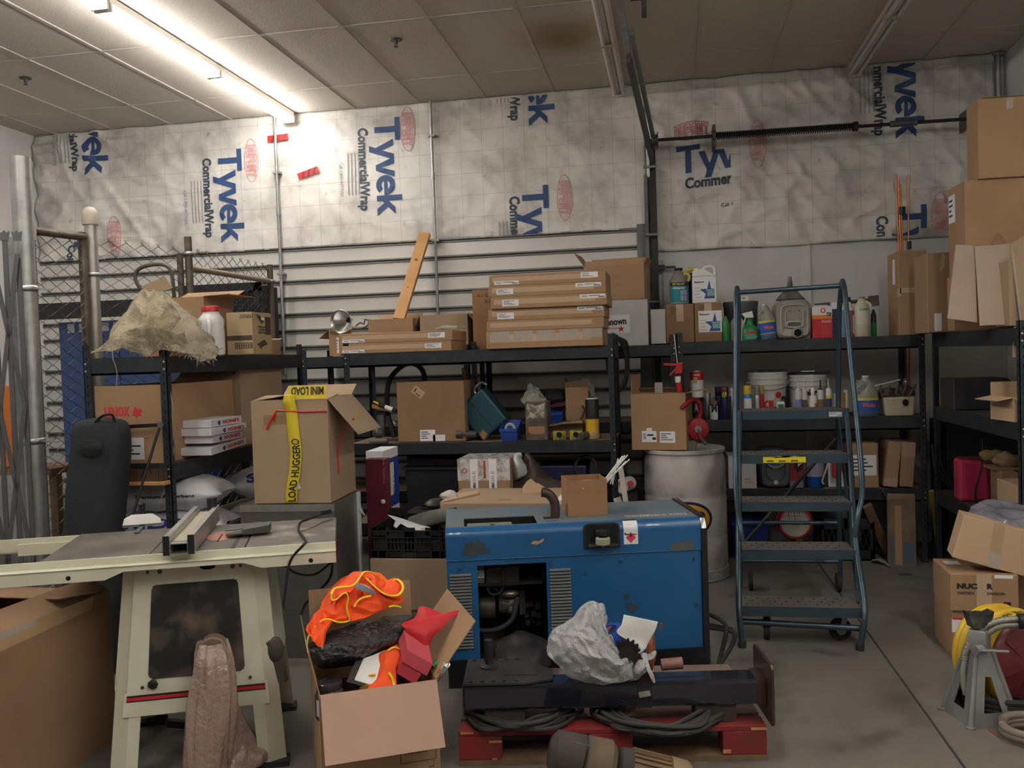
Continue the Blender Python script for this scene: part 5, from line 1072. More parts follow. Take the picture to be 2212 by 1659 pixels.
# cabinet stand
CT,CB=.832,.30
def lx(z): return .222+(.832-z)*.075          # half width of the stand at height z
def ly(z): return .045-(.832-z)*.14            # front face of the stand at height z
def ry_(z): return .46+(.832-z)*.12
def leg(sx,front):
    b=MB(); yf=ly if front else ry_; s_=1 if front else -1
    for (a,c) in ((0,.062),(.062,.105)):
        lo=[]; hi=[]
        for z,L in ((.012,lo),(CT,hi)):
            x0,x1=sx*(lx(z)-a+.05),sx*(lx(z)-c+.05); y=yf(z); dy=(.03,0) if a==0 else (0,0)
            pts=[(x0,y+s_*dy[0],z),(x1,y+s_*dy[1],z),(x1,y+s_*(dy[1]+.004),z),(x0,y+s_*(dy[0]+.004),z)]
            if sx*s_>0: pts=[pts[1],pts[0],pts[3],pts[2]]
            L+=pts
        b.hexa(lo,hi)
    b.build('leg','cream',t)
    z=0; x0,x1=sorted((sx*(lx(0)+.06),sx*(lx(0)-.055))); y0_,y1_=sorted((yf(0)-s_*.01,yf(0)+s_*.07)); MB().box((x0,y0_,0),(x1,y1_,.02)).build('rubber_foot','rubber',t)
for sx in (-1,1):
    for fr in (True,False): leg(sx,fr)
def fp(x,z,e=0.): return (x*lx(z)/.24,ly(z)-.0-e,z)
b=MB(); op=[(-.165,.735),(.165,.735),(.165,.395),(-.165,.395)]
def fpoly(b,pts,e,mi=0): b.add([fp(x,z,e) for x,z in pts],[tuple(range(len(pts)))],mi)
oL,oR,oT,oB=-.165,.17,.735,.385
fpoly(b,[(-.24,CT),(-.24,.335),(oL,.335),(oL,CT)],.002); fpoly(b,[(oR,CT),(oR,.335),(.24,.335),(.24,CT)],.002); fpoly(b,[(oL,CT),(oL,oT),(oR,oT),(oR,CT)],.002); fpoly(b,[(oL,oB),(oL,.335),(oR,.335),(oR,oB)],.002)
b.build('front_panel','cream',t,thick=.003)
b=MB(); fpoly(b,[(oL-.004,oB+.012),(oL+.012,oB-.004),(oR-.012,oB-.004),(oR+.004,oB+.012),(oR+.004,oT-.012),(oR-.012,oT+.004),(oL+.012,oT+.004),(oL-.004,oT-.012)],.005); b.build('access_cover',mat('dusty_black',(.013,.012,.012),.5,c2=(.15,.11,.08),ns=6,nlo=.47,nhi=.72),t,thick=.004,label='black dusty access cover')
b=MB(); fpoly(b,[(-.24,.325),(.24,.325),(.24,.30),(-.24,.30)],.004,0); fpoly(b,[(-.24,.3175),(.24,.3175),(.24,.3055),(-.24,.3055)],.0052,1); b.build('striped_trim',['black','red'],t)
b=MB(); fpoly(b,[(-.25,.336),(.25,.336),(.25,.245),(-.25,.245)],.0015); b.build('lower_crosspiece','cream',t,thick=.003)
b=MB(); fpoly(b,[(.02,.806),(.09,.806),(.085,.79),(.07,.784),(.04,.784),(.025,.79)],.0045); b.build('tilt_slot','hole',t)
for (x,z) in ((-.188,.79),(.19,.79),(-.188,.352),(.19,.352)): c_=Vector(fp(x,z,.003)); MB().cyl(c_,c_+Vector((0,-.003,0)),.007,n=10).build('screw','dgalv',t)
c_=Vector(fp(-.15,.365,.01)); MB().lathe([(.018,0),(.02,.008),(.01,.014)],n=7,T=rail((1,0,0),(0,0,1),(0,-1,0),c_)).build('knob','black',t)
MB().box((-.20,.08,.34),(.22,.44,.83)).build('inner_housing',mat('housing_tan',(.12,.105,.08),.7),t)
for sx in (-1,1): MB().add([(sx*(lx(.83)+.05),.08,.83),(sx*(lx(.83)+.05),.44,.83),(sx*(lx(.34)+.05),.50,.34),(sx*(lx(.34)+.05),.0,.34)],[(0,1,2,3)]).build('side_panel','cream',t,thick=.003)
MB().box((-.26,.49,.25),(.26,.495,.33)).build('rear_crosspiece','cream',t)
for x in (-.2,): MB().bar((x,.40,.04),(x+.1,.40,.02),.03,.03).build('caster_bracket','black',t)
# dust bag hung on the outlet
t=thing('dust_bag','long translucent brown plastic dust bag hanging from the saw front to the floor','dust bag',Z(500,1655,0)); DB=mat('dust_film',(.34,.24,.20),.2,c2=(.27,.185,.15),ns=5,bump=1.,bs=42,spec=.75)
yl=ly(.40)
def dp(px,py,off): return plane(px,py,SW @ Vector((0,ly(max(0,.4))-off,0)),uy_)
ring=[]; b=MB()
prof=((1385,427,488,.02),(1410,420,497,.06),(1450,418,505,.075),(1490,408,510,.085),(1540,400,510,.10),(1590,398,503,.11),(1640,398,497,.12),(1690,396,492,.125),(1740,394,490,.125))
for k,(py,xa,xb,off) in enumerate(prof):
    ca,cb=dp(xa,py,off),dp(xb,py,off); c_=(ca+cb)/2; hw=(cb-ca).length/2; r_=[]
    for j in range(36):
        an=2*math.pi*j/36; fold=1+.10*math.sin(an*7+k*.35)+.09*math.sin(an*13-k*.8)
        r_.append(c_+ux_*(hw*math.cos(an)*fold)+uy_*(.055*math.sin(an)*fold)+Vector((0,0,.006*noise.noise(Vector((an*2,k,0)))))+ux_*.009*noise.noise(Vector((an*3,k*.7,5)))-uy_*.012*noise.noise(Vector((an*4,k*.9,2))))
    ring.append(r_)
vs=[Vector((q.x,q.y,max(.004,q.z))) for r_ in ring for q in r_]
b.add(vs,[(i*36+j,i*36+(j+1) % 36,(i+1)*36+(j+1) % 36,(i+1)*36+j) for i in range(len(ring)-1) for j in range(36)],0,True); b.build('bag_tube',DB,t,world=True,sub=1)
fn=patch([[dp(500,1480,.07),dp(508,1500,.06),dp(512,1520,.05)],[dp(500,1540,.08),dp(520,1550,.05),dp(528,1552,.03)],[dp(492,1600,.10),dp(530,1600,.06),dp(556,1602,.03)],[dp(488,1660,.12),dp(540,1640,.09),dp(580,1625,.05)],[dp(488,1690,.13),dp(535,1668,.10),dp(575,1645,.06)]],.012,22,3.)
MB().grid(fn,26,34).build('bag_tail',DB,t,world=True,thick=.004)
c_=dp(463,1392,.0); MB().lathe([(.055,0),(.055,.05),(.05,.055)],n=20,T=rail(ux_,(0,0,1),-uy_,c_-ux_*.0+Vector((0,0,-.01)))).build('collar',mat('collar_tan',(.20,.14,.10),.5),t,world=True)
# power cord hanging over the right wing
t=thing('power_cord','black power cord trailing over the right wing of the table saw down to the floor','cord',Z(620,1330,.3))
pts=[Z(700,1108,.90),Z(665,1122,.905),Z(650,1128,.90),Z(645,1145,.88),Z(660,1168,.88)]
a_=SW @ Vector((.42,-.085,.86)); pts+=[Z(655,1178,.885),plane(628,1210,a_,uy_),plane(618,1260,a_,uy_),plane(613,1310,a_,uy_),plane(622,1318,a_,uy_)]
MB().tube(spline(pts,60),.0055,7).build('cord','black',t,world=True); MB().bar(Z(696,1108,.905),Z(712,1104,.905),.02,.018).build('plug','black',t,world=True)
b=MB(); pts=[P(605,1212,3.6),P(640,1238,3.66),P(680,1240,3.7),P(712,1218,3.72),P(722,1208,3.72)]; b.tube(spline(pts,30),.0055,7); b.build('cord_loop','black',t,world=True)
b=MB(); pts=[P(718,1215,3.7),P(712,1250,3.7),P(680,1285,3.68),P(660,1305,3.68),P(650,1330,3.66)]; b.tube(spline(pts,30),.0065,7); b.build('cord_drop','black',t,world=True)
b=MB(); pts=[P(582,1212,3.5),P(584,1280,3.5),P(580,1350,3.5),P(573,1400,3.5)]; b.tube(spline(pts,20),.004,6); b.build('thin_cord','black',t,world=True)
q=Z(705,1190,.80); solo('switch_box',MB().box((q.x-.02,q.y+.0,.77),(q.x+.03,q.y+.06,.835)),'dred','small dark red switch box under the right end of the saw top','switch',bevel=.004)
# ------------------------------------------------------------------ big carton at the left edge
E0,E1=Z(253,1598,0),Z(20,1750,0); an=math.atan2((E0-E1).y,(E0-E1).x); h_=plane(252,1268,E0,Vector((-math.sin(an),math.cos(an),0))).z; d_=.5
W=.85; c_=E0-Vector((math.cos(an),math.sin(an),0))*(W/2)
bc=carton('large open brown carton with a taped rim at the lower left, beside the saw legs',(W,.5,h_),(c_.x,c_.y,0),an,m='carddark',tapes=(),flaps={'b':25,'r':-82,'f':-60},fl={'b':.22,'r':.3,'f':.11})
T=facemat('f',W,.5,h_); b=MB(); b.poly(T,[(0,h_-.075),(W*.86,h_-.05),(W*.88,h_),(0,h_)],.0012); b.build('packing_tape',mat('glossy_kraft',(.44,.29,.16),.2,spec=.7),bc)
b=MB(); b.poly(T,[(0,h_-.03),(W*.5,h_-.022),(W*.5,h_),(0,h_)],.0018); b.build('clear_tape','cleartape',bc)
# ------------------------------------------------------------------ open carton of vests
q0,q1=Z(689,1503,.42),Z(945,1468,.42); VA=math.atan2((q1-q0).y,(q1-q0).x); VW=(q1-q0).length; c_=(q0+q1)/2; VD=.5
vb=carton('open brown carton heaped with orange vests in front of the welder',(VW,VD,.42),(c_.x,c_.y,0),VA,m='card',flaps={'f':148,'r':38,'b':4,'l':12},fl={'f':.235,'r':.25,'b':.25,'l':.16},prints=[])
for ch in vb.children:
    if ch.name.startswith('flap') and ch==list(vb.children)[1]: ch.data.materials[0]=M_['cardpink']; break
VM=WM[vb.name]; vux=VM.to_3x3() @ Vector((1,0,0)); vuy=VM.to_3x3() @ Vector((0,1,0)); UP=Vector((0,0,1))
T=facemat('f',VW,VD,.42); b=MB(); b.tube([Vector((VW*.66-VW/2+x,-.0015,.13+z)) for x,z in ((0,0),(.13,0),(.13,.12),(0,.12))],.0015,4,True)
for j in range(9): b.rect(T,VW*.70+.009*j,.16,VW*.70+.009*j+.004+.002*(j % 3),.23,.001)
b.rect(T,VW*.94,.10,VW*.945,.125); b.rect(T,VW*.90,.10,VW*.945,.104); b.build('printed_mark','brownink',vb)
def V(px,py,f): return plane(px,py,VM @ Vector((0,f,0)),vuy)      # a point at depth f behind the carton's front
ORA=mat('hivis_orange',(.90,.095,.012),.75,bump=.15,bs=130); LIM=mat('hivis_yellow',(.88,.62,.02),.65)
# filling that carries the top layer
b=MB().box((-VW/2+.012,.012,.007),(VW/2-.012,VD-.012,.30)); fl_=b.build('packed_layer',mat('dark_cloth',(.035,.012,.016),.9),None); fl_.location=vb.location; fl_.rotation_euler=(0,0,VA)
fl_['label']='dark folded clothing filling the bottom of the carton of vests'; fl_['category']='clothing'; fl_.name='folded_clothes'
t=thing('safety_vest','crumpled orange safety vest with yellow piping on top of the heap','vest',V(770,1340,.38))
main=[[V(664,1365,.20),V(672,1382,.18),V(684,1395,.15),V(694,1398,.14)],
        [V(676,1335,.26),V(690,1348,.22),V(706,1352,.20),V(722,1344,.20)],
        [V(700,1300,.34),V(718,1318,.24),V(738,1338,.21),V(758,1340,.20)],
        [V(716,1270,.40),V(740,1292,.28),V(762,1318,.23),V(792,1332,.22)],
        [V(742,1248,.44),V(768,1262,.34),V(795,1292,.26),V(822,1318,.25)],
        [V(772,1236,.46),V(798,1246,.38),V(826,1272,.29),V(850,1306,.27)],
        [V(802,1238,.48),V(826,1252,.41),V(850,1272,.33),V(872,1300,.30)]]
fm0=patch(main,.012,16,2.)
def fm(u,v): q=fm0(u,v); a=abs(noise.noise(Vector((u*3+v*2.2,v*5-u,3)))); return q+Vector((.3,-.7,.6))*.022*(1-min(1,a*3.2))*min(1,5*min(u,1-u)+.1)
MB().grid(fm,70,120).build('vest_cloth',ORA,t,world=True,thick=.004)
cuff=[[V(828,1262,.36),V(850,1250,.36),V(866,1258,.34),V(870,1276,.32)],[V(820,1276,.30),V(846,1268,.29),V(862,1276,.28),V(866,1288,.28)],[V(800,1262,.28),V(826,1280,.25),V(850,1290,.25),V(864,1292,.26)],[V(786,1246,.30),V(812,1268,.25),V(838,1284,.245),V(858,1290,.255)]]
fc=patch(cuff,.006,18,4.); MB().grid(fc,40,40).build('rolled_armhole',ORA,t,world=True,thick=.005)
up1=[[V(714,1306,.22),V(724,1296,.21),V(742,1282,.21),V(756,1280,.22)],[V(716,1286,.27),V(728,1276,.25),V(748,1270,.25),V(772,1262,.25)],[V(728,1268,.33),V(744,1256,.31),V(762,1248,.29),V(782,1244,.29)],[V(752,1246,.40),V(764,1238,.38),V(778,1236,.36),V(792,1234,.36)]]
fu=patch(up1,.006,20,6.); MB().grid(fu,40,40).build('shoulder_fold',ORA,t,world=True,thick=.005)
def trim(ps,r=.0052): MB().tube(spline(ps,44),r,7,flat=.6).build('yellow_piping',LIM,t,world=True)
trim([V(716,1284,.205),V(717,1296,.20),V(728,1294,.20),V(740,1283,.20),V(749,1282,.20),V(752,1294,.20),V(749,1310,.195),V(752,1326,.19),V(755,1338,.19),V(748,1343,.19),V(730,1344,.19),V(706,1337,.195),V(690,1345,.20),V(676,1360,.20),V(666,1376,.19),V(663,1395,.17)])
trim([V(716,1284,.205),V(722,1272,.235),V(738,1268,.235),V(758,1266,.235),V(770,1258,.235),V(778,1246,.25),V(786,1236,.27),V(800,1236,.30),V(818,1246,.33),V(832,1256,.35)])
trim([V(790,1248,.245),V(806,1264,.235),V(826,1280,.232),V(846,1287,.235),V(862,1284,.25),V(870,1272,.27),V(868,1260,.30),V(858,1252,.33),V(846,1256,.34)])
trim([V(764,1311,.205),V(772,1299,.215),V(784,1291,.22),V(802,1287,.22)])
trim([V(840,1311,.235),V(852,1309,.24),V(866,1312,.25)],.006)
fn=patch([[V(765,1268,.232),V(773,1258,.232)],[V(778,1276,.224),V(788,1263,.224)],[V(798,1282,.222),V(804,1272,.22)],[V(814,1287,.222),V(811,1280,.22)]]); MB().grid(fn,6,18).build('reflective_stripe',mat('reflective_grey',(.33,.33,.36),.35,.3),t,world=True,thick=.003)
t=thing('wrapped_clothing','black folded clothing in a shiny clear plastic sleeve below the top vest','clothing',V(780,1420,.2))
fn=patch([[V(664,1400,.22),V(700,1372,.26),V(760,1352,.30),V(830,1335,.34),V(888,1330,.36)],[V(668,1412,.17),V(706,1392,.17),V(770,1376,.19),V(840,1360,.22),V(898,1350,.26)],[V(678,1430,.16),V(720,1408,.14),V(780,1398,.15),V(845,1380,.18),V(892,1376,.22)],[V(694,1440,.17),V(730,1428,.14),V(780,1420,.15),V(840,1400,.18),V(885,1392,.22)],[V(705,1442,.22),V(740,1440,.2),V(785,1432,.21),V(845,1412,.24),V(880,1400,.28)]],.008,16,8.)
MB().grid(fn,70,50).build('folded_cloth',mat('black_cloth',(.006,.007,.009),.9,spec=.2),t,world=True,thick=.006)
fn2=lambda u,v: fn(u,v*.82)+Vector((0,-.008,.006))+Vector((0,-1,.6))*(.016*abs(noise.noise(fn(u,v)*26))+.006*abs(noise.noise(fn(u,v)*70)))
MB().grid(fn2,150,90).build('clear_sleeve',mat('clear_sleeve',(.04,.04,.045),.05,alpha=.5,bump=1.,bs=48,spec=1.,coat=1.),t,world=True)
t=thing('red_flag','small red cloth flag flaring over the right flap of the carton of vests','flag',V(925,1390,.2))
fn=patch([[V(905,1312,.30),V(918,1310,.28),V(940,1318,.25)],[V(895,1335,.24),V(920,1330,.22),V(960,1328,.22)],[V(870,1346,.18),V(915,1344,.17),V(998,1318,.22)],[V(880,1362,.16),V(915,1365,.14),V(960,1352,.17)],[V(893,1388,.15),V(916,1390,.13),V(935,1376,.15)],[V(908,1410,.14),V(914,1408,.13),V(920,1404,.14)]],.005,14,3.)
MB().grid(fn,36,50).build('flag_cloth',mat('flag_red',(.52,.012,.02),.6),t,world=True,thick=.002)
t=thing('small_box','small closed red cardboard box tipped on its corner inside the carton of vests','box',V(895,1440,.12))
rc=[V(855,1455,.10),V(897,1480,.07),V(918,1444,.07),V(874,1418,.10)]; bk=[q+vuy*.09+UP*.055 for q in rc]
MB().hexa(rc,bk).build('box_body',mat('box_red',(.42,.035,.055),.6),t,world=True,bevel=.003)
n_=(rc[1]-rc[0]).cross(rc[3]-rc[0]).normalized(); n_=n_ if n_.y<0 else -n_
lo=[rc[3]+(rc[0]-rc[3])*.25+n_*.002,rc[2]+(rc[1]-rc[2])*.25+n_*.002,rc[2]+(rc[2]-rc[1])*.03+n_*.002,rc[3]+(rc[3]-rc[0])*.03+n_*.002]
lo=[V(869,1431,.088),V(922,1462,.06),V(936,1434,.06),V(882,1404,.088)]; MB().hexa(lo,[q+vuy*.085+UP*.055 for q in lo]).build('lid',mat('lid_red',(.48,.06,.085),.6),t,world=True,bevel=.003)
q=V(934,1440,.09); solo('green_cap',MB().cyl(q,q+Vector((.02,.02,.012)),.011,n=12),'green','small green cap peeping out beside the red box','cap')
t=thing('safety_vest','smaller crumpled orange vest beside the red box, lower in the heap','vest',V(835,1450,.1))
fn=patch([[V(850,1394,.20),V(862,1392,.19),V(868,1402,.18)],[V(826,1408,.17),V(846,1404,.14),V(864,1412,.14)],[V(815,1430,.15),V(838,1428,.11),V(858,1430,.12)],[V(805,1452,.12),V(832,1450,.08),V(852,1448,.10)],[V(790,1478,.08),V(826,1472,.05),V(856,1470,.07)],[V(765,1502,.02),V(815,1496,.02),V(856,1488,.03)]],.010,22,1.)
MB().grid(fn,44,60).build('vest_cloth',ORA,t,world=True,thick=.005)
trim([V(838,1406,.135),V(846,1400,.135),V(856,1399,.14),V(866,1404,.15)]); trim([V(840,1453,.07),V(846,1462,.06),V(850,1474,.055),V(855,1488,.02)],.006); trim([V(794,1460,.10),V(804,1457,.085),V(812,1457,.08)])
t=thing('white_case','long white plastic case standing on edge left of the lower vest','case',V(800,1450,.14)); a_,c_=V(818,1402,.20),V(786,1480,.08)
MB().bar(a_,c_,.030,.08,upv=tuple(vux)).build('case_body','white_pl',t,world=True,bevel=.008); MB().bar(a_-vux*.028,c_-vux*.028,.022,.075,upv=tuple(vux)).build('dark_side',mat('smoke_plastic',(.05,.045,.04),.2),t,world=True); MB().bar(V(782,1486,.05),V(796,1496,.03),.04,.02).build('metal_clasp','brass',t,world=True)
q=V(712,1500,.07); t=thing('jar','dark clear jar with a white label in the front left corner of the carton','jar',q); zb=.31
MB().lathe([(.05,0),(.055,.01),(.055,.085),(.048,.10),(.045,.105),(.047,.107),(.047,.13),(.044,.132),(0,.132)],(0,0,zb-q.z),24).build('jar_body',mat('smoky_jar',(.035,.032,.035),.12,spec=.7),t)
b=MB()
for k in range(8): a0,a1=R(-125+11*k),R(-125+11*(k+1)); b.add([(.0562*math.cos(a0),.0562*math.sin(a0),zb-q.z+.02),(.0562*math.cos(a1),.0562*math.sin(a1),zb-q.z+.02),(.0562*math.cos(a1),.0562*math.sin(a1),zb-q.z+.08),(.0562*math.cos(a0),.0562*math.sin(a0),zb-q.z+.08)],[(0,1,2,3)])
b.build('label',mat('grey_label',(.45,.43,.47),.5),t)
a_,c_=V(962,1429,.0)-vuy*.03,V(930,1485,.12); solo('metal_tube',MB().tube([c_+(a_-c_)*k for k in (-.5,0,.5,1)],.0115,16,caps=False),'chrome','thin bright metal tube sticking out over the front right corner of the carton','tube',thick=.0015)
q=Z(610,1420,.12); t=thing('work_glove','old dark work glove hanging on the side of the carton of vests','glove',q); b=MB(); b.ell(V(608,1402,.2)-vux*.02,(.03,.03,.05),14)
for k in range(4): b.tube([V(604+7*k,1400,.2)-vux*.025,V(598+6*k,1384,.2)-vux*.03],.011,8)
b.tube([V(612,1420,.2)-vux*.02,V(618,1470,.2)-vux*.01],.02,8); b.build('glove',mat('glove_brown',(.05,.042,.032),.9),t,world=True)
# ================================================================== blue engine-driven welder
A,B=Z(963,1161,.735),Z(1512,1136,.735); WA=math.atan2((B-A).y,(B-A).x); WL=(B-A).length; mid=(A+B)/2; WD=.56
t=weld=thing('welder_generator','blue engine-driven welder with an open side and a curved exhaust pipe','welder',(mid.x,mid.y,0),WA)
WW=WM[weld.name]; WI=WW.inverted(); wux=WW.to_3x3() @ Vector((1,0,0)); wuy=WW.to_3x3() @ Vector((0,1,0))
def WF(px,py,yl=0.): return WI @ plane(px,py,WW @ Vector((0,yl,0)),wuy)
def WT(px,py,z=.775): return WI @ Z(px,py,z)
BLU=mat('welder_blue',(.012,.105,.27),.34,c2=(.014,.092,.235),ns=3,coat=.15,bump=.05,bs=130); DUST=mat('welder_dusty_top',(.10,.16,.22),.6,c2=(.15,.16,.16),ns=5,nlo=.35,nhi=.7)
hw=WL/2; x0,x1=-hw,hw; ZB,ZT,RD=.135,.775,.045
o0,o1=WF(1031,1222),WF(1186,1412); ox0,ox1,oz1,oz0=o0.x,o1.x,o0.z,max(o1.z,ZB+.0)
sz=WF(1240,1199).z
# front skin in pieces round the engine opening, rounded shoulder, top with two openings
b=MB()
b.box((x0,0,ZB),(ox0,.004,sz)).box((ox1,0,ZB),(x1,.004,sz)); b.box((ox0,0,oz1),(ox1,.004,sz))
b.build('side_panel',BLU,t)
b=MB(); b.box((x0-.002,-.006,sz+.002),(x1+.002,.0,ZT-RD))
b.build('upper_panel',BLU,t)
n=8; b=MB()
for i in range(n):
    a0,a1=R(90*i/n),R(90*(i+1)/n); p0=(-.006+RD-RD*math.cos(a0),ZT-RD+RD*math.sin(a0)); p1=(-.006+RD-RD*math.cos(a1),ZT-RD+RD*math.sin(a1))
    b.add([(x0-.002,p0[0],p0[1]),(x1+.002,p0[0],p0[1]),(x1+.002,p1[0],p1[1]),(x0-.002,p1[0],p1[1])],[(0,1,2,3)],0,True)
b.build('rounded_shoulder',BLU,t)
h0,h1=WT(1003,1140),WT(1160,1113); hx0,hx1,hy0,hy1=h0.x,WT(1165,1138).x,max(h0.y,.05),min(h1.y,WD-.06)
b=MB(); y0_=RD-.006; b.box((x0,y0_,ZT-.004),(x1,hy0,ZT)).box((x0,hy1,ZT-.004),(x1,WD,ZT)).box((x0,hy0,ZT-.004),(hx0,hy1,ZT)).box((hx1,hy0,ZT-.004),(x1,hy1,ZT)); b.build('top_panel',DUST,t)
MB().box((x0,WD-.004,ZB),(x1,WD,ZT-.004)).build('rear_panel',BLU,t); MB().box((x0,0.004,ZB),(x0+.004,WD-.004,ZT-.02)).build('end_panel',BLU,t)
# black front end panel on the right, base skid
b=MB(); pr=[(-.012,.06),(-.012,ZT-.05),(.02,ZT-.004),(.055,ZT+.008),(WD+.01,ZT+.008),(WD+.01,.06)]
b.prism(pr,.032,T=rail((0,1,0),(0,0,1),(1,0,0),(x1+.001,0,0))); b.build('black_end_panel','blackmetal',t,bevel=.004)
MB().box((x0-.01,-.01,.0),(x1+.03,WD,ZB-.002)).build('base_skid','blackmetal',t)
# seam line, louvres, screws
b=MB(); b.box((x0,-.0065,sz-.001),(x1,-.0,sz+.002)); b.build('seam',mat('seam_light',(.06,.18,.36),.4),t)
def louv(pa,pb,n,nm='louvre'):
    a,c=WF(*pa),WF(*pb); b=MB(); bb=MB(); st=(a.z-c.z)/n
    bb.box((a.x,-.0008,c.z),(c.x,-.0002,a.z)); bb.build('louvre_shadow_slot','hole',t)
    for k in range(n):
        z=a.z-st*k; b.add([(a.x,-.001,z),(c.x,-.001,z),(c.x,-.009,z-st*.62),(a.x,-.009,z-st*.62),(a.x,-.001,z-st*.72),(c.x,-.001,z-st*.72)],[(3,2,1,0),(5,4,3,2)])
    b.build('louvres',mat('louvre_grey',(.085,.10,.11),.55,c2=(.12,.115,.10),ns=8),t)
louv((971,1241),(1023,1402),24); louv((1187,1229),(1238,1400),25)
for (px,py) in ((994,1228),(1190,1217),(1341,1213),(1499,1207),(1505,1306),(1265,1238)): q=WF(px,py); MB().cyl((q.x,-.009,q.z),(q.x,-.0,q.z),.006,n=10).build('screw','dgalv',t)
# worn patches: real bare spots and an orange paint chip
def blot(pts,m,e=.0078,name='worn_patch'):
    b=MB(); q=[WF(*p_) for p_ in pts]; b.add([(v.x,-e,v.z) for v in q],[tuple(range(len(q)))]); b.build(name,m,t)
wp=mat('bare_patch',(.035,.045,.055),.7,c2=(.06,.07,.07),ns=14)
blot([(1001,1199),(998,1193),(1006,1180),(1003,1172),(1012,1174),(1017,1166),(1024,1173),(1033,1164),(1040,1172),(1048,1174),(1043,1184),(1060,1186),(1056,1192),(1040,1196),(1020,1202)],wp)
blot([(1443,1185),(1452,1172),(1470,1170),(1495,1166),(1498,1187),(1470,1189),(1455,1190)],mat('bare_patch_tan',(.10,.105,.10),.7,c2=(.05,.07,.09),ns=16))
blot([(1146,1174),(1152,1168),(1164,1168),(1172,1163),(1176,1163),(1172,1170),(1160,1176)],mat('chip_orange',(.50,.27,.15),.7))
blot([(1352,1308),(1362,1300),(1370,1305),(1379,1311),(1372,1318),(1366,1324),(1360,1318),(1354,1316)],wp,.002)
blot([(1345,1290),(1350,1284),(1362,1285),(1358,1294)],wp,.002)
# fuel filler recess
a,c=WF(1260,1130),WF(1338,1181); b=MB(); b.prism([(a.x-.002,c.z),(c.x+.002,c.z),(c.x+.002,ZT-.012),(c.x-.02,ZT-.001),(a.x+.02,ZT-.001),(a.x-.002,ZT-.012)],.006,T=rail((1,0,0),(0,0,1),(0,-1,0),(0,-.006,0))); b.build('filler_recess','black',t,bevel=.002)
cx_=(a.x+c.x)/2; MB().box((cx_-.075,-.014,c.z+.02),(cx_+.075,-.0125,ZT-.012)).build('recess_dark','hole',t)
MB().box((cx_-.07,-.05,c.z+.016),(cx_+.07,-.012,c.z+.024)).build('recess_ledge','dgalv',t)
MB().lathe([(.034,c.z+.025),(.036,c.z+.03),(.036,c.z+.055),(.03,c.z+.06)],(cx_,-.04,0),18).build('filler_neck',mat('filler_cream',(.36,.38,.26),.5),t)
MB().lathe([(.02,c.z+.06),(.022,c.z+.07),(.037,c.z+.072),(.037,c.z+.09),(.02,c.z+.094),(0,c.z+.094)],(cx_,-.04,0),9).build('filler_cap','black',t); MB().cyl((cx_+.005,-.0135,c.z+.008),(cx_+.005,-.012,c.z+.008),.004,n=8).build('screw','bolt',t)
# warning label that folds over the shoulder
a,c=WF(1346,1132),WF(1378,1174); b=MB(); T=rail((1,0,0),(0,0,1),(0,-1,0),(a.x,-.0065,c.z)); lw=c.x-a.x; lh=ZT-RD-c.z; b.rect(T,0,0,lw,lh,.0012)
for i in range(n):
    a0,a1=R(90*i/n),R(90*(i+1)/n); k=RD+.0012; p=[(-.006+RD-k*math.cos(q_),ZT-RD+k*math.sin(q_)) for q_ in (a0,a1)]
    b.add([(a.x,p[0][0],p[0][1]),(c.x,p[0][0],p[0][1]),(c.x,p[1][0],p[1][1]),(a.x,p[1][0],p[1][1])],[(0,1,2,3)],2 if i>5 else 0,True)
b.poly(T,[(lw/2,.006),(lw*.86,.033),(lw/2,.06),(lw*.14,.033)],.002,1); b.poly(T,[(lw*.44,.036),(lw*.56,.036),(lw*.54,.05),(lw*.46,.05)],.0026,2); b.poly(T,[(.004,lh-.006),(.004,lh-.022),(lw-.006,lh-.022),(lw-.006,lh-.018),(.012,lh-.016)],.002,2)
b.build('warning_label',['white',mat('label_red',(.62,.05,.07),.5),'ink'],t)
# engine bay
EY=.26; b=MB(); b.box((ox0-.03,EY+.12,ZB),(ox1+.03,EY+.13,oz1+.05)).box((ox0-.03,.01,ZB-.0),(ox0-.025,EY+.12,oz1+.05)).box((ox1+.025,.01,ZB),(ox1+.03,EY+.12,oz1+.05)).box((ox0-.03,.01,oz1+.045),(ox1+.03,EY+.12,oz1+.05)); b.build('engine_bay',mat('bay_black',(.010,.010,.010),.8),t)
def wf(px,py,y): return WF(px,py,y)
ENG=mat('engine_cast',(.16,.145,.11),.5,.5,c2=(.085,.075,.055),ns=11); ENG2=mat('engine_dark',(.055,.052,.045),.5,.4,c2=(.03,.028,.024),ns=9)
a,c=wf(1048,1226,.10),wf(1122,1267,.10); b=MB().box((a.x,.09,c.z),(c.x,.24,a.z)); b.build('air_box',ENG2,t,bevel=.006)
MB().box((ox0,.10,wf(1035,1265,.1).z),(wf(1047,1265,.1).x,.2,oz1-.01)).build('bracket_plate',ENG,t); a,c=wf(1029,1233,.1),wf(1046,1248,.1); sticker(t,rail((1,0,0),(0,0,1),(0,-1,0),(a.x,.0995,c.z)),0,0,c.x-a.x,a.z-c.z,'lines')
c_=wf(1048,1310,.2); MB().lathe([(.0,.0),(.052,.0),(.06,.012),(.064,.08),(.06,.10)],n=26,T=rail((0,1,0),(0,0,1),(1,0,0),(c_.x-.05,.2,c_.z)),capt=True).build('alternator_end',ENG,t)
c_=wf(1100,1305,.17); MB().lathe([(.045,-.045),(.05,-.03),(.05,.03),(.04,.05)],n=22,T=rail((0,1,0),(0,0,1),(1,0,0),(c_.x-.01,.18,c_.z))).build('crankcase',ENG,t)
a=wf(1092,1279,.12); MB().ell((a.x+.02,.14,a.z-.01),(.05,.04,.024),18).build('valve_cover',mat('cover_bright',(.36,.32,.23),.35,.7),t)
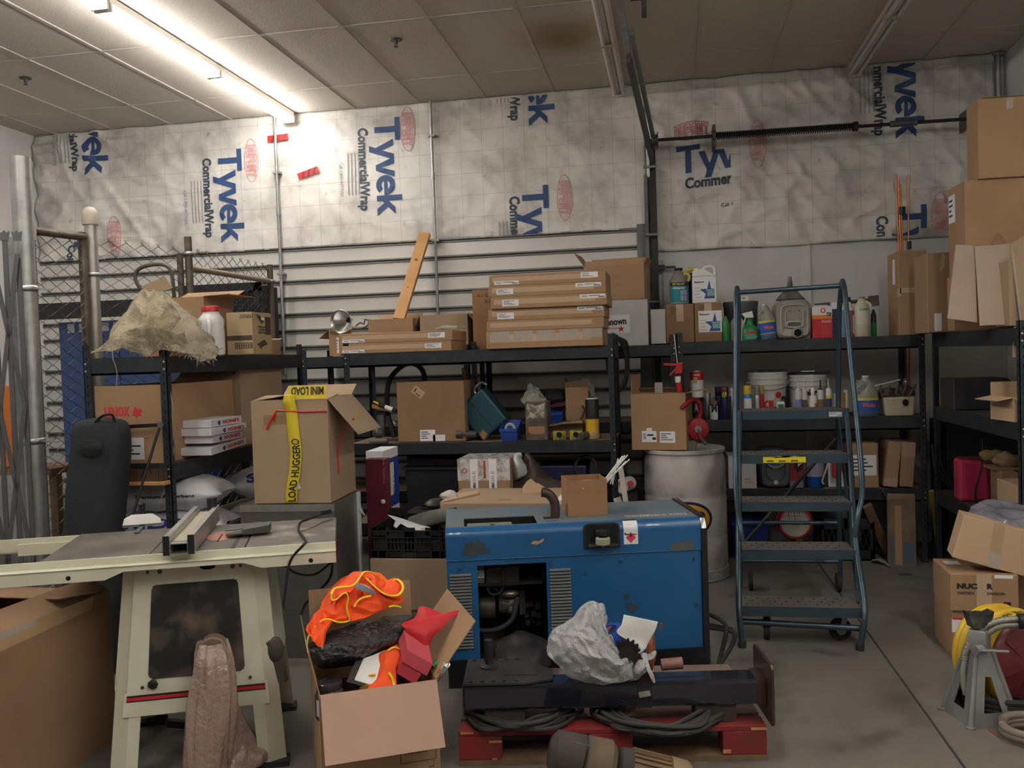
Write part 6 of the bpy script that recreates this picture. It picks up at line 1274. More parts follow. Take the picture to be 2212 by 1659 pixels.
MB().ell((wf(1105,1320,.12).x,.14,wf(1105,1320,.12).z),(.025,.03,.028),14).build('oil_filter',ENG,t)
b=MB(); a,c=wf(1120,1274,.16),wf(1136,1326,.16); b.box((a.x,.14,c.z),(c.x,.24,a.z)); b.build('cylinder_block',ENG2,t,bevel=.005)
random.seed(4); b=MB()
for k in range(16): q=wf(1128+random.random()*40,1300+random.random()*55,.15+.06*random.random()); b.box((q.x-.012,q.y-.01,q.z-.01),(q.x+.012,q.y+.012,q.z+.012))
b.build('linkage',ENG2,t,kind='stuff')
MB().tube(spline([wf(1036,1362,.07),wf(1062,1362,.06),wf(1090,1352,.06),wf(1108,1334,.07),wf(1114,1310,.08),wf(1118,1290,.1)],26),.0125,10).build('coolant_hose','rubber',t)
MB().tube(spline([wf(1053,1262,.08),wf(1054,1276,.07),wf(1064,1284,.07),wf(1080,1280,.07),wf(1087,1262,.07),wf(1086,1235,.06),wf(1090,1228,.07)],26),.0055,7).build('spark_lead','rubber',t)
MB().tube(spline([wf(1060,1262,.08),wf(1072,1274,.08),wf(1086,1296,.09),wf(1100,1300,.1)],18),.004,6).build('fuel_line','rubber',t)
q=wf(1088,1235,.07); MB().tube([(q.x+.012*math.cos(R(a)),.068,q.z+.012*math.sin(R(a))) for a in range(-20,201,20)],.004,6).build('wire_clip','rubber',t)
MB().box((wf(1046,1400,.1).x,.08,ZB),(wf(1090,1400,.1).x,.2,ZB+.06)).build('engine_mount',ENG2,t)
# battery seen through the top opening
b=MB().box((hx0+.012,hy0+.01,ZT-.2),(hx0+(hx1-hx0)*.68,hy1-.03,ZT-.02)); b.build('battery',mat('battery_grey',(.20,.20,.165),.6),t,bevel=.008)
b=MB(); b.box((hx0+.06,hy0+.04,ZT-.0195),(hx0+.10,hy0+.065,ZT-.019)); b.build('battery_label','cardpale',t); MB().lathe([(.012,ZT-.02),(.012,ZT-.008),(0,ZT-.006)],(hx0+.14,hy0+.07,0),10).build('battery_post','dgalv',t)
b=MB().box((hx0-.02,hy1+.001,ZT-.3),(hx1+.02,hy1+.006,ZT-.005)).box((hx0-.02,hy0,ZT-.3),(hx1+.02,hy1,ZT-.295)).box((hx1+.015,hy0,ZT-.3),(hx1+.02,hy1,ZT-.005)); b.build('bay_lining','hole',t)
# exhaust
e0=WT(1199,1118); ey=e0.y; ez=ZT; k=plane(1199,1080,WW @ Vector((0,ey,0)),wuy)
def WE(px,py): return WF(px,py,ey)
MB().box((e0.x-.06,ey-.03,ZT),(e0.x+.012,ey+.03,ZT+.0008)).build('exhaust_slot','hole',t)
pth=spline([Vector((e0.x,ey,ZT-.03)),Vector((e0.x,ey,ZT+.0)),WE(1199,1092),WE(1194,1077),WE(1183,1066),WE(1170,1063)],26); pth=[Vector((v.x,ey,v.z)) for v in pth]; pth[-1].y-=.0
MB().tube(pth,.0225,18,caps=False).build('exhaust_pipe',mat('exhaust_rust',(.06,.04,.035),.45,.5,c2=(.09,.055,.045),ns=10),t,thick=.003)
b=MB(); T=rail((1,0,0),(0,1,0),(0,0,1),(WT(1182,1128).x,WT(1182,1128).y,ZT)); b.text('HOT',T,0,0,.03,.001,0,.05,.02); b.rect(T,-.005,.04,.055,.045); b.build('hot_surface_mark','ink',t)
MB().prism([(0,0),(.018,0),(.02,.045),(.01,.065),(0,.05)],.006,T=rail((0,1,0),(0,0,1),(1,0,0),WT(1225,1115)+Vector((0,0,.0)))).build('lifting_eye','dgalv',t)
a,c=WT(1352,1118),WT(1478,1105); T=rail((1,0,0),(0,1,0),(0,0,1),(a.x,a.y-.0,ZT)); b=MB(); L_=c.x-a.x; b.rect(T,0,0,L_*.66,.05,.001,0); b.rect(T,L_*.70,.0,L_*.98,.05,.001,0)
for j in range(16): b.rect(T,L_*.02+L_*.06*j*.98,.008+.005*(j % 3),L_*.05+L_*.06*j,.03+.006*(j % 2),.0015,1)
b.build('worn_top_label',[mat('worn_paper',(.42,.40,.36),.7),DUST],t)
# box of rods on the welder
a,c=WT(1229,1116),WT(1316,1117); pz=plane(1229,1038,WW @ Vector((0,a.y,0)),wuy).z; w=(c-a).length
bx=carton('small open brown carton of white rods standing on the blue welder',(w,.2,pz-ZT-.001),WW @ Vector(((a.x+c.x)/2,a.y,ZT+.001)),WA+R(2),m='cardred',tapes=(),flaps={})
T=facemat('f',w,.2,pz-ZT); b=MB(); b.rect(T,w*.38,(pz-ZT)*.975,w*.6,(pz-ZT)*.998,.0012); b.poly(T,[(w*.37,(pz-ZT)*.74),(w*.41,(pz-ZT)*.74),(w*.42,(pz-ZT)*.78),(w*.38,(pz-ZT)*.79)],.0012); b.build('torn_spot','cardpale',bx)
BM=WM[bx.name]; q=BM @ Vector((w*.25,.1,.06)); rods=((1345,985),(1350,984),(1356,983),(1348,990),(1360,992),(1352,996),(1340,992),(1335,990))
for k,(px,py) in enumerate(rods):
    tip=plane(px,py,BM @ Vector((0,.06+.015*(k % 4),0)),wuy); a_=plane(1311+2.2*k,1030,BM @ Vector((0,.05+.015*(k % 4),0)),wuy); a_=a_+(a_-tip).normalized()*.04
    solo('white_rod',MB().cyl(a_,tip,.0034,n=8),'white_pl','thin white rod in the bundle sticking out of the carton on the welder','rod',group='white rods in the small carton')
# hoses / leads at the right end
t=thing('welding_lead','pair of grey welding leads curving down at the right end of the welder','cable',Z(1560,1440,0))
MB().tube(spline([P(1534,1328,4.5),P(1555,1338,4.46),P(1568,1352,4.44),P(1567,1375,4.42),P(1556,1420,4.42),P(1548,1450,4.36)],26),.011,8).build('lead','rubber',t,world=True)
MB().tube(spline([P(1534,1356,4.48),P(1575,1362,4.44),P(1588,1372,4.42),P(1578,1400,4.42),P(1560,1428,4.4),P(1540,1458,4.34)],26),.011,8).build('lead','rubber',t,world=True)
MB().cyl(P(1533,1352,4.5),P(1580,1361,4.45),.014,n=10).build('plug_sleeve','rubber',t,world=True)
# black cover lying in front of the bay
solo('cable_bundle',MB().grid(patch([[P(1068,1440,4.02),P(1100,1446,3.9),P(1150,1446,3.9),P(1190,1440,4.02)],[P(1072,1410,4.06),P(1105,1412,3.96),P(1150,1410,3.96),P(1188,1420,4.04)],[P(1085,1388,4.12),P(1110,1374,4.06),P(1145,1376,4.06),P(1182,1396,4.1)],[P(1100,1376,4.18),P(1118,1364,4.14),P(1145,1368,4.14),P(1172,1388,4.16)]],.02,9),26,26),mat('sleeve_black',(.014,.014,.015),.6,bump=.3,bs=20),'bundle of thick black sleeved cable slumped before the open engine bay','cable',thick=.01)
# ================================================================== red pallet, steel beam, cables
a,c=Z(992,1655,0),Z(1658,1642,0); PA=math.atan2((c-a).y,(c-a).x); PW=(c-a).length; pm=(a+c)/2
t=thing('pallet','red painted wooden pallet with chipped edges under the steel beam','pallet',(pm.x,pm.y,0),PA)
PRED=mat('pallet_red',(.26,.018,.02),.75,c2=(.17,.03,.028),ns=6); PTOP=mat('pallet_worn',(.16,.085,.07),.85,c2=(.20,.15,.12),ns=5)
PD=.68; pz_=.135
for k in range(6): y=.004+k*.118; MB().box((-PW/2,y,pz_-.02),(PW/2,y+.095,pz_)).build('deck_board',PRED if k==0 else PTOP,t,bevel=.002)
for x in (-PW/2,-.09,PW/2-.17):
    MB().box((x,.002,.022),(x+.17,.10,pz_-.021)).build('block',PRED,t,bevel=.003); MB().box((x,PD-.1,.022),(x+.17,PD,pz_-.021)).build('block',PRED,t,bevel=.003)
for y in (.0,PD-.1): MB().box((-PW/2,y,.001),(PW/2,y+.1,.021)).build('bottom_board','oldwood',t)
b=MB()
for (x,z,w,h) in ((-PW/2+.01,.126,.05,.006),(-PW/2+.13,.022,.02,.006),(PW/2-.17,.03,.03,.014),(PW/2-.06,.118,.06,.01),(-PW/2+.12,.09,.05,.008)): b.box((x,-.0005,z),(x+w,.0035,z+h))
b.build('bare_wood_chip','wood',t,kind='stuff')
# beam
PM=WM[t.name]; a,c=Z(997,1484,.305),Z(1652,1468,.305); bl=(c-a).length; BA=math.atan2((c-a).y,(c-a).x)
t=thing('steel_beam','heavy dark blue square steel tube with a brown end plate lying on the pallet','beam',((a.x+c.x)/2,(a.y+c.y)/2,.205),BA)
NAVY=mat('navy_paint',(.010,.011,.020),.16,.1,coat=1.,c2=(.016,.017,.026),ns=5); BH=.10; BD=.125
MB().box((-bl/2,0,0),(bl/2,BD,BH)).build('square_tube',NAVY,t,bevel=.013)
BMx=WM[t.name]; bux=BMx.to_3x3() @ Vector((1,0,0)); buy=BMx.to_3x3() @ Vector((0,1,0))
def BT(px,py,z=.308): return BMx.inverted() @ Z(px,py,z)
mat('plate_grimy',(.032,.030,.034),.5,.3,c2=(.065,.05,.042),ns=8)
p0,p1=BT(1004,1480),BT(1195,1470); p2=BT(1010,1428)
x0_,x1_,y1_=-bl/2+.005,p1.x,min(p2.y,.30)
b=MB(); b.prism([(x0_,.0),(x1_-.11,.0),(x1_,.04),(x1_,.14),(x1_-.13,y1_),(x0_,y1_)],.011,T=Matrix.Translation((0,0,BH+.001))); b.build('mounting_plate',MATS['plate_grimy'],t,bevel=.002)
for k in range(5):
    x=x0_+.03+(x1_-.15-x0_)*k/4.6
    for y in (.018,y1_-.02): MB().cyl((x,y,BH+.0115),(x,y,BH+.0135),.0085,n=12).build('bolt_hole','hole',t)
MB().box((x0_+.16,.08,BH+.012),(x1_-.06,.15,BH+.016)).build('raised_pad',MATS['plate_grimy'],t,bevel=.003)
q=BT(1057,1445); MB().cyl((q.x,q.y,BH+.012),(q.x,q.y,BH+.125),.0165,n=16).build('pivot_pin',MATS['plate_grimy'],t); MB().lathe([(.04,BH+.012),(.04,BH+.018),(.022,BH+.026)],(q.x,q.y,0),18).build('pin_boss',MATS['plate_grimy'],t)
BRN=mat('plate_brown',(.07,.035,.022),.4,.3,c2=(.045,.028,.022),ns=6,coat=.3)
MB().prism([(-.075,-.045),(-.06,-.06),(.19,-.06),(.205,-.045),(.205,.165),(.19,.18),(-.06,.18),(-.075,.165)],.012,T=rail((0,1,0),(0,0,1),(1,0,0),(bl/2+.006,.0,0)) @ Matrix.Translation((0,0,0))).build('end_plate',BRN,t,bevel=.003)
MB().tube([(bl/2-.02,-.003,-.0),(bl/2-.0,-.012,-.0)],.004,6).build('weld_bead',BRN,t) if 0 else None
b=MB(); b.box((bl/2-.03,-.003,-.003),(bl/2+.006,BD+.003,BH+.003)); b.build('end_collar',BRN,t,bevel=.003)
q=BMx.inverted() @ plane(1392,1500,BMx @ Vector((0,-.0,0)),buy); MB().bar((q.x-.022,-.004,q.z),(q.x+.022,-.006,q.z+.008),.008,.022).build('cleat','chrome',t); MB().box((q.x-.03,-.001,.0),(q.x+.03,.0,BH)).build('tie_band','black',t)
# support blocks under the beam (it rests on the coils and pallet)
for x in (-bl*.36,bl*.34):
    q=BMx @ Vector((x,.06,0)); solo('spacer_block',MB().bar(q-bux*.08+Vector((0,0,-.0345)),q+bux*.08+Vector((0,0,-.0345)),.09,.067),mat('packing_dark',(.05,.035,.028),.85),'wooden packing block under the %s end of the steel beam' % ('left' if x<0 else 'right'),'block')
# cable coils
def coil(label,pxs,n_,sd_,z0=.155):
    t=thing('cable_coil',label,'cable',pxs[0]); random.seed(sd_); p=pxs; pts=[]
    m_=len(p); N=n_*m_
    for i in range(N):
        q=p[i % m_]; k=i//m_; j=Vector((random.uniform(-1,1)*.02,random.uniform(-1,1)*.014,0)); c_=sum(p,Vector())/m_
        s_=1.04-.34*random.random()-.02*(k % 4); pts.append(c_+(q-c_)*s_+j+Vector((0,0,.012+.007*(k % 5)+.004*random.random())))
    MB().tube(spline(pts,N*7),.0088,8).build('coiled_cable',mat('cable_grey',(.045,.043,.040),.6),t,world=True)
coil('left coil of thick grey cable on the pallet below the steel beam',[Z(1000,1548,.14),Z(1040,1578,.14),Z(1110,1592,.14),Z(1190,1580,.14),Z(1250,1545,.14),Z(1210,1505,.14),Z(1110,1500,.14),Z(1030,1515,.14)],9,3)
coil('right coil of thick grey cable on the pallet below the steel beam',[Z(1280,1550,.14),Z(1330,1582,.14),Z(1420,1600,.14),Z(1510,1588,.14),Z(1572,1540,.14),Z(1530,1500,.14),Z(1410,1498,.14),Z(1310,1515,.14)],11,5)
# bubble-wrapped part with a sprocket, orange motor behind
zb_=.309
t=thing('bubble_wrap','bundle of translucent bubble wrap on top of the steel beam','bubble wrap',Z(1280,1470,zb_)); BW=mat('bubble_film',(.70,.70,.71),.22,c2=(.58,.58,.59),ns=9,bump=1.,bs=110,spec=.8,alpha=.6); yb0=BMx.translation.y
def BP(px,py,off): return plane(px,py,BMx @ Vector((0,off,0)),buy)
rows=[[BP(1182,1400,.16),BP(1200,1436,.06),BP(1250,1472,.02),BP(1310,1477,.0),BP(1358,1470,.0),BP(1372,1448,.04)],
        [BP(1190,1378,.15),BP(1220,1400,.0),BP(1265,1420,-.04),BP(1310,1438,-.05),BP(1345,1440,-.03),BP(1366,1430,.04)],
        [BP(1208,1360,.15),BP(1236,1368,.02),BP(1270,1385,-.03),BP(1300,1400,-.04),BP(1322,1410,-.02),BP(1338,1412,.03)],
        [BP(1240,1342,.16),BP(1256,1342,.05),BP(1278,1355,.0),BP(1300,1372,.0),BP(1318,1386,.02),BP(1326,1388,.05)],
        [BP(1258,1322,.18),BP(1268,1316,.10),BP(1284,1322,.05),BP(1298,1340,.04),BP(1308,1360,.05),BP(1312,1368,.08)],
        [BP(1266,1314,.22),BP(1276,1308,.17),BP(1290,1308,.12),BP(1305,1316,.10),BP(1312,1328,.10),BP(1310,1345,.12)]]
fb0=patch(rows,.010,26,1.)
def fb(u,v):
    q=fb0(u,v); a=abs(noise.noise(Vector((u*2.2+v*4.5,v*1.6-u*2.8,3)))); c=abs(noise.noise(Vector((u*7-v*3,v*5+u*4,7)))); return q+Vector((.1,-.8,.5))*(.024*(1-min(1,a*3))+.009*(1-min(1,c*3)))
MB().grid(fb,150,150).build('outer_wrap',BW,t,world=True,thick=.005)
bk=[[q+buy*.06-Vector((0,0,.006)) for q in r_] for r_ in rows]; MB().grid(patch(bk,.012,24,2.),50,50).build('inner_wrap',BW,t,world=True,thick=.005)
fn=patch([[BP(1188,1398,.17),BP(1215,1380,.08),BP(1240,1352,.1)],[BP(1196,1424,.12),BP(1225,1412,.02),BP(1255,1400,.0)],[BP(1225,1452,.06),BP(1250,1450,-.02),BP(1275,1446,-.05)]],.008,30,6.); MB().grid(fn,24,24).build('loose_film',mat('loose_film',(.6,.6,.62),.12,alpha=.5,bump=.8,bs=30),t,world=True)
fn=patch([[BP(1362,1470,.02),BP(1380,1468,.0),BP(1392,1452,.02)],[BP(1366,1448,.0),BP(1385,1444,-.03),BP(1398,1436,.0)],[BP(1372,1432,.03),BP(1388,1428,.0),BP(1402,1432,.02)]],.010,30,6.); MB().grid(fn,20,20).build('torn_end',BW,t,world=True,thick=.004)
fn=patch([[BP(1378,1404,.05),BP(1396,1410,.05),BP(1418,1408,.06)],[BP(1392,1425,.04),BP(1402,1424,.03),BP(1416,1420,.05)],[BP(1398,1426,.06),BP(1406,1424,.06),BP(1410,1420,.07)]],.012,34,2.); MB().grid(fn,16,16).build('torn_end',BW,t,world=True,thick=.004)
MB().grid(patch([[BP(1385,1412,.02),BP(1396,1410,.02)],[BP(1394,1440,-.01),BP(1403,1438,-.01)],[BP(1404,1462,-.02),BP(1412,1458,-.02)],[BP(1412,1476,-.02),BP(1416,1474,-.02)]]),6,16).build('hanging_strip',BW,t,world=True,thick=.003)
t=thing('gear_motor','blue drive unit with a black toothed sprocket poking out of the bubble wrap','gear motor',BP(1352,1408,.1))
c_=BP(1353,1408,.02); T=rail(bux,(0,0,1),-buy,c_); pts=[]
for k in range(60): r_=.056 if (k % 4) in (1,2) else .044; pts.append((r_*math.cos(2*math.pi*k/60),r_*math.sin(2*math.pi*k/60)))
MB().prism(pts,.009,T=T).build('sprocket',mat('sprocket_black',(.025,.024,.023),.45,.5),t,world=True); MB().cyl(c_-buy*.03,c_,.030,n=20).build('sprocket_hub','black',t,world=True)
MB().lathe([(.012,.009),(.012,.016),(.007,.018),(0,.018)],n=12,T=T).build('shaft_bolt','chrome',t,world=True)
MB().lathe([(.055,-.12),(.062,-.11),(.062,-.03),(.05,-.022)],n=24,T=T @ Matrix.Translation((-.005,.02,0))).build('blue_housing',mat('housing_blue',(.02,.07,.38),.35),t,world=True)
b=MB().bar(BP(1316,1378,.10),BP(1342,1352,.10),.07,.03); b.bar(BP(1378,1396,.08),BP(1394,1408,.08),.03,.03); b.build('blue_flange',MATS['housing_blue'],t,world=True,bevel=.004)
MB().tube([BP(1320+16*math.cos(R(a)),1362+14*math.sin(R(a)),.09) for a in range(0,360,30)],.008,8,True).build('blue_ring',MATS['housing_blue'],t,world=True)
c_=BP(1402,1396,.20); MB().lathe([(.10,0),(.105,.01),(.10,.025),(.06,.04),(0,.045)],n=30,T=rail((Vector((0,.0,1))),buy,bux,c_-bux*.02),sx=1.,sy=.9).build('orange_end_bell',mat('bell_orange',(.30,.075,.02),.4,c2=(.22,.055,.018),ns=5),t,world=True); c_=BP(1402,1396,.20)
MB().cyl(c_-bux*.20,c_-bux*.02,.095,n=28).build('motor_body',MATS['bell_orange'],t,world=True)
MB().prism([(-.012,0),(.012,0),(.008,.03),(-.008,.03)],.01,T=rail(buy,(.2,0,1),bux,BP(1424,1362,.2))).build('lug',mat('lug_brown',(.10,.045,.025),.6),t,world=True)
fn=patch([[BP(1347,1328,.07),BP(1380,1334,.06),BP(1421,1343,.07)],[BP(1342,1350,.05),BP(1376,1354,.05),BP(1414,1364,.06)],[BP(1334,1368,.04),BP(1370,1378,.04),BP(1400,1388,.05)],[BP(1378,1396,.03),BP(1386,1398,.03),BP(1394,1400,.04)],[BP(1372,1410,.02),BP(1378,1412,.02),BP(1384,1410,.03)]],.002,20)
t=thing('tissue_sheet','square of thin white packing foam sticking up from the bubble wrap','packing foam',BP(1380,1400,.04)); MB().grid(fn,24,24).build('foam_sheet',mat('foam_white',(.60,.60,.58),.7,bump=.2,bs=200),t,world=True,thick=.002)
solo('pink_roller',MB().cyl(BP(1428,1436,.19),BP(1474,1432,.19),.024,n=16),mat('faded_pink',(.30,.15,.13),.6),'short faded pink roller lying on the far side of the steel beam','roller')
# geared motor on the floor in front
t=thing('electric_motor','dusty tan geared motor lying on the floor in front of the pallet','motor',Z(1360,1720,0)); g=.15
def GM(px,py,off=0.): return plane(px,py,PM @ Vector((0,-.24-off,0)),PM.to_3x3() @ Vector((0,1,0)))
pux=PM.to_3x3() @ Vector((1,0,0)); puy=PM.to_3x3() @ Vector((0,1,0)); ax=(GM(1490,1648)-GM(1370,1618)).normalized(); upm=ax.cross(puy).normalized(); upm=upm if upm.z>0 else -upm
TAN=mat('motor_tan',(.20,.135,.065),.75,c2=(.13,.085,.045),ns=8); DRK=mat('motor_dark',(.045,.038,.034),.8,c2=(.07,.055,.045),ns=10)
c0=GM(1360,1665); r_=.082
T=rail(puy,upm,ax,c0)
MB().lathe([(r_*.9,0),(r_*.9,.14)],n=28,T=T).build('motor_frame',TAN,t,world=True)
for k in range(18):
    an=R(-20+15*k); d_=puy*math.cos(an)+upm*math.sin(an); MB().bar(c0+d_*r_*.9+ax*.0,c0+d_*r_*.9+ax*.135,.004,.018,upv=tuple(d_)).build('cooling_fin',TAN,t,world=True)
MB().lathe([(r_,.14),(r_*1.03,.145),(r_*1.02,.20),(r_*.9,.215)],n=28,T=T).build('fan_cover',mat('cover_tan',(.26,.185,.11),.6,c2=(.20,.14,.08),ns=6),t,world=True); MB().lathe([(r_*.88,.216),(0,.214)],n=28,T=T,capb=False,capt=False).build('fan_grille',mat('grille_grey',(.25,.23,.2),.6),t,world=True)
MB().lathe([(.05,-.06),(.075,-.04),(.078,0)],n=24,T=T).build('adapter',DRK,t,world=True)
MB().lathe([(.06,-.18),(.085,-.165),(.09,-.08),(.07,-.06)],n=20,T=T).build('gearbox',mat('gearbox_tan',(.15,.11,.065),.8,c2=(.07,.055,.04),ns=6),t,world=True)
MB().lathe([(.05,-.30),(.08,-.28),(.085,-.18)],n=12,T=T).build('gearbox_end',DRK,t,world=True)
q=GM(1258,1612); MB().bar(q-ax*.04+upm*.0,q+ax*.03,.09,.055).build('terminal_box',mat('box_navy',(.03,.035,.05),.5,c2=(.09,.09,.09),ns=12),t,world=True,bevel=.003)
q=GM(1292,1625); MB().bar(q+upm*.03,q-upm*.09,.012,.012).build('clamp_strap',TAN,t,world=True); MB().cyl(GM(1204,1628),GM(1222,1632),.006,n=8).build('shaft_key','chrome',t,world=True)
# ================================================================== steel drum with carton, pump
q=P(1480,1262,6.128); dc=Vector((P(1481,1100,6.42).x,6.42,0))
t=thing('drum','grimy white plastic drum with a blue and yellow oval sign, right of the welder','drum',dc); DW=mat('drum_white',(.56,.54,.52),.5,c2=(.20,.18,.165),ns=3.6,nlo=.47,nhi=.74,detail=7,bump=.05,bs=20)
MB().lathe([(.275,0),(.292,.006),(.295,.03),(.29,.075),(.284,.08),(.287,.14),(.287,.29),(.282,.30),(.282,.31),(.287,.32),(.287,.57),(.282,.58),(.282,.595),(.287,.605),(.284,.78),(.278,.84),(.268,.872),(.27,.88),(.283,.884),(.284,.905),(.278,.91),(.27,.905),(.262,.885),(.05,.882),(0,.882)],n=48).build('drum_body',DW,t)
b=MB(); b.lathe([(.2905,.004),(.2965,.03),(.2915,.074)],n=48,capb=False,capt=False); b.build('scuffed_foot_ring',mat('foot_grey',(.27,.27,.265),.5,c2=(.40,.40,.39),ns=14),t)
def dcurve(cu,cz,k=.2885):
    def f_(x,y): an=cu+x/k; return (k*math.sin(an),-k*math.cos(an),cz+y)
    return f_
an0=R(1)
b=MB()
def ovd(rx,ry,e,mi,n=40):
    f_=dcurve(an0,P(1480,1122,6.14).z,.2878+e); vs=[f_(rx*math.cos(2*math.pi*i/n),ry*math.sin(2*math.pi*i/n)) for i in range(n)]
    for i in range(n//2-0):
        pass
    ring=vs; cols=10; k0=len(b.v)
    for i in range(n//2):   # strips between upper and lower arc
        a_,c2_=i,i+1
        b.add([vs[a_],vs[c2_],vs[(n-c2_) % n],vs[(n-a_) % n]],[(0,1,2,3)],mi,True)
ovd(.182,.122,.001,0); ovd(.162,.103,.002,1)
f_=dcurve(an0,P(1480,1122,6.14).z-.035,.2908); b.text('TOP',Matrix.Identity(4),.01,0,.085,0,0,.235,.06,align='c',curve=f_)
b.build('oval_sign',[mat('sign_navy',(.014,.012,.07),.45),mat('sign_amber',(.62,.33,.02),.5)],t)
b=MB(); f_=dcurve(an0+.04,P(1525,1177,6.14).z,.2885); b.text('DEGREASER',Matrix.Identity(4),.03,0,.018,0,0,.12,.02,curve=f_); b.build('small_lettering','greyink',t)
MB().lathe([(.03,.883),(.03,.897),(0,.897)],(.05,-.12,0),14).build('bung','dgalv',t); MB().grid(patch([[(.06,-.2,.888),(.12,-.2,.892),(.2,-.15,.89)],[(.06,-.12,.89),(.14,-.12,.895),(.2,-.08,.89)]],.006,40),10,8).build('paint_crust','white',t,thick=.003)
pA,pB=P(1368,977,6.27),P(1481,979,6.2); w=(pB-pA).length; an=math.atan2((pB-pA).y,(pB-pA).x); hC=P(1361,852,6.25).z-.911
DCt=carton('open brown carton standing on the drum beside the red hand pump',(w+.015,.27,hC),((pA+pB)/2).to_2d().to_3d()+Vector((0,0,.9115)),an,m='card',tapes=(),flaps={'l':-4,'b':-50,'r':82,'f':-86},fl={'l':.135,'b':.05,'r':.135,'f':.05},stick=[('f',.19,.14,.27,.20,'bar'),('f',.52,.13,.28,.20,'lines'),('f',.28,.34,.10,.05,'blank')])
q=WM[DCt.name]
t=thing('caulking_gun','red caulking gun standing upright in the carton on the drum','caulking gun',P(1466,850,6.38)); MB().cyl(P(1470,866,6.38),P(1464,812,6.38),.021,n=16).build('barrel','red',t,world=True); MB().cyl(P(1465,826,6.379),P(1464,813,6.379),.0215,n=16,caps=False).build('paper_band','white',t,world=True)
MB().hexa([P(1458,808,6.37),P(1474,806,6.37),P(1474,806,6.40),P(1458,808,6.40)],[P(1462,784,6.37),P(1474,782,6.37),P(1474,782,6.40),P(1462,784,6.40)]).build('frame_end','red',t,world=True,bevel=.004)
MB().bar(P(1433,787,6.385),P(1468,788,6.385),.022,.018).build('handle','red',t,world=True,bevel=.004); MB().bar(P(1446,812,6.385),P(1462,794,6.385),.018,.012).build('trigger','red',t,world=True,bevel=.003)
MB().cyl(P(1463,784,6.385),P(1456,722,6.385),.0045,n=8).build('plunger_rod','chrome',t,world=True)
solo('nozzle_bottle',MB().lathe([(.024,0),(.022,.03),(.010,.075),(.006,.08)],tuple(P(1416,860,6.4)-Vector((0,0,.05))),14),'white_pl','white cone tip of a bottle showing above the carton on the drum','bottle')
solo('red_nozzle',MB().lathe([(.026,0),(.024,.04),(.012,.085),(.008,.09)],tuple(P(1441,858,6.4)-Vector((0,0,.05))),14),'red','red cone tip of a bottle showing above the carton on the drum','bottle')
solo('grey_bottle',MB().box(tuple(P(1418,860,6.46)-Vector((.01,0,.06))),tuple(P(1428,826,6.5)+Vector((.01,.03,0)))),mat('pale_pack',(.40,.38,.36),.5),'pale grey packet with a red spot standing in the carton on the drum','packet')
solo('black_tube',MB().bar(P(1484,866,6.42),P(1480,802,6.42),.05,.04),'black','black cartridge tube standing at the right in the carton on the drum','tube',bevel=.008)
t=thing('hand_pump','red rotary hand pump with a curved spout on the drum','pump',dc+Vector((.05,-.12,.9)))
pc=P(1508,927,6.27); T=rail((1,0,0),(0,0,1),(0,-1,0),pc); PR=mat('pump_red',(.33,.012,.018),.45,c2=(.22,.01,.014),ns=8)
MB().lathe([(.072,-.045),(.078,-.035),(.078,.0),(.072,.01),(.04,.018),(.0,.019)],n=24,T=T).build('pump_body',PR,t,world=True); MB().lathe([(.024,.018),(.024,.024),(0,.024)],n=18,T=T).build('steel_hub','galv',t,world=True)
for k in range(6): an=R(60*k+20); MB().lathe([(.008,.0),(.008,.018),(0,.018)],n=8,T=T @ Matrix.Translation((.062*math.cos(an),.062*math.sin(an),0))).build('bolt',PR,t,world=True)
MB().tube(spline([P(1510,905,6.29),P(1514,888,6.29),P(1512,873,6.28),P(1502,864,6.27),P(1492,865,6.24),P(1480,874,6.20),P(1472,883,6.18)],26),.0155,12).build('spout',PR,t,world=True); MB().tube([P(1510,908,6.29),P(1511,900,6.29)],.022,12).build('spout_flange',PR,t,world=True)
MB().cyl(P(1512,945,6.24),P(1526,960,6.22),.014,n=10).build('crank_grip',mat('grip_brown',(.07,.02,.02),.5),t,world=True); MB().bar(P(1508,927,6.235),P(1514,946,6.235),.02,.012).build('crank_arm',PR,t,world=True)
b=MB(); f0_=P(1500,952,6.29); b.cyl(f0_,Vector((f0_.x-.015,f0_.y,.885)),.022,n=14); b.build('suction_pipe',mat('dull_pipe',(.17,.165,.155),.6),t,world=True)
MB().box(P(1487,975,6.27)-Vector((.02,.0,.05)),P(1496,950,6.33)).build('mount_bracket',MATS['dull_pipe'],t,world=True)
# paint stick and bottle between mid rack and drum
t=thing('trim_offcut','pair of whitewashed boards leaning between the rack post and the drum','board',P(1350,1110,5.95)); b=MB().bar(P(1356,1110,5.9),P(1340,1008,6.0),.035,.018,upv=(0,-1,0)); b.build('board',mat('white_wood',(.42,.39,.33),.7,c2=(.26,.22,.16),ns=9),t,world=True); MB().bar(P(1343,1108,5.96),P(1333,1075,6.0),.05,.012,upv=(0,-1,0)).build('short_board',MATS['white_wood'],t,world=True)
q=P(1352,1066,6.25); t=thing('bottle','white bottle lying with its red cap facing out, left of the drum','bottle',q); MB().cyl(q+Vector((-.03,.02,.05)),q+Vector((.02,.16,.05)),.052,n=18).build('body','white_pl',t,world=True); MB().cyl(P(1362,1045,6.24),P(1362,1045,6.27),.022,n=14).build('cap','red',t,world=True); MB().cyl(P(1343,1042,6.25),P(1345,1042,6.28),.02,n=12).build('cap','red',t,world=True)
b=MB(); b.box((q.x-.055,6.22,0),(q.x+.08,6.5,q.z-.003)); solo('dark_box',b,'black','dark box in the shade that carries the red-capped bottle','box')
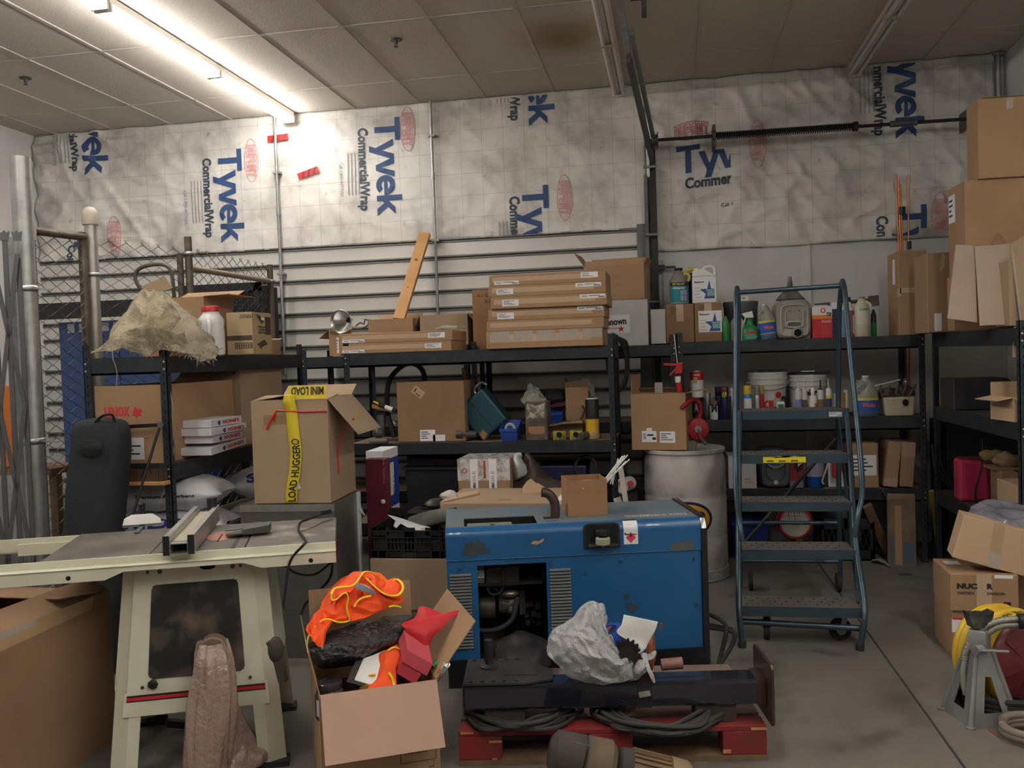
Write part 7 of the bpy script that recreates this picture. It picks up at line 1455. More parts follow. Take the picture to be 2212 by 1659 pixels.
# ================================================================== rolling ladder
t=thing('rolling_ladder','blue-grey steel rolling step ladder with five perforated treads','ladder',(.64,5.2,0))
LB=mat('ladder_blue',(.055,.095,.125),.32,.45,c2=(.045,.075,.10),ns=8); TR=mat('tread_worn',(.15,.125,.105),.65,.2,c2=(.09,.10,.105),ns=9)
spec=[(1603,1860,1312,.24,4.87),(1603,1846,1188,.48,5.07),(1603,1838,1085,.72,5.27),(1603,1832,982,.96,5.47),(1604,1824,887,1.20,5.67)]
tl=[]
for k,(pa,pb,py,z,y) in enumerate(spec):
    xa,xb=P(pa,py,y).x,P(pb,py,y).x; z=(P(pa,py,y).z+P(pb,py,y).z)/2; tl.append((xa,xb,y,z)); dt=.22 if k<4 else .30
    b=MB().box((xa,y,z-.004),(xb,y+dt,z)); o_=b.build('tread',TR,t,world=True)
    b=MB(); nx=9
    for r_ in range(3):
        for j in range(nx): x=xa+.03+(xb-xa-.06)*(j+.5*(r_ % 2))/nx; b.cyl((x,y+.05+r_*.06,z),(x,y+.05+r_*.06,z+.0012),.006,n=8,mi=0)
    bb=b.build('tread_perforations','hole',o_,kind='stuff'); bb.matrix_parent_inverse=Matrix.Translation(-Vector(t.location)) if 0 else Matrix.Identity(4)
    bb.parent=o_; 
    for v in bb.data.vertices: v.co-=Vector(t.location)
    MB().box((xa,y-.003,z-.052),(xb,y,z+.001)).build('tread_front',LB,t,world=True); MB().box((xa,y,z-.05),(xa+.004,y+dt,z-.004)).build('tread_side',LB,t,world=True); MB().box((xb-.004,y,z-.05),(xb,y+dt,z-.004)).build('tread_side',LB,t,world=True)
x5a,x5b=tl[4][0],tl[4][1]; xa0,xb0=tl[0][0],tl[0][1]; r_=.0165
for side,(pf,xx) in enumerate(((Z(1602,1392,0),[q[0]-.016 for q in tl]),(Z(1858,1405,0),[q[1]+.016 for q in tl]))):
    px_=1604 if side==0 else 1826
    pts=[Vector((pf.x,4.84,.012)),Vector((xx[0],4.86,tl[0][3]))]+[Vector((xx[k],tl[k][2]+.03,tl[k][3])) for k in range(1,5)]
    top=P(1606 if side==0 else 1815,640,5.72)
    MB().tube(spline(pts,40),r_,12).build('stringer',LB,t,world=True)
    # rear upright and hand rail loop
    rt=P(1592 if side==0 else 1820,622 if side==0 else 607,5.78)
    rear=[Vector((xx[4]+(.0 if side==0 else 0),6.02,.03)),Vector((xx[4],6.0,.7)),Vector((xx[4],5.96,1.2)),Vector((rt.x+(.01 if side==0 else -.012),5.86,rt.z-.25)),Vector((rt.x+(.006 if side==0 else -.006),5.80,rt.z-.05))]
    MB().tube(spline(rear,40),r_,12).build('rear_upright',LB,t,world=True)
    if side==0: hr=[rear[-1],rt,P(1590,660,5.70),P(1589,760,5.62),P(1588,900,5.5),P(1589,1020,5.35),P(1592,1080,5.22),P(1598,1130,5.05),P(1603,1170,5.02)]
    else: hr=[rear[-1],rt,P(1826,640,5.70),P(1836,760,5.55),P(1850,900,5.38),P(1861,1020,5.20),P(1862,1070,5.10),P(1854,1110,5.04),P(1846,1160,5.03)]
    MB().tube(spline(hr,50),.0155,12).build('hand_rail',LB,t,world=True)
    b=MB(); b.lathe([(.022,0),(.022,.03),(.018,.035)],(pf.x,4.84,0),12); b.build('rubber_foot','rubber',t,world=True)
    MB().cyl((xx[4],5.96,1.12),(xx[0],5.02,.20),.010,n=8).build('side_brace',LB,t,world=True) if side==1 else None
A_,B_=P(1592,632,5.80),P(1818,617,5.80); MB().cyl(A_,B_,.015,n=12).build('top_cross_rail',LB,t,world=True)
MB().cyl(Vector((xa0-.01,4.93,tl[0][3]-.10)),Vector((xb0+.01,4.90,tl[0][3]-.115)),.017,n=12).build('lower_cross_bar',LB,t,world=True)
MB().cyl(Vector((x5a,5.99,.45)),Vector((x5b,5.99,.45)),.013,n=10).build('rear_cross_bar',LB,t,world=True); MB().cyl(Vector((x5a,5.98,.2)),Vector((x5b,5.98,.2)),.013,n=10).build('rear_cross_bar',LB,t,world=True)
MB().cyl(Vector((x5b,5.97,1.0)),Vector((x5a,5.99,.30)),.012,n=8).build('diagonal_brace',mat('brace_black',(.02,.022,.025),.5),t,world=True)
for (px,py,y,rz) in ((1657,1372,4.99,80),(1815,1372,5.0,20)):
    q=P(px,py,y); q.z=.062; ca,sa=math.cos(R(rz)),math.sin(R(rz)); axv=Vector((sa,-ca,0)); 
    w_=MB().cyl(q-axv*.014,q+axv*.014,.06,n=24).build('caster_wheel','rubber',t,world=True); MB().cyl(q-axv*.016,q+axv*.016,.03,n=18).build('wheel_hub','galv',t,world=True)
    MB().bar(q+axv*.02,q+axv*.02+Vector((ca*.02,sa*.02,.075)),.03,.003,upv=tuple(axv)).bar(q-axv*.02,q-axv*.02+Vector((ca*.02,sa*.02,.075)),.03,.003,upv=tuple(axv)).build('caster_fork','galv',t,world=True)
    MB().box((q.x-.035,q.y-.03,.14),(q.x+.035,q.y+.03,tl[0][3]-.05)).build('caster_plate',LB,t,world=True)
for x in (x5a+.05,x5b-.0): MB().cyl((x-.012,6.0,.06),(x+.012,6.0,.06),.06,n=20).build('rear_wheel','rubber',t,world=True)
xa,xb,y,z=tl[3]; q0,q1=P(1648,983,y),P(1740,981,y); b=MB(); T=rail((1,0,0),(0,0,1),(0,-1,0),(q0.x,y-.003,z-.047)); b.rect(T,0,.0,q1.x-q0.x,.035,.001); b.poly(T,[(.0,.035),(.05,.028),(.09,.04),(.13,.032),(.18,.04),(.24,.03),(q1.x-q0.x,.035)],.0014,0)
for j in range(3): b.rect(T,.02+.07*j,.006,.06+.07*j,.014,.0018,1)
b.build('torn_yellow_label',[mat('label_yellow',(.80,.66,.02),.5),'brownink'],t,world=True)
xa,xb,y,z=tl[4]; q0,q1=P(1790,886,y),P(1819,886,y); b=MB(); T=rail((1,0,0),(0,0,1),(0,-1,0),(q0.x,y-.003,z-.042)); b.rect(T,0,0,q1.x-q0.x,.03,.001); b.rect(T,.004,.004,(q1.x-q0.x)*.6,.012,.0015,1); b.rect(T,(q1.x-q0.x)*.55,.015,(q1.x-q0.x)*.95,.025,.0015,1); b.build('maker_plate',[mat('plate_silver',(.45,.46,.5),.4),'white'],t,world=True)
# ================================================================== cleaners and paint on the rack behind the ladder
bt,bm,bl_=BZ[0]+.001,BZ[1]+.001,BZ[2]+.001
def span(px0,px1,y): a,c=P(px0,800,y),P(px1,800,y); return (a.x+c.x)/2,(c.x-a.x)
def zat(px,py,y): return P(px,py,y).z
def lath(t,name,prof,R_,H,m,n=22,**k): return MB().lathe([(r*R_,z*H) for r,z in prof],n=n,**k).build(name,m,t)
def wrapl(t,name,R_,z0,z1,a0,a1,m,extra=None,sx=1.,sy=1.,mats=None,e=.0008):   # a label wrapped on a round body
    b=MB(); n=max(4,int((a1-a0)/10))
    for i in range(n):
        p,q=R(a0+(a1-a0)*i/n),R(a0+(a1-a0)*(i+1)/n); k=R_+e
        b.add([(k*math.cos(p)*sx,k*math.sin(p)*sy,z0),(k*math.cos(q)*sx,k*math.sin(q)*sy,z0),(k*math.cos(q)*sx,k*math.sin(q)*sy,z1),(k*math.cos(p)*sx,k*math.sin(p)*sy,z1)],[(0,1,2,3)],0,True)
    if extra:
        for (st,ang,z,h,wd,mi) in extra:
            b.text(st,Matrix.Identity(4),0,0,h,0,mi,wd,.04,align='c',curve=lambda x,y: ((R_+.0022)*math.cos(R(ang)+x/R_)*sx,(R_+.0022)*math.sin(R(ang)+x/R_)*sy,z+y))
    bd=next((c for c in t.children if c.name.split('.')[0] in ('body','can','pail_body','tub_body')),t)
    return b.build(name,mats or m,bd)
def cyl_thing(name,label,cat,px0,px1,pyt,y,zb,group=None):
    x,w=span(px0,px1,y); H=zat((px0+px1)/2,pyt,y)-zb; r=w/2
    return thing(name,label,cat,(x,y+r,zb),group=group),r,H
# two brown cartons, left of the ladder
h_=zat(1470,657,6.86)-bt
def arrows(t,w,h):
    T=facemat('f',w,.3,h); b=MB(); u,v=w*.18,h*.76
    for (a,c,d_,e_) in ((0,0,.045,.003),(0,.05,.045,.053),(0,0,.003,.053),(.042,0,.045,.053)): b.rect(T,u+a,v+c,u+d_,v+e_)
    for k in (.012,.028): b.rect(T,u+k,v+.01,u+k+.005,v+.036); b.poly(T,[(u+k-.004,v+.034),(u+k+.009,v+.034),(u+k+.0025,v+.046)])
    b.build('up_arrow_mark','brownink',t)
x,w=span(1442,1502,6.86); t=carton('plain brown carton under the teal-labelled jug, left one of two',(w,.3,h_),(x,6.86,bt),0,m='carddark',tapes=('f',),group=None); arrows(t,w,h_)
x2,w2=span(1503.5,1562,6.86); t=carton('brown carton with a white and blue star label, under the white jug',(w2,.3,h_),(x2,6.86,bt),0,m='carddark',tapes=('f',)); arrows(t,w2,h_)
def starlabel(t,T,u,v,W,H):
    b=MB(); b.rect(T,u,v,u+W,v+H,.001,0); cx,c2=u+W*.70,v+H*.50
    pts=[(u+W*.70,v+H*.92),(u+W*.78,v+H*.50),(u+W*.93,v+H*.50),(u+W*.93,v+H*.04),(u+W*.46,v+H*.04),(u+W*.54,v+H*.26),(u+W*.28,v+H*.50),(u+W*.61,v+H*.50)]
    for tri in ((0,1,7),(1,2,3),(1,3,4),(1,4,5),(1,5,7),(7,5,6)): b.poly(T,[pts[i] for i in tri],.0014,1)
    b.rect(T,u+W*.60,v+H*.16,u+W*.93,v+H*.40,.0018,2); b.text('Renown',T,u+W*.05,v+H*.80,H*.09,.0018,3,W*.42,.04)
    for k in range(4): b.rect(T,u+W*.06,v+H*(.10+.15*k),u+W*(.30 if k % 2 else .38),v+H*(.125+.15*k),.0018,4)
    b.rect(T,u+W*.56,v+H*.43,u+W*.92,v+H*.46,.0018,0)
    return b.build('star_label',['white',mat('star_blue',(.025,.06,.28),.5),mat('mint',(.20,.42,.36),.5),'ink','greyink'],t)
starlabel(t,facemat('f',w2,.3,h_),w2*.14,h_*.25,w2*.86,h_*.55)
# jugs on the cartons
jz=bt+h_
t,r,H=cyl_thing('cleaner_jug','grey jug with a teal window-cleaner label and black cap on the left carton','jug',1450,1493,577,6.90,jz+.0012)
lath(t,'body',[(.92,0),(1,.02),(1,.60),(.96,.66),(.55,.86),(.34,.92),(.32,.95)],r,H,mat('jug_grey',(.22,.21,.185),.4)); lath(t,'cap',[(.40,.93),(.42,.94),(.42,1.),(0,1.)],r,H,'black',14)
wrapl(t,'teal_label',r,H*.07,H*.50,-150,-25,mat('teal_label',(.01,.22,.27),.35)); wrapl(t,'black_band',r,H*.50,H*.60,-150,-25,None,[('ZEP GLASS',-95,H*.53,H*.045,r*1.3,1)],mats=['ink',MATS['yellow_plastic'] if 'yellow_plastic' in MATS else 'yellow'])
b=MB()
for (a,z0,z1) in ((-72,.10,.24),(-50,.10,.24),(-72,.26,.38),(-50,.26,.38)):
    p,q=R(a-9),R(a+9); k=r+.0016; b.add([(k*math.cos(p),k*math.sin(p),H*z0),(k*math.cos(q),k*math.sin(q),H*z0),(k*math.cos(q),k*math.sin(q),H*z1),(k*math.cos(p),k*math.sin(p),H*z1)],[(0,1,2,3)])
b.build('window_picture',mat('lilac',(.32,.30,.50),.5),t); wrapl(t,'label_lettering',r,H*.44,H*.445,-140,-40,None,[('Cleaner',-90,H*.42,H*.05,r*1.3,0)],mats=['white','white'])
MB().tube(spline([(r*.55,-.03,H*.82),(r*1.0,-.05,H*.80),(r*1.08,-.05,H*.70),(r*.93,-.05,H*.62)],14),.011,8).build('handle',mat('jug_yellow',(.50,.44,.12),.45),t)
x,w=span(1483,1520,7.02); t=thing('cleaner_jug','jug with a yellow handle half hidden behind the white jug','jug',(x,7.08,jz+.0012)); H=zat(1500,580,7.0)-jz
lath(t,'body',[(.9,0),(1,.03),(1,.6),(.5,.86),(.4,.9)],w/2,H,'black'); MB().tube(spline([(-.05,-.04,H*.72),(-.055,-.05,H*.88),(-.01,-.05,H*.98),(.05,-.05,H*.97)],16),.016,8).build('handle',mat('handle_yellow',(.62,.47,.05),.4),t)
x,w=span(1500,1553,6.9); H=zat(1527,574,6.9)-jz; t=thing('cleaner_jug','white rectangular jug with a blue star label standing on the labelled carton','jug',(x,6.9,jz+.0012))
b=MB(); d_=.13; pr=[(-w/2,.0),(w/2,0),(w/2,.0)]
b.hexa([(-w/2,0,0),(w/2,0,0),(w/2,d_,0),(-w/2,d_,0)],[(-w/2,0,H*.72),(w/2,0,H*.72),(w/2,d_,H*.72),(-w/2,d_,H*.72)]); b.hexa([(-w/2,0,H*.72),(w/2,0,H*.72),(w/2,d_,H*.72),(-w/2,d_,H*.72)],[(-w*.46,.02,H*.90),(-w*.02,.02,H*.93),(w*.02,d_-.02,H*.93),(-w*.46,d_-.02,H*.90)]); b.build('body','white_pl',t,bevel=.010)
MB().tube(spline([(-w*.06,d_/2,H*.80),(w*.0,d_/2,H*.93),(w*.15,d_/2,H*.985),(w*.38,d_/2,H*.97),(w*.46,d_/2,H*.85),(w*.43,d_/2,H*.70)],24),.0125,10).build('handle','white_pl',t); MB().cyl((-w*.3,d_/2,H*.90),(-w*.3,d_/2,H*.955),.02,n=14).build('cap','white_pl',t)
starlabel(t,rail((1,0,0),(0,0,1),(0,-1,0),(-w/2,-.0005,0)),w*.05,H*.10,w*.92,H*.56)
# pails, sprays and jugs on the shelf
t,r,H=cyl_thing('pail','grey metal pail behind the ladder rail, a white tag standing in it','pail',1567,1645,650,6.97,bt); lath(t,'body',[(.86,0),(.88,.01),(.97,.88),(1.0,.9),(1.0,1.),(.96,1.),(.93,.9),(.84,.02),(0,.02)],r,H,mat('pail_grey',(.16,.17,.18),.4,.4),30)
a_=R(-85); MB().box((-.02,-r*.6,H*.9),(.055,-r*.6+.004,H*1.12)).build('white_tag','white',t); MB().box((.005,-r*.6-.001,H*1.07),(.03,-r*.6,H*1.09)).build('tag_slot','ink',t)
t,r,H=cyl_thing('bottle','white squeeze bottle with lined markings beside the green sprayer','bottle',1576,1618,672,6.88,bt); lath(t,'body',[(.8,0),(.82,.02),(.82,.62),(.6,.72),(.3,.84),(.2,.9),(.12,1.)],r,H,mat('ivory',(.62,.60,.52),.45))
for k in range(5): wrapl(t,'printed_line',r*.82,H*(.12+.10*k),H*(.125+.10*k),-150,-100,'ink')
x,w=span(1564,1580,6.88); t=thing('bottle','dark green bottle at the left foot of the grey pail','bottle',(x-.006,6.875,bt)); lath(t,'body',[(.9,0),(1,.05),(1,.7),(.4,.95),(.3,1.)],w/2,.19,'green')
t,r,H=cyl_thing('spray_bottle','green trigger spray bottle with a white nozzle behind the ladder','spray bottle',1604,1643,671,6.85,bt); MB().lathe([(r*.98,0),(r,.01),(r,H*.36),(r*.75,H*.46),(r*.38,H*.56),(r*.36,H*.72),(r*.42,H*.76)],n=22,sy=.62).build('body','green',t)
MB().hexa([(-r*.5,-.015,H*.77),(r*.45,-.015,H*.77),(r*.45,.015,H*.77),(-r*.5,.015,H*.77)],[(-r*.9,-.012,H*.92),(r*.3,-.012,H*1.0),(r*.3,.012,H*1.0),(-r*.9,.012,H*.92)]).build('trigger_head','white_pl',t,bevel=.003); MB().cyl((-r*.85,0,H*.83),(-r*1.15,0,H*.83),.013,n=12).build('nozzle','green',t); MB().bar((-r*.45,0,H*.8),(-r*.6,0,H*.62),.012,.008).build('trigger','white_pl',t)
b=MB(); T=rail((1,0,0),(0,0,1),(0,-1,0),(0,-r*.62-.001,H*.04)); b.poly(T,[(-r*.55,0),(r*.6,0),(r*.75,H*.09),(r*.5,H*.18),(-r*.5,H*.18),(-r*.6,H*.1)],.0012,0); b.text('WINDEX',T,-r*.62,H*.185,H*.075,.002,1,r*1.28,.06); b.build('front_label',[mat('label_green',(.08,.30,.20),.5),mat('label_crimson',(.62,.02,.05),.5)],t)
def windex(label,px0,px1,pyt,y,zb,lean=0.,body='jug_clear',bandz=(.18,.46)):
    x,w=span(px0,px1,y); H=zat((px0+px1)/2,pyt,y)-zb; r=w/2; t=thing('cleaner_jug',label,'jug',(x,y+r*.7,zb+.0))
    if lean: tilt(t,0,R(lean)); t.location.z+=r*abs(math.sin(R(lean)))
    jc=mat('jug_clear',(.30,.295,.265),.35); jb=mat('jug_bluefill',(.08,.15,.24),.35)
    MB().lathe([(r*.93,0),(r,H*.02),(r,H*.14)],n=26,sy=.75,capt=False).build('blue_fluid_base',jb,t); MB().lathe([(r,H*.14),(r,H*.54),(r*.93,H*.62),(r*.42,H*.90),(r*.27,H*.94),(r*.27,H*.96)],n=26,sy=.75).build('body',jc,t)
    wrapl(t,'blue_label',r,H*bandz[0],H*bandz[1],-165,-15,None,[('Windex',-82,H*(bandz[0]+.10),H*.10,r*1.15,1)],sy=.75,mats=[mat('label_blue',(.025,.09,.42),.45),mat('label_coral',(.75,.16,.09),.5)],e=.0012)
    wrapl(t,'yellow_band',r,H*bandz[1],H*(bandz[1]+.06),-165,-15,mat('band_yellow',(.62,.55,.05),.5),sy=.75,e=.0012); MB().cyl((0,0,H*.955),(0,0,H*1.0),r*.30,n=14).build('cap','white_pl',t)
    MB().tube(spline([(-r*.30,-r*.55,H*.80),(-r*.72,-r*.70,H*.74),(-r*.82,-r*.72,H*.64),(-r*.62,-r*.66,H*.58)],16),.0085,8).build('handle',jc,t)
    return t
windex('clear jug of blue window cleaner tilted against the oblong can, top shelf',1644,1683,657,6.88,bt,lean=-6)
# oblong fuel can with a funnel on it
x,w=span(1680,1757,6.86); H=zat(1718,646,6.86)-bt; t=thing('fuel_can','translucent grey squarish jerrycan lying spout-forward on the top shelf','jerrycan',(x,6.86,bt)); JC=mat('can_clear',(.33,.32,.28),.35,c2=(.20,.19,.165),ns=7,nlo=.42,nhi=.7)
b=MB(); n=40; ring=lambda k,y: [(w/2*k*math.copysign(abs(math.cos(2*math.pi*i/n))**.42,math.cos(2*math.pi*i/n)),y,H/2+H/2*k*math.copysign(abs(math.sin(2*math.pi*i/n))**.42,math.sin(2*math.pi*i/n))) for i in range(n)]
prof=[(.0,.004),(.55,.004),(.60,.0),(.86,.0),(.97,.02),(1.,.05),(1.,.30),(.95,.33),(.0,.33)]; vs=[q for k,y in prof for q in ring(k,y)]
b.add(vs,[(i*n+j,(i+1)*n+j,(i+1)*n+(j+1) % n,i*n+(j+1) % n) for i in range(len(prof)-1) for j in range(n)],0,True); b.build('can_body',JC,t)
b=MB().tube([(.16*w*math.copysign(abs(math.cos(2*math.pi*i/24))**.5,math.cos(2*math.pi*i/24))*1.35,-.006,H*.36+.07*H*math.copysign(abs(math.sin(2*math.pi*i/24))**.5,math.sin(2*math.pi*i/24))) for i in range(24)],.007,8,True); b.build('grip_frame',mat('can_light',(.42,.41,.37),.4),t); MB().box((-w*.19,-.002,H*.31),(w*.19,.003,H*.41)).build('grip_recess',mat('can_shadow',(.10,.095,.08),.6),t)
MB().lathe([(.042,0),(.042,.014),(.034,.02),(.028,.022)],n=20,T=rail((1,0,0),(0,0,1),(0,-1,0),(.02,-.002,H*.15)),capt=False).build('spout_collar',JC,t); MB().cyl((.02,-.018,H*.15),(.02,-.016,H*.15),.027,n=18).build('dark_mouth','hole',t)
for pts in ([(-w*.36,-.003,H*.16),(-w*.37,-.003,H*.7),(-w*.25,-.003,H*.84),(w*.25,-.003,H*.84),(w*.37,-.003,H*.7),(w*.36,-.003,H*.16)],[(-w*.25,-.002,H*.3),(-w*.24,-.002,H*.66),(-w*.12,-.002,H*.74)],[(w*.25,-.002,H*.3),(w*.24,-.002,H*.66),(w*.12,-.002,H*.74)]): MB().tube(spline(pts,30),.010,6,flat=.6).build('moulded_rib',MATS['can_light'],t)
x2,_=span(1712,1713,6.95); t=thing('funnel','old dark funnel standing upside down on the squarish jerrycan','funnel',(x2,7.0,bt+H+.001)); h2=zat(1712,597,6.98)-bt-H
MB().lathe([(.105,0),(.108,.004),(.104,.01),(.030,h2*.52),(.022,h2*.58),(.013,h2)],n=26).build('cone',mat('funnel_grimy',(.11,.10,.085),.5,.3,c2=(.28,.26,.22),ns=12),t)
# box of powder cleaner and its neighbours
x,w=span(1757,1800,6.86); H=zat(1778,661,6.86)-bt; t=thing('cleaner_box','red, orange and white box of powder cleaner right of the jerrycan','box',(x,6.86,bt))
MB().box((-w/2,0,0),(w/2,.11,H*.60)).build('red_body','red',t); MB().box((-w/2,0,H*.60),(w/2,.11,H*.72)).build('orange_band',mat('box_orange',(.72,.26,.02),.5),t); MB().box((-w/2,0,H*.72),(w/2,.11,H*.97)).build('white_top','white',t); MB().hexa([(-w/2,0,H*.97),(w/2,0,H*.97),(w/2,.11,H*.97),(-w/2,.11,H*.97)],[(-w*.3,.05,H*1.04),(w*.3,.05,H*1.04),(w*.3,.06,H*1.04),(-w*.3,.06,H*1.04)]).build('folded_top','white',t)
T=facemat('f',w,.11,H); b=MB(); b.text('TSP',T,w*.70,H*.68,H*.11,.0016,0,w*.28,.05); b.text('HEAVY DUTY',T,w*.46,H*.53,H*.03,.0016,1,w*.5,.03); b.text('DETERGENT',T,w*.46,H*.48,H*.03,.0016,1,w*.5,.03)
for k in range(8): b.rect(T,w*.46,H*(.42-.045*k),w*(.92-.07*(k % 3)),H*(.43-.045*k),.0014,2)
b.tube([T @ Vector((w*.55+.014*math.cos(R(a)),H*.86+.016*math.sin(R(a)),.0015)) for a in range(0,360,30)],.004,5,True,mi=3); b.build('printed_lettering',['ink','white',mat('pale_red',(.62,.12,.12),.5),'redink'],t)
for (p0,p1,pt,y,lab,m,cap) in ((1800,1817,652,6.93,'narrow white and navy carton beside the powder cleaner box','navy_pack',None),(1817,1832,655,6.92,'slim pale blue carton behind the right ladder rail','pale_blue_pack',None)):
    x,w=span(p0,p1,y); H=zat((p0+p1)/2,pt,y)-bt; t=thing('cleaner_box',lab,'box',(x,y,bt)); c_=(.03,.03,.13) if 'navy' in lab else (.16,.30,.50)
    MB().box((-w/2,0,0),(w/2,.08,H*.8)).build('body',mat(m,c_,.5),t); MB().box((-w/2,0,H*.8),(w/2,.08,H)).build('white_top','white',t)
t,r,H=cyl_thing('cleaner_jug','jug of pink fluid with a black cap right of the ladder rail','jug',1826,1851,641,6.9,bt); MB().lathe([(r*.9,0),(r,H*.02),(r,H*.62),(r*.9,H*.66)],n=22,capt=False).build('pink_fluid',mat('pink_fluid',(.27,.07,.10),.3),t); MB().lathe([(r*.9,H*.66),(r*.5,H*.82),(r*.32,H*.88)],n=22).build('shoulder','dirtywhite',t); MB().cyl((0,0,H*.88),(0,0,H),r*.36,n=14).build('cap','black',t); wrapl(t,'side_label',r,H*.08,H*.55,-62,-30,'dirtywhite')
t,r,H=cyl_thing('cleaner_jug','cream jug with a green printed label at the right end of the top shelf','jug',1851,1885,640,6.86,bt); lath(t,'body',[(.94,0),(1,.02),(1,.70),(.92,.76),(.45,.93),(.34,.95)],r,H,mat('jug_cream',(.52,.50,.38),.45)); MB().cyl((0,0,H*.95),(0,0,H),r*.40,n=14).build('cap',mat('dusty_cap',(.26,.24,.22),.6),t)
wrapl(t,'paper_label',r,H*.30,H*.74,-145,-35,None,[('CLOROX',-85,H*.655,H*.05,r*1.2,1)],mats=[mat('label_cream',(.60,.60,.50),.5),'green']); MB().tube(spline([(r*.4,-r*.3,H*.88),(r*.95,-r*.6,H*.80),(r*.98,-r*.6,H*.70)],12),.010,8).build('handle',MATS['jug_cream'],t)
t,r,H=cyl_thing('bottle','dark green bottle beside the tall cartons on the top shelf','bottle',1884,1897,668,6.94,bt); lath(t,'body',[(.9,0),(1,.02),(1,.5),(1,.51)],r,H,'green'); MB().lathe([(r,H*.51),(r*.9,H*.8),(r*.3,H),(0,H)],n=16).build('dark_top','black',t)
MB().bar(P(1757,661,7.3),P(1895,647,7.3),.02,.03) and None
t=thing('pipe_offcut','grey pipe with a thicker sleeve lying along the wall behind the cleaner jugs','pipe',P(1820,660,7.25)); MB().cyl(P(1760,660,7.25),P(1890,647,7.25),.014,n=12).build('pipe','dgalv',t,world=True); MB().bar(P(1878,651,7.22),P(1897,649,7.22),.06,.08).build('sleeve','dgalv',t,world=True)
# ---- middle shelf
def spray(label,px0,px1,pyt,y,zb,cb,cc,extra=None,grp=None,lab2=None):
    t,r,H=cyl_thing('spray_can',label,'spray can',px0,px1,pyt,y,zb,grp); lath(t,'can',[(.96,0),(1,.01),(1,.70),(.9,.735),(.7,.76)],r,H,cb,20); lath(t,'cap',[(.92,.735),(.95,.75),(.92,.99),(.86,1.),(0,1.)],r,H,cc,20)
    if lab2: wrapl(t,'printed_label',r,H*lab2[1],H*lab2[2],-160,-20,None,extra,mats=lab2[0])
    return t
t,r,H=cyl_thing('paint_can','tall can with a red and white label at the left of the middle shelf','paint can',1490,1519,800,6.95,bm); H2=H
lath(t,'can',[(.97,0),(1,.01),(1,.98),(.95,.985),(.93,1.),(0,.99)],r,H,'galv',26); wrapl(t,'white_label',r,H*.45,H*.80,-175,-5,'white'); wrapl(t,'red_label',r,H*.80,H*.96,-175,-5,None,[('WEATHER',-90,H*.89,H*.03,r*1.0,1)],mats=['red','white']); wrapl(t,'dark_label',r,H*.03,H*.44,-175,-5,None,[('A',-100,H*.16,H*.16,r*.6,1)],mats=['black','greyink']); b=MB(); T=rail((1,0,0),(0,0,1),(0,-1,0),(0,-r-.0006,H*.77)); b.rect(T,-r*.5,-H*.03,r*.1,H*.09,.001); b.build('gold_badge',mat('badge_gold',(.42,.33,.13),.5),t)
spray('white spray can with a brown cap and black print, left of the navy cans',1531,1549,866,6.84,bm,'white_pl',mat('cap_brown',(.20,.13,.07),.5),[('RUST-O',-90,.155,.014,.05,1),('M',-85,.06,.06,.04,1)],None,(['white','ink'],.06,.64))
spray('navy spray can with a black cap, rear one of two',1543,1562,836,6.93,bm,mat('can_navy',(.012,.012,.07),.4),'black')
spray('navy spray can with yellow and red print and a black cap, front one of two',1553,1574,836,6.84,bm,MATS['can_navy'],'black',[('CRC',-90,.225,.018,.04,1),('#',-90,.175,.04,.035,2),('Wasp & Hornet',-88,.14,.012,.058,0)],None,(['can_navy' if 0 else MATS['can_navy'],MATS['label_crimson'],MATS['band_yellow']],.02,.03))
spray('grey spray can with a white top, close to the left ladder rail',1574,1588,838,6.9,bm,'alu','white_pl'); 
x,w=span(1520,1534,6.95); solo('grey_tin',MB().cyl((x,6.98,bm),(x,6.98,bm+.2),w/2,n=18),'alu','plain grey tin behind the brown-capped spray can','tin')
spray('blue spray can with a yellow cap, seen between the ladder rail and the step',1605,1623,833,6.86,bm,mat('can_blue',(.03,.20,.48),.4),'yellow',[],None,(['white'],.25,.62))
spray('grey spray can with a grey cap next to the yellow-capped one',1628,1641,836,6.88,bm,'alu',mat('cap_grey',(.25,.25,.25),.5))
spray('red spray can with a yellow cap in front of the lettered bucket',1638,1650,833,6.93,bm,'red',mat('cap_dull_yellow',(.45,.36,.08),.5))
def bucket(label,px0,px1,pyt,y,zb,lidm):
    t,r,H=cyl_thing('bucket',label,'bucket',px0,px1,pyt,y,zb); MB().lathe([(r*.82,0),(r*.84,H*.02),(r*.93,H*.66),(r*.985,H*.67),(r*.985,H*.715),(r*.95,H*.725),(r*.96,H*.78),(r*1.0,H*.785),(r*1.0,H*.825),(r*.97,H*.835),(r*.985,H*.88),(r*1.0,H*.885),(r*1.0,H*.93)],n=40).build('pail_body','dirtywhite',t)
    MB().lathe([(r*.99,H*.931),(r*.97,H*.965),(r*.8,H*.975),(0,H*.97)],n=30).build('lid',lidm,t)
    MB().tube([(r*1.0*math.cos(R(a)),r*1.0*math.sin(R(a))-.01,H*.70-.05*math.sin(R(a+180))*(1 if a>180 else 0)) for a in range(180,361,12)],.0025,6).build('bail_handle','dgalv',t)
    for s_ in (-1,1): MB().cyl((s_*r*.97,0,H*.70),(s_*r*1.03,0,H*.70),.012,n=10).build('handle_ear','white_pl',t)
    return t,r,H
t,r,H=bucket('white paint bucket with red and navy lettering and a crusty dark rim',1618,1706,797,6.96,bm,mat('crust',(.03,.025,.02),.9,c2=(.20,.18,.15),ns=16,nlo=.5,nhi=.7))
b=MB(); Rr=r*.90
def bc_(ang,z): return lambda x,y: ((Rr+.003+.06*r*(z+y)/H)*math.cos(R(ang)+x/Rr),(Rr+.003+.06*r*(z+y)/H)*math.sin(R(ang)+x/Rr),z+y)
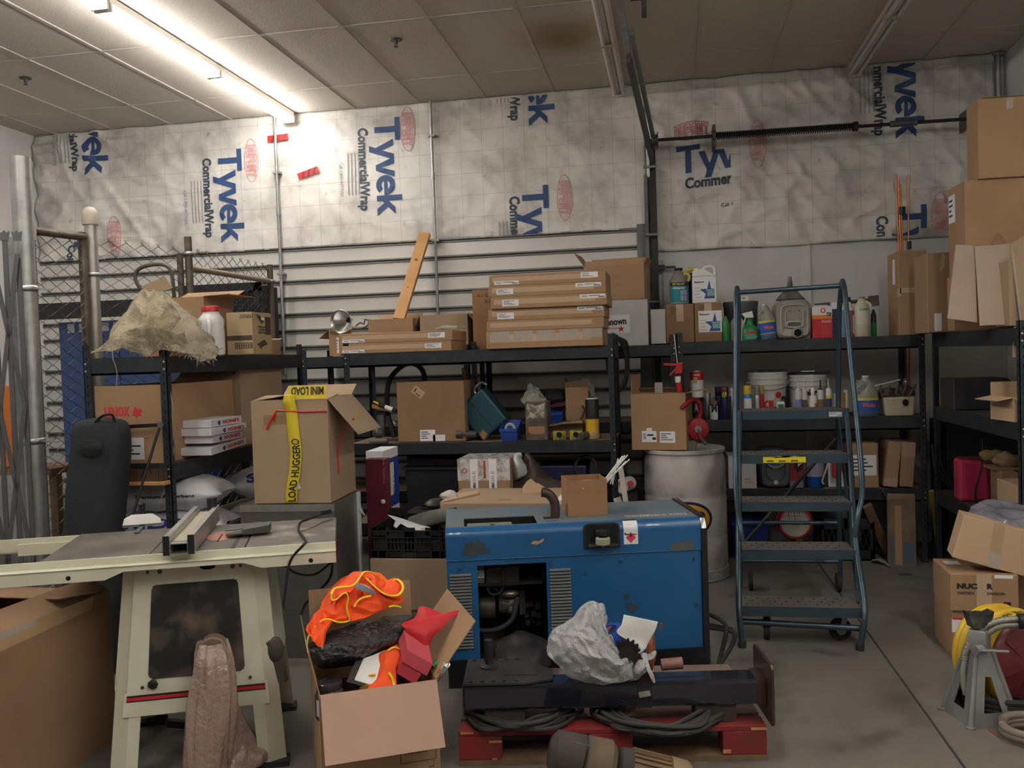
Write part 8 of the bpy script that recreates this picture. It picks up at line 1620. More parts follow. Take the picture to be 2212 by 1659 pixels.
b.text('KIL',Matrix.Identity(4),0,0,.058,0,0,.105,.05,align='c',curve=bc_(-92,H*.19)); b.text('2',Matrix.Identity(4),0,0,.085,0,1,None,.05,align='c',curve=bc_(-38,H*.20)); b.text('z',Matrix.Identity(4),0,0,.05,0,0,None,.05,align='c',curve=bc_(-56,H*.19))
f_=bc_(-62,H*.46); 
for i in range(20): b.add([f_(0,0),f_(.024*math.cos(2*math.pi*i/20),.024*math.sin(2*math.pi*i/20)),f_(.024*math.cos(2*math.pi*(i+1)/20),.024*math.sin(2*math.pi*(i+1)/20))],[(0,1,2)],0)
f_=bc_(-95,H*.125)
for i in range(12): x0_=-.075+.15*i/12; b.add([f_(x0_,0),f_(x0_+.0125,0),f_(x0_+.0125,.022),f_(x0_,.022)],[(0,1,2,3)],0)
b.build('printed_lettering',['red','can_navy' if 0 else MATS['can_navy']],t)
t,r,H=bucket('second white bucket with a black lid, behind the row of tubes',1706,1794,803,6.99,bm,'black')
b=MB(); Rr=r*.93; b.text('Behr',Matrix.Identity(4),0,0,.045,0,0,.13,.03,align='c',curve=lambda x,y: ((Rr+.004)*math.cos(R(-95)+x/Rr),(Rr+.004)*math.sin(R(-95)+x/Rr),H*.48+y)); b.build('printed_lettering','ink',t); MB().bar((r*.1,-r*.75,H*.985),(r*1.05,-r*.6,H*.975),.03,.02).build('brush_handle','black',t); MB().box((-r*.4,-r*.9,H*1.0),(r*.25,-r*.3,H*1.02)).build('pale_strip','dirtywhite',t)
# row of tubes and bottles in front of the second bucket
tubes=[(1717,1731,842,828,'white_pl','caulk tube with lilac print, first of the row under the second bucket',(.25,.27,.55)),(1731,1743,843,824,'dirtywhite','grey and black capped caulk tube, second in the row',(.10,.10,.10)),(1746,1764,848,840,'white_pl','white bottle with an orange patch and screw cap, third in the row',(.70,.16,.04)),
         (1765,1779,842,822,'dirtywhite','brown-topped white glue bottle with a dark nozzle, fourth in the row',(.20,.15,.06)),(1783,1796,840,820,'white_pl','white caulk tube with navy and yellow print and an ivory nozzle, fifth in the row',(.03,.04,.14))]
for (p0,p1,pyb,pyt,m,lab,lc) in tubes:
    x,w=span(p0,p1,6.85); r=w/2; H1=zat((p0+p1)/2,pyb,6.85)-bm; H=zat((p0+p1)/2,pyt-2,6.85)-bm; bottle='screw cap' in lab; t=thing('bottle' if bottle else 'caulk_tube',lab,'bottle' if bottle else 'tube',(x,6.86+r*.2,bm),group='tubes and bottles in front of the buckets')
    if bottle: lath(t,'body',[(.95,0),(1,.02),(1,.62),(.85,.70),(.4,.76),(.4,.8)],r,H,m); lath(t,'cap',[(.5,.8),(.5,.985),(.4,1.),(0,1.)],r,H,'white_pl',14)
    else: MB().lathe([(r*.96,0),(r,.004),(r,H1-.006),(r*.95,H1)],n=18).build('body',m,t); MB().lathe([(r*.8,H1),(r*.82,H1+.006),(r*.28,H1+.010),(r*.16,H)],n=12).build('nozzle','black' if 'dark nozzle' in lab else ('white_pl' if 'ivory' not in lab else mat('ivory',(.62,.60,.52),.45)),t)
    wrapl(t,'print',r,H1*.30,H1*.66,-160,-30,mat('print_'+lab[:6]+str(p0),lc,.5)) if not bottle else wrapl(t,'orange_patch',r,H*.30,H*.5,-75,-25,mat('patch_orange',lc,.5))
    if 'fifth' in lab: wrapl(t,'yellow_band',r,H1*.66,H1*.76,-160,-20,MATS['band_yellow'])
for (p0,p1,pt,lab,m) in ((1799,1806,850,'slim red-striped tube at the right end of the row','dirtywhite'),(1806,1818,846,'grey cylinder standing at the right of the tubes','alu'),(1812,1826,848,'brown tube half hidden by the right ladder rail','cardred'),(1822,1832,842,'cream tube just right of the ladder rail','jug_cream')):
    x,w=span(p0,p1,6.92); solo('tube',MB().cyl((x,6.93,bm),(x,6.93,zat(p0,pt,6.93)),w/2,n=14),MATS.get(m) or m,lab,'tube')
x,w=span(1677,1694,6.84); t=thing('glue_bottle','small white bottle with a green square label before the lettered bucket','bottle',(x,6.85,bm)); H=zat(1685,868,6.84)-bm; MB().hexa([(-w/2,0,0),(w/2,0,0),(w/2,.03,0),(-w/2,.03,0)],[(-w*.48,0,H),(w*.48,0,H),(w*.48,.03,H),(-w*.48,.03,H)]).build('body','white_pl',t,bevel=.006); b=MB(); b.rect(facemat('f',w,.03,H),w*.12,H*.12,w*.88,H*.85); b.build('green_label','green',t)
x,w=span(1645,1672,6.84); t=thing('label_tin','low white tub with a navy patch in front of the lettered bucket','tub',(x,6.87,bm)); MB().lathe([(w*.48,0),(w/2,.004),(w/2,.05),(w*.46,.055),(0,.055)],n=22).build('tub_body','white_pl',t); wrapl(t,'navy_patch',w/2,.012,.045,-130,-90,MATS['can_navy'])
x,w=span(1640,1672,6.9); 
windex('large clear jug with a blue square label, on the middle shelf right of the ladder',1846,1900,812,6.86,bm,bandz=(.14,.40))
solo('clear_film',MB().grid(patch([[P(1843,850,6.86),P(1855,838,6.84),P(1868,842,6.86)],[P(1846,832,6.9),P(1862,826,6.88),P(1880,828,6.9)],[P(1850,822,6.96),P(1868,817,6.94),P(1886,820,6.96)]],.012,30),18,18),MATS['dirty_film'],'crumpled brown film draped on the large clear jug','plastic film')
x,w=span(1908,1976,6.86); H=zat(1940,858,6.86)-bm; t=thing('parts_tray','stained cream plastic tub crammed with dark brushes, at the end of the middle shelf','tub',(x,6.86,bm)); SC=mat('stained_cream',(.46,.42,.30),.6,c2=(.12,.095,.06),ns=9,nlo=.52,nhi=.74)
MB().hexa([(-w*.44,.01,0),(w*.47,.01,0),(w*.47,.24,0),(-w*.44,.24,0)],[(-w/2,0,H),(w/2,0,H),(w/2,.25,H),(-w/2,.25,H)]).build('tub_body',SC,t,bevel=.012)
b=MB(); T=rail((1,0,0),(0,0,1),(0,-1,0),(0,0,0)); pts=[(.04+.022*math.cos(R(a)),H*.72+.024*math.sin(R(a))) for a in range(0,360,24)]; b.poly(T,pts,.0035); b.build('dark_stain_hole','hole',t)
random.seed(11)
bt_=thing('old_brushes','tangle of dirty brushes and rags standing in the stained cream tub','brushes',(x,6.98,bm+H+.001))
MB().ell((-.03,0,.01),(.10,.09,.05),20,amp=.5,fr=14,zmin=0.).build('rag_lump',mat('rag_dark',(.04,.035,.03),.9,c2=(.10,.08,.055),ns=20),bt_); MB().ell((.07,.02,.015),(.07,.08,.065),18,amp=.5,fr=16,zmin=0.,sd=3).build('rag_lump',MATS['rag_dark'],bt_)
for k in range(5): MB().tube([(-.10+.045*k,-.06,.0),(-.12+.055*k,-.075,.04),(-.11+.06*k,-.05,.085)],[.010,.012,.006],8).build('brush',mat('brush_brown',(.09,.065,.04),.8),bt_)
MB().cyl(P(1880,836,6.92)-Vector(bt_.location),P(1945,820,6.92)-Vector(bt_.location),.004,n=8).build('roller_wire','dirtywhite',bt_); MB().ell(P(1955,827,6.92)-Vector(bt_.location),(.014,.03,.036),14).build('bright_ladle','chrome',bt_)
# copper pipes standing in the corner, passing behind the shelves
for k,(pa,pb,lab) in enumerate((((1940,376),(1946,540),'left of the two bundles of copper pipe standing in the right corner'),((1962,376),(1963,540),'right, single copper pipe standing in the right corner'))):
    A_,B_=P(*pa,7.46),P(*pb,7.46); B2=A_+(B_-A_)*((A_.z-.05)/(A_.z-B_.z)); t=thing('copper_pipe',lab,'pipe',B2); n=3 if k==0 else 1
    for j in range(n): o_=Vector((.016*j-.008*(n-1),-.006*(j % 2),-.04*j)); MB().cyl(Vector(B2)+o_*.6+Vector((0,0,.02*j)),A_+o_,.0058,n=10).build('pipe','copper',t,world=True)
    q=P(1949 if k==0 else 1964,455 if k==0 else 530,7.45); MB().cyl(q-Vector((0,0,.03)),q+Vector((0,0,.03)),.024 if k==0 else .018,n=12).build('tape_wrap','black',t,world=True)
# ---- lower shelf and floor
def wbox(label,p0,p1,pt,y,d,zb,m,name='box',**k): return pbox(label,p0,pt,p1,1055,y,d,zb,m=m,tapes=(),**k)
t=pbox('white carton with small red print, left of the grey fuel can',1573,985,1634,1056,6.86,.32,bl_,m=M_.setdefault('white_box',MATS['white_box']),tapes=()); x,w=span(1573,1634,6.86); h=zat(1600,985,6.86)-bl_; T=facemat('f',w,.32,h); b=MB()
b.tube([T @ Vector(q) for q in ((w*.60,h*.82,.001),(w*.78,h*.82,.001),(w*.78,h*.90,.001),(w*.60,h*.90,.001))],.0012,4,True); b.text('FRAGILE',T,w*.58,h*.26,.015,.001,0,w*.22,.03); b.text('THIS SIDE UP',T,w*.58,h*.18,.01,.001,0,w*.34,.02); b.text('8',T,w*.16,h*.56,.04,.001,0,None,.05); b.build('red_print',mat('orange_print',(.62,.14,.08),.5),t)
x,w=span(1636,1705,6.86); H=zat(1670,972,6.86)-bl_; t=thing('fuel_can','grey rounded fuel can with a pale ring handle on the lower shelf','jerrycan',(x,6.86,bl_)); FG=mat('can_steelgrey',(.085,.10,.115),.5,c2=(.11,.125,.14),ns=7)
b=MB(); ring=lambda k,y: [(w/2*k*math.copysign(abs(math.cos(2*math.pi*i/n))**.45,math.cos(2*math.pi*i/n)),y,H/2+H/2*k*math.copysign(abs(math.sin(2*math.pi*i/n))**.45,math.sin(2*math.pi*i/n))) for i in range(n)]; n=40
vs=[q for k,y in prof for q in ring(k,y)]; b.add(vs,[(i*n+j,(i+1)*n+j,(i+1)*n+(j+1) % n,i*n+(j+1) % n) for i in range(len(prof)-1) for j in range(n)],0,True); b.build('can_body',FG,t)
PG=mat('ring_grey',(.30,.31,.31),.5); MB().tube([(.055*math.cos(R(a)),-.008,H*.66+.032*math.sin(R(a))) for a in range(0,360,18)],.008,8,True).build('ring_handle',PG,t); MB().tube([(.03*math.cos(R(a)),-.006,H*.88+.028*math.sin(R(a))) for a in range(0,360,18)],.007,8,True).build('filler_ring',PG,t); MB().cyl((0,-.008,H*.16),(0,.003,H*.16),.017,n=16).build('vent_plug','dirtywhite',t); MB().box((-.02,-.006,H*.50),(.02,.002,H*.56)).build('ring_root',PG,t)
for s_ in (-1,1): MB().tube(spline([(s_*w*.28,-.001,H*.85),(s_*w*.3,-.001,H*.45),(s_*w*.2,-.001,H*.26),(s_*w*.08,-.001,H*.2)],20),.007,6,flat=.6).build('moulded_rib',FG,t)
t=pbox('red and black printed carton with white pictures on the lower shelf',1706,975,1737,1055,6.87,.2,bl_,m=mat('print_red',(.28,.02,.03),.5),tapes=()); x,w=span(1706,1737,6.87); h=zat(1720,975,6.87)-bl_; T=facemat('f',w,.2,h); b=MB(); b.poly(T,[(w*.35,h*.95),(w*.95,h*.95),(w*.9,h*.5),(w*.5,h*.42),(w*.3,h*.6)],.001,0); b.poly(T,[(w*.45,h*.8),(w*.8,h*.9),(w*.7,h*.72),(w*.9,h*.68),(w*.55,h*.58),(w*.6,h*.7)],.0016,1); b.rect(T,0,h*.02,w*.9,h*.2,.001,2); b.rect(T,0,h*.85,w*.3,h*.98,.001,2); b.build('printed_picture',['ink','white',mat('pale_steel_blue',(.16,.22,.30),.5)],t)
t,r,H=cyl_thing('bottle','big bottle half full of blue fluid on the lower shelf','bottle',1738,1779,983,6.86,bl_); MB().lathe([(r*.93,0),(r,.01),(r,H*.34)],n=26,capt=False).build('blue_fluid',mat('fluid_blue',(.008,.06,.26),.25),t); MB().lathe([(r,H*.34),(r,H*.75),(r*.9,H*.83),(r*.5,H*.96),(r*.3,H)],n=26).build('body',mat('milky_bottle',(.24,.25,.34),.4),t)
solo('hook_strap',MB().tube(spline([P(1792,985,6.84),P(1786,1010,6.82),P(1779,1030,6.81),P(1776,1040,6.82),P(1780,1046,6.82)],16),.006,8),'dirtywhite','thin white plastic hook dangling over the lower shelf','hook')
x,w=span(1779,1800,6.93); solo('brown_bottle',MB().lathe([(w*.45,0),(w*.5,.01),(w*.5,.16),(w*.2,.24),(w*.18,.27)],(x,7.0,bl_),18),'carddark','rusty brown bottle in the shade beside the blue fluid bottle','bottle')
t=thing('caulk_gun','red tool head against a white carton on the lower shelf','tool',(P(1805,1010,6.9).x,6.9,bl_)); MB().bar(P(1806,985,6.86),P(1806,1032,6.86),.07,.05).build('tool_head','red',t,world=True,bevel=.01); MB().bar(P(1812,1008,6.85),P(1822,1012,6.85),.05,.05).build('trigger_block','red',t,world=True,bevel=.006)
pbox('plain white carton behind the red tool head',1789,983,1826,1055,6.92,.2,bl_,m=M_['white_box'],tapes=())
pbox('tan carton with a big white label, right of the ladder on the lower shelf',1838,958,1898,1054,6.86,.34,bl_,m='card',tapes=(),stick=[('f',.0,.28,.92,.46,'lines')],bev=.006)
for k,(pa,pb,lab) in enumerate(((1908,1945,'long tan tool box leaning left, with a pink end, on the lower shelf'),(1942,1980,'long tan tool box with a pinkish top leaning beside the first'))):
    q0,q1=P(pa,1052,6.84),P(pb-6,1052,6.84); w=(q1.x-q0.x)*.92; t=thing('long_carton',lab,'box',((q0.x+q1.x)/2,6.84+.0,bl_+.004+(.008 if k==0 else .006)),group='long tan cartons'); tilt(t,0,R(7 if k==0 else 4)); h=zat(pa,952,6.84)-bl_-.02
    MB().box((-w/2,0,0),(w/2,.3,h)).build('box_body','card',t,bevel=.004); MB().box((-w/2-.0006,-.0008,h*(.0 if k==0 else .68)),(w/2+.0006,.3,h*(.2 if k==0 else 1.0))).build('pink_end','cardpink',t); b=MB(); b.rect(facemat('f',w,.3,h),0,h*.40,w,h*.405); b.rect(facemat('f',w,.3,h),0,h*.70,w,h*.706); b.build('crease','carddark',t)
# floor level under the rack
a,c=P(1583,1195,6.9),P(1662,1195,6.9); t=thing('storage_tub','blue plastic tub on the floor under the rack, behind the ladder','tub',((a.x+c.x)/2,6.87,0)); w=c.x-a.x; b=MB(); b.hexa([(-w*.42,.02,0),(w*.42,.02,0),(w*.42,.36,0),(-w*.42,.36,0)],[(-w/2,0,.27),(w/2,0,.27),(w/2,.4,.27),(-w/2,.4,.27)]); b.build('tub_body',mat('tub_blue',(.012,.035,.26),.45),t,bevel=.008); MB().box((-w/2-.01,-.012,.262),(w/2+.01,.41,.285)).build('rim',MATS['tub_blue'],t)
c_=P(1718,1130,6.9); t=thing('work_light','round portable work light with a red rim and wire guard, under the rack','work light',(c_.x,6.95,0)); r=.118; T=rail((1,0,0),(0,.12,1),(0,-1,.12),(c_.x,6.92,c_.z))
MB().lathe([(r*1.02,-.06),(r*1.06,0),(r*1.0,.012),(r*.88,.012)],n=30,T=T,capt=False).build('red_rim',mat('rim_red',(.36,.02,.03),.45),t,world=True); MB().lathe([(r*.9,.004),(r*.6,-.03),(r*.2,-.05),(0,-.052)],n=26,T=T,capb=False,capt=False).build('reflector',mat('reflector',(.66,.65,.58),.25,.3),t,world=True); MB().bar(T @ Vector((-.03,.0,.0)),T @ Vector((.03,.0,.0)),.03,.03).build('bulb','chrome',t,world=True)
for k in range(3): MB().cyl(T @ Vector((-.04+.04*k,.02,.012)),T @ Vector((-.05+.04*k,.10,.012)),.0018,n=5).build('guard_wire','dgalv',t,world=True)
MB().cyl(T @ Vector((-.09,.05,.012)),T @ Vector((.07,.05,.012)),.0018,n=5).build('guard_wire','dgalv',t,world=True); MB().tube([T @ Vector((r*1.1*math.cos(R(a)),r*1.1*math.sin(R(a)),-.03)) for a in range(-30,211,15)],.008,8).build('yoke',MATS['rim_red'],t,world=True); MB().box((c_.x-.1,6.92,0),(c_.x+.1,7.05,.02)).build('stand','black',t,world=True); MB().cyl((c_.x,6.98,.02),(c_.x,6.98,c_.z-.1),.012,n=8).build('stand_post','black',t,world=True)
MB().bar(P(1690,1102,6.95),P(1700,1094,6.95),.05,.05) and None
a,c=P(1772,1190,6.86),P(1890,1190,6.86); w=c.x-a.x; t=thing('milk_crate','black milk crate with lattice sides on the floor at the rack end','crate',((a.x+c.x)/2,6.86,0)); h=zat(1830,1120,6.86); b=MB(); k=.012; b.box((-w/2,0,0),(w/2,.33,k))
for y in (0,.33-k): b.box((-w/2,y,0),(w/2,y+k,h*.25)); b.box((-w/2,y,h*.75),(w/2,y+k,h)); b.box((-w/2,y,0),(-w/2+.03,y+k,h)); b.box((w/2-.03,y,0),(w/2,y+k,h)); b.box((-.02,y,0),(.02,y+k,h))
for x in (-w/2,w/2-k): b.box((x,0,0),(x+k,.33,h))
for j in range(8): x=-w/2+.04+j*(w-.08)/7; b.bar((x,.006,h*.25),(x+.05,.006,h*.75),.006,.006); b.bar((x+.05,.0065,h*.25),(x,.0065,h*.75),.006,.006)
b.build('crate_body','black',t); q=thing('dark_bag','black bag slumped in the milk crate under the rack','bag',(t.location.x,7.03,h)); MB().ell((0,0,.0),(.17,.12,.16),20,amp=.25,fr=6,zmin=-.1).build('bag_body','black',q)
t=thing('leaning_plank','short weathered plank leaning in front of the milk crate','plank',P(1912,1200,6.75)); MB().bar(Z(1918,1199,.005)+Vector((0,0,.02)),P(1873,1092,6.80),.065,.03,upv=(0,-1,0)).build('plank','oldwood',t,world=True)
q0,q1=Z(1948,1221,0),Z(1985,1218,0); w=(q1-q0).length; h=zat(1960,1078,q0.y); t=carton('tall narrow weathered carton with a torn top, standing at the rack post',(w*1.35,.42,h),((q0.x+q1.x)/2-.06,q0.y,0),R(-10),m=mat('weathered_card',(.20,.14,.085),.85,c2=(.13,.085,.05),ns=5),tapes=(),flaps={'l':30,'b':20,'f':-25},fl={'l':.06,'b':.05,'f':.04}); b=MB(); w=w*1.35; T=facemat('f',w,.42,h); b.rect(T,w*.05,h*.02,w*.22,h*.42,.001,0); b.rect(T,w*.55,h*.02,w*.95,h*.36,.001,0); b.rect(T,w*.26,h*.0,w*.5,h*.9,.001,1); b.build('faded_print',[mat('faded_blue',(.08,.10,.13),.7),'card'],t)
solo('paper_scrap',MB().grid(patch([[Z(1880,1214,.0),Z(1900,1216,.0),Z(1925,1226,.0)],[Z(1884,1210,.03),Z(1902,1211,.035),Z(1922,1222,.02)],[Z(1890,1208,.0),Z(1905,1207,.0),Z(1918,1218,.0)]],.008,30),14,10),mat('dull_paper',(.40,.36,.30),.8),'torn pale paper scrap on the floor by the leaning plank','paper',thick=.002)
solo('floor_scrap',MB().box(Z(1945,1243,0),Z(1966,1239,0)+Vector((0,0,.006))),'dgalv','small dark scrap on the floor in front of the tall narrow carton','scrap')
t=thing('yellow_bar','thin yellow bar leaning in the dark right of the rack post','bar',Z(2028,1200,.0)); MB().bar(Z(2027,1199,.003)+Vector((0,0,.012)),P(2012,1060,6.75),.03,.02,upv=(0,-1,0)).build('bar',mat('dull_yellow_bar',(.32,.27,.03),.6),t,world=True)
# ================================================================== right-hand side: cartons on and below the wall rack
rt_,rm,rl=RZ[0]+.001,RZ[1]+.001,RZ[2]+.001
def lbox(label,pf,pb,py0,py1,y,wd,zb=None,zt=None,**k):   # carton whose front-left edge is sighted at pf and whose back-left edge at pb
    a=P(pf,(py0+py1)/2,y); d=max(.12,X(pb,(py0+py1)/2,a.x).y-y); z1=P(pf,py0,y).z if zt is None else zt; z0=P(pf,py1,y).z if zb is None else zb
    return carton(label,(wd,d,z1-z0),(a.x+wd/2,y,z0),**k),a.x,d,z0,z1
pbox('brown carton with crossed tape on the rack end, before the copper pipes',1941,541,2003,722,6.86,.32,bt,m='card',tapes=(),bev=.005,stick=[('l',.5,.62,.22,.3,'blank')])
x,w=span(1941,2003,6.86); b=MB(); T=rail((1,0,0),(0,0,1),(0,-1,0),(x-w/2,6.86,bt)); h=zat(1970,541,6.86)-bt; b.rect(T,-.0,h*.49,w,h*.50,.001); b.rect(T,.0,h*.46,w*.14,h*.56,.0012,1); b.rect(T,w*.1,h*.50,w*.6,h*.56,.0012,1)
b.build('crease_and_tape',['carddark','tape'],[o for o in bpy.data.objects if o.get('label','').startswith('brown carton with crossed tape')][0],world=True)
Bx=pbox('brown carton with torn tape on the wall rack, left of the hanging flaps',2003,545,2075,716,6.36,.32,rt_,m='card',tapes=(),bev=.006,stick=[('f',.20,.02,.22,.22,'blank')])
x,w=span(2003,2075,6.36); T=facemat('f',w,.32,.5); b=MB(); b.poly(T,[(w*.40,.40),(w*.52,.44),(w*.56,.50),(w*.48,.54),(w*.42,.47)],.0012); b.build('torn_tape','tape',Bx)
D_,xd,dd,z0d,z1d=lbox('large plain brown carton, middle one of the pile at the upper right',2085,2049,390,598,5.62,.80,zb=None,m='card',tapes=(),stick=[('l',.03,.62,.4,.30,'lines')])
C_,xc,dc2,z0c,z1c=lbox('largest brown carton on top of the pile at the upper right',2113,2088,214,388,5.60,.75,zb=z1d+.001,m='card',tapes=('td',),bev=.005)
w=.75; h=z1c-z0c; T=facemat('f',w,dc2,h); b=MB(); b.poly(T,[(w*.20,h*.84),(w*.25,h*.86),(w*.26,h*.98),(w*.21,h*.97)],.0012); b.build('clear_tape','cleartape',C_)
MB().hexa([(-w*.45,0,h+.001),(w*.2,0,h+.001),(w*.2,dc2*.9,h+.001),(-w*.45,dc2*.9,h+.001)],[(-w*.45,.02,h+.012),(w*.2,.02,h+.006),(w*.2,dc2*.9,h+.006),(-w*.45,dc2*.9,h+.012)]).build('loose_top_flap','carddark',C_)
# open carton with two hanging flaps
E_,xe,de,z0e,z1e=lbox('opened carton with two pale flaps hanging over the rack edge',2060,2046,532,716,5.55,.50,zb=rt_,m='card',tapes=(),zt=z0d-.001)
PALE=mat('pale_inner_card',(.43,.34,.27),.85,c2=(.38,.30,.235),ns=4)
def slab(name,q,m,par,th=.005,y=None):
    n_=(q[1]-q[0]).cross(q[3]-q[0]).normalized()*th; return MB().hexa(q,[v+n_ for v in q]).build(name,m,par,world=True)
slab('hanging_flap',[P(2046,688,5.42),P(2110,697,5.42),P(2105,531,5.50),P(2064,529,5.50)],PALE,E_); slab('hanging_flap',[P(2116,704,5.38),P(2197,700,5.38),P(2182,527,5.48),P(2105,533,5.48)],PALE,E_)
slab('raised_flap',[P(2137,530,5.56),P(2170,530,5.56),P(2168,514,5.62),P(2155,504,5.62)],'carddark',E_)
t=carton('tipped tan carton at the right edge, its side edged with shiny tape',(.6,.22,.36),tuple(P(2190,712,5.30)+Vector((.28,0,.02))),R(0),m='cardgrey',tapes=(),bev=.004); tilt(t,R(0),R(0)); 
slab('slanted_side',[P(2207,712,5.26),P(2260,712,5.26),P(2250,488,5.32),P(2180,528,5.32)],'cardgrey',t); b=MB(); A_,B_=P(2186,536,5.255),P(2206,705,5.255)
b.bar(A_,B_,.012,.004); b.build('shiny_tape','cleartape',t,world=True)
slab('hanging_flap',[P(2186,772,5.2),P(2240,772,5.2),P(2240,706,5.24),P(2190,706,5.24)],'cardgrey',t)
# middle shelf of the wall rack
t=thing('black_case','plain black box on the middle shelf of the wall rack','case',(P(2120,918,6.2).x,6.2,rm)); a,c=P(2062,868,6.2),P(2180,868,6.2); h=P(2100,818,6.2).z-rm; w=c.x-a.x; MB().box((-w/2,0,0),(w/2,.3,h)).build('case_body',mat('case_black',(.022,.022,.027),.55),t,bevel=.004); MB().box((-w/2-.001,-.001,.0),(-w/2+.004,.004,h)).build('worn_edge',mat('worn_edge',(.12,.11,.06),.6),t)
pbox('dim yellow carton beside the black box on the wall rack',2040,846,2062,905,6.52,.12,rm,m=mat('dim_yellow',(.26,.23,.02),.6),tapes=())
pbox('white carton standing right of the black box on the wall rack',2171,843,2190,925,5.72,.16,rm,m=M_['white_box'],tapes=())
carton('torn open tan carton spilling over the middle shelf at the right edge',(.24,.25,.13),(P(2192,925,5.3).x+.08,5.22,rm),R(8),m='cardpale',tapes=(),flaps={'l':100,'f':115,'b':0},fl={'l':.09,'f':.06,'b':.08})
solo('ring_roll',MB().tube([P(2174,828,6.3)+Vector((.024*math.cos(R(a)),0,.024*math.sin(R(a)))) for a in range(0,360,20)],.009,8,True),mat('ring_dim',(.10,.09,.08),.6),'dim ring-shaped roll lying on top of the black box','ring')
# low shelf of the wall rack
a,c=P(2071,1040,6.2),P(2140,1040,6.2); w=c.x-a.x; h=P(2100,988,6.2).z-rl; t=thing('pink_container','bright pink plastic container with a dark cord hanging across it','container',((a.x+c.x)/2,6.2,rl))
MB().hexa([(-w*.5,0,0),(w*.5,0,0),(w*.5,.12,0),(-w*.5,.12,0)],[(-w*.5,0,h*.96),(w*.46,0,h*.90),(w*.46,.12,h*.90),(-w*.5,.12,h*.96)]).build('container_body',mat('hot_pink',(.50,.03,.10),.6),t,bevel=.02); MB().box((-w*.42,.02,h*.93),(w*.40,.10,h*.985)).build('dark_top','dred',t)
solo('hanging_wire',MB().tube(spline([P(2122,948,6.17),P(2122,1000,6.17),P(2112,1040,6.17),P(2107,1060,6.17),P(2107,1085,6.17)],20),.006,7),'black','thin dark wire hanging in front of the pink container','wire')
pbox('dark red carton right of the pink container',2143,995,2176,1086,6.14,.2,rl,m=mat('maroon_card',(.10,.02,.018),.7),tapes=())
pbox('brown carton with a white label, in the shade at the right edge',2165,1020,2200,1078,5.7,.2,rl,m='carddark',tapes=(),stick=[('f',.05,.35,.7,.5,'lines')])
solo('crumpled_bag',MB().ell(P(2172,992,5.85),(.085,.06,.05),22,amp=.55,fr=13),mat('paper_bag',(.26,.17,.10),.8),'crumpled brown paper bag above the dark red carton','bag')
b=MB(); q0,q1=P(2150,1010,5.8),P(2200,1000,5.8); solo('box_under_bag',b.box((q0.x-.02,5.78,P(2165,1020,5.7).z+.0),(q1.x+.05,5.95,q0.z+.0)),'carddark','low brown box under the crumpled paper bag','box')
solo('yellow_packing',MB().ell(P(2140,985,6.12),(.07,.05,.035),18,amp=.6,fr=15),mat('dim_straw',(.22,.17,.05),.8),'dim yellow packing material behind the crumpled paper bag','packing material')
pbox('tan opened carton on the low shelf at the far right edge',2196,1050,2260,1092,5.25,.3,rl,m='cardpale',tapes=(),)
solo('grey_film',MB().grid(patch([[P(2085,1122,4.95),P(2120,1138,4.86),P(2165,1148,4.84),P(2222,1150,4.84)],[P(2088,1108,5.0),P(2125,1112,4.92),P(2165,1118,4.9),P(2222,1122,4.9)],[P(2100,1094,5.1),P(2130,1090,5.04),P(2165,1092,5.04),P(2222,1100,5.04)],[P(2120,1086,5.2),P(2140,1083,5.18),P(2170,1084,5.18),P(2222,1092,5.18)]],.03,12),44,34),mat('grey_film',(.16,.155,.19),.16,c2=(.24,.235,.27),ns=7,bump=.7,bs=22,spec=.8),'shiny grey plastic sheeting heaped behind the tilted tan carton','plastic sheeting',thick=.004)
MB().box and None
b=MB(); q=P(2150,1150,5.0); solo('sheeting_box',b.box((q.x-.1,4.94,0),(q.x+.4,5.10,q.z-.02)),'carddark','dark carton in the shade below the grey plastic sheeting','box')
# tilted carton, lettered carton and the lower carton
t=thing('cardboard_box','tilted tan carton with a tape strip behind the black-lettered carton','box',P(2140,1215,4.85)); fr_=[P(2057,1204,4.74),P(2245,1254,4.74),P(2245,1154,4.77),P(2083,1113,4.77)]; bk=[q+Vector((.02,.16,.0)) for q in fr_]
MB().hexa([fr_[0],fr_[1],bk[1],bk[0]],[fr_[3],fr_[2],bk[2],bk[3]]).build('box_body','cardpale',t,world=True,bevel=.004); n_=(fr_[1]-fr_[0]).cross(fr_[3]-fr_[0]).normalized(); n_=-n_ if n_.y>0 else n_
q=[fr_[0]+(fr_[1]-fr_[0])*.40,fr_[0]+(fr_[1]-fr_[0])*.54,fr_[3]+(fr_[2]-fr_[3])*.55,fr_[3]+(fr_[2]-fr_[3])*.40]; MB().add([v+n_*.0015 for v in q],[(0,1,2,3)]).build('packing_tape',mat('tape_tan2',(.40,.28,.17),.35),t,world=True); MB().add([v+n_*.0022 for v in (q[0]+(q[3]-q[0])*.05,q[1]+(q[2]-q[1])*.05,q[1]+(q[2]-q[1])*.35,q[0]+(q[3]-q[0])*.32)],[(0,1,2,3)]).build('clear_tape','cleartape',t,world=True)
g0=Z(2062,1424,0); yl_=g0.y; zl=P(2056,1319,yl_).z
a,c=P(2058,1370,yl_),P(2198,1374,yl_); w=c.x-a.x
L_=carton('brown carton with a red-topped white label, on the floor behind the jack stand',(w,.36,zl),((a.x+c.x)/2,yl_,0),R(-2),m='cardred' if 0 else 'card',tapes=('fh2',))
T=facemat('f',w,.36,zl); b=MB(); b.rect(T,-.002,zl*.55,w*.5,zl*.86,.0012,0); b.rect(T,.0,zl*.81,w*.5,zl*.86,.0018,1); b.rect(T,w*.30,zl*.58,w*.46,zl*.78,.0018,2); b.build('shipping_label',['white','redink','greyink'],L_)
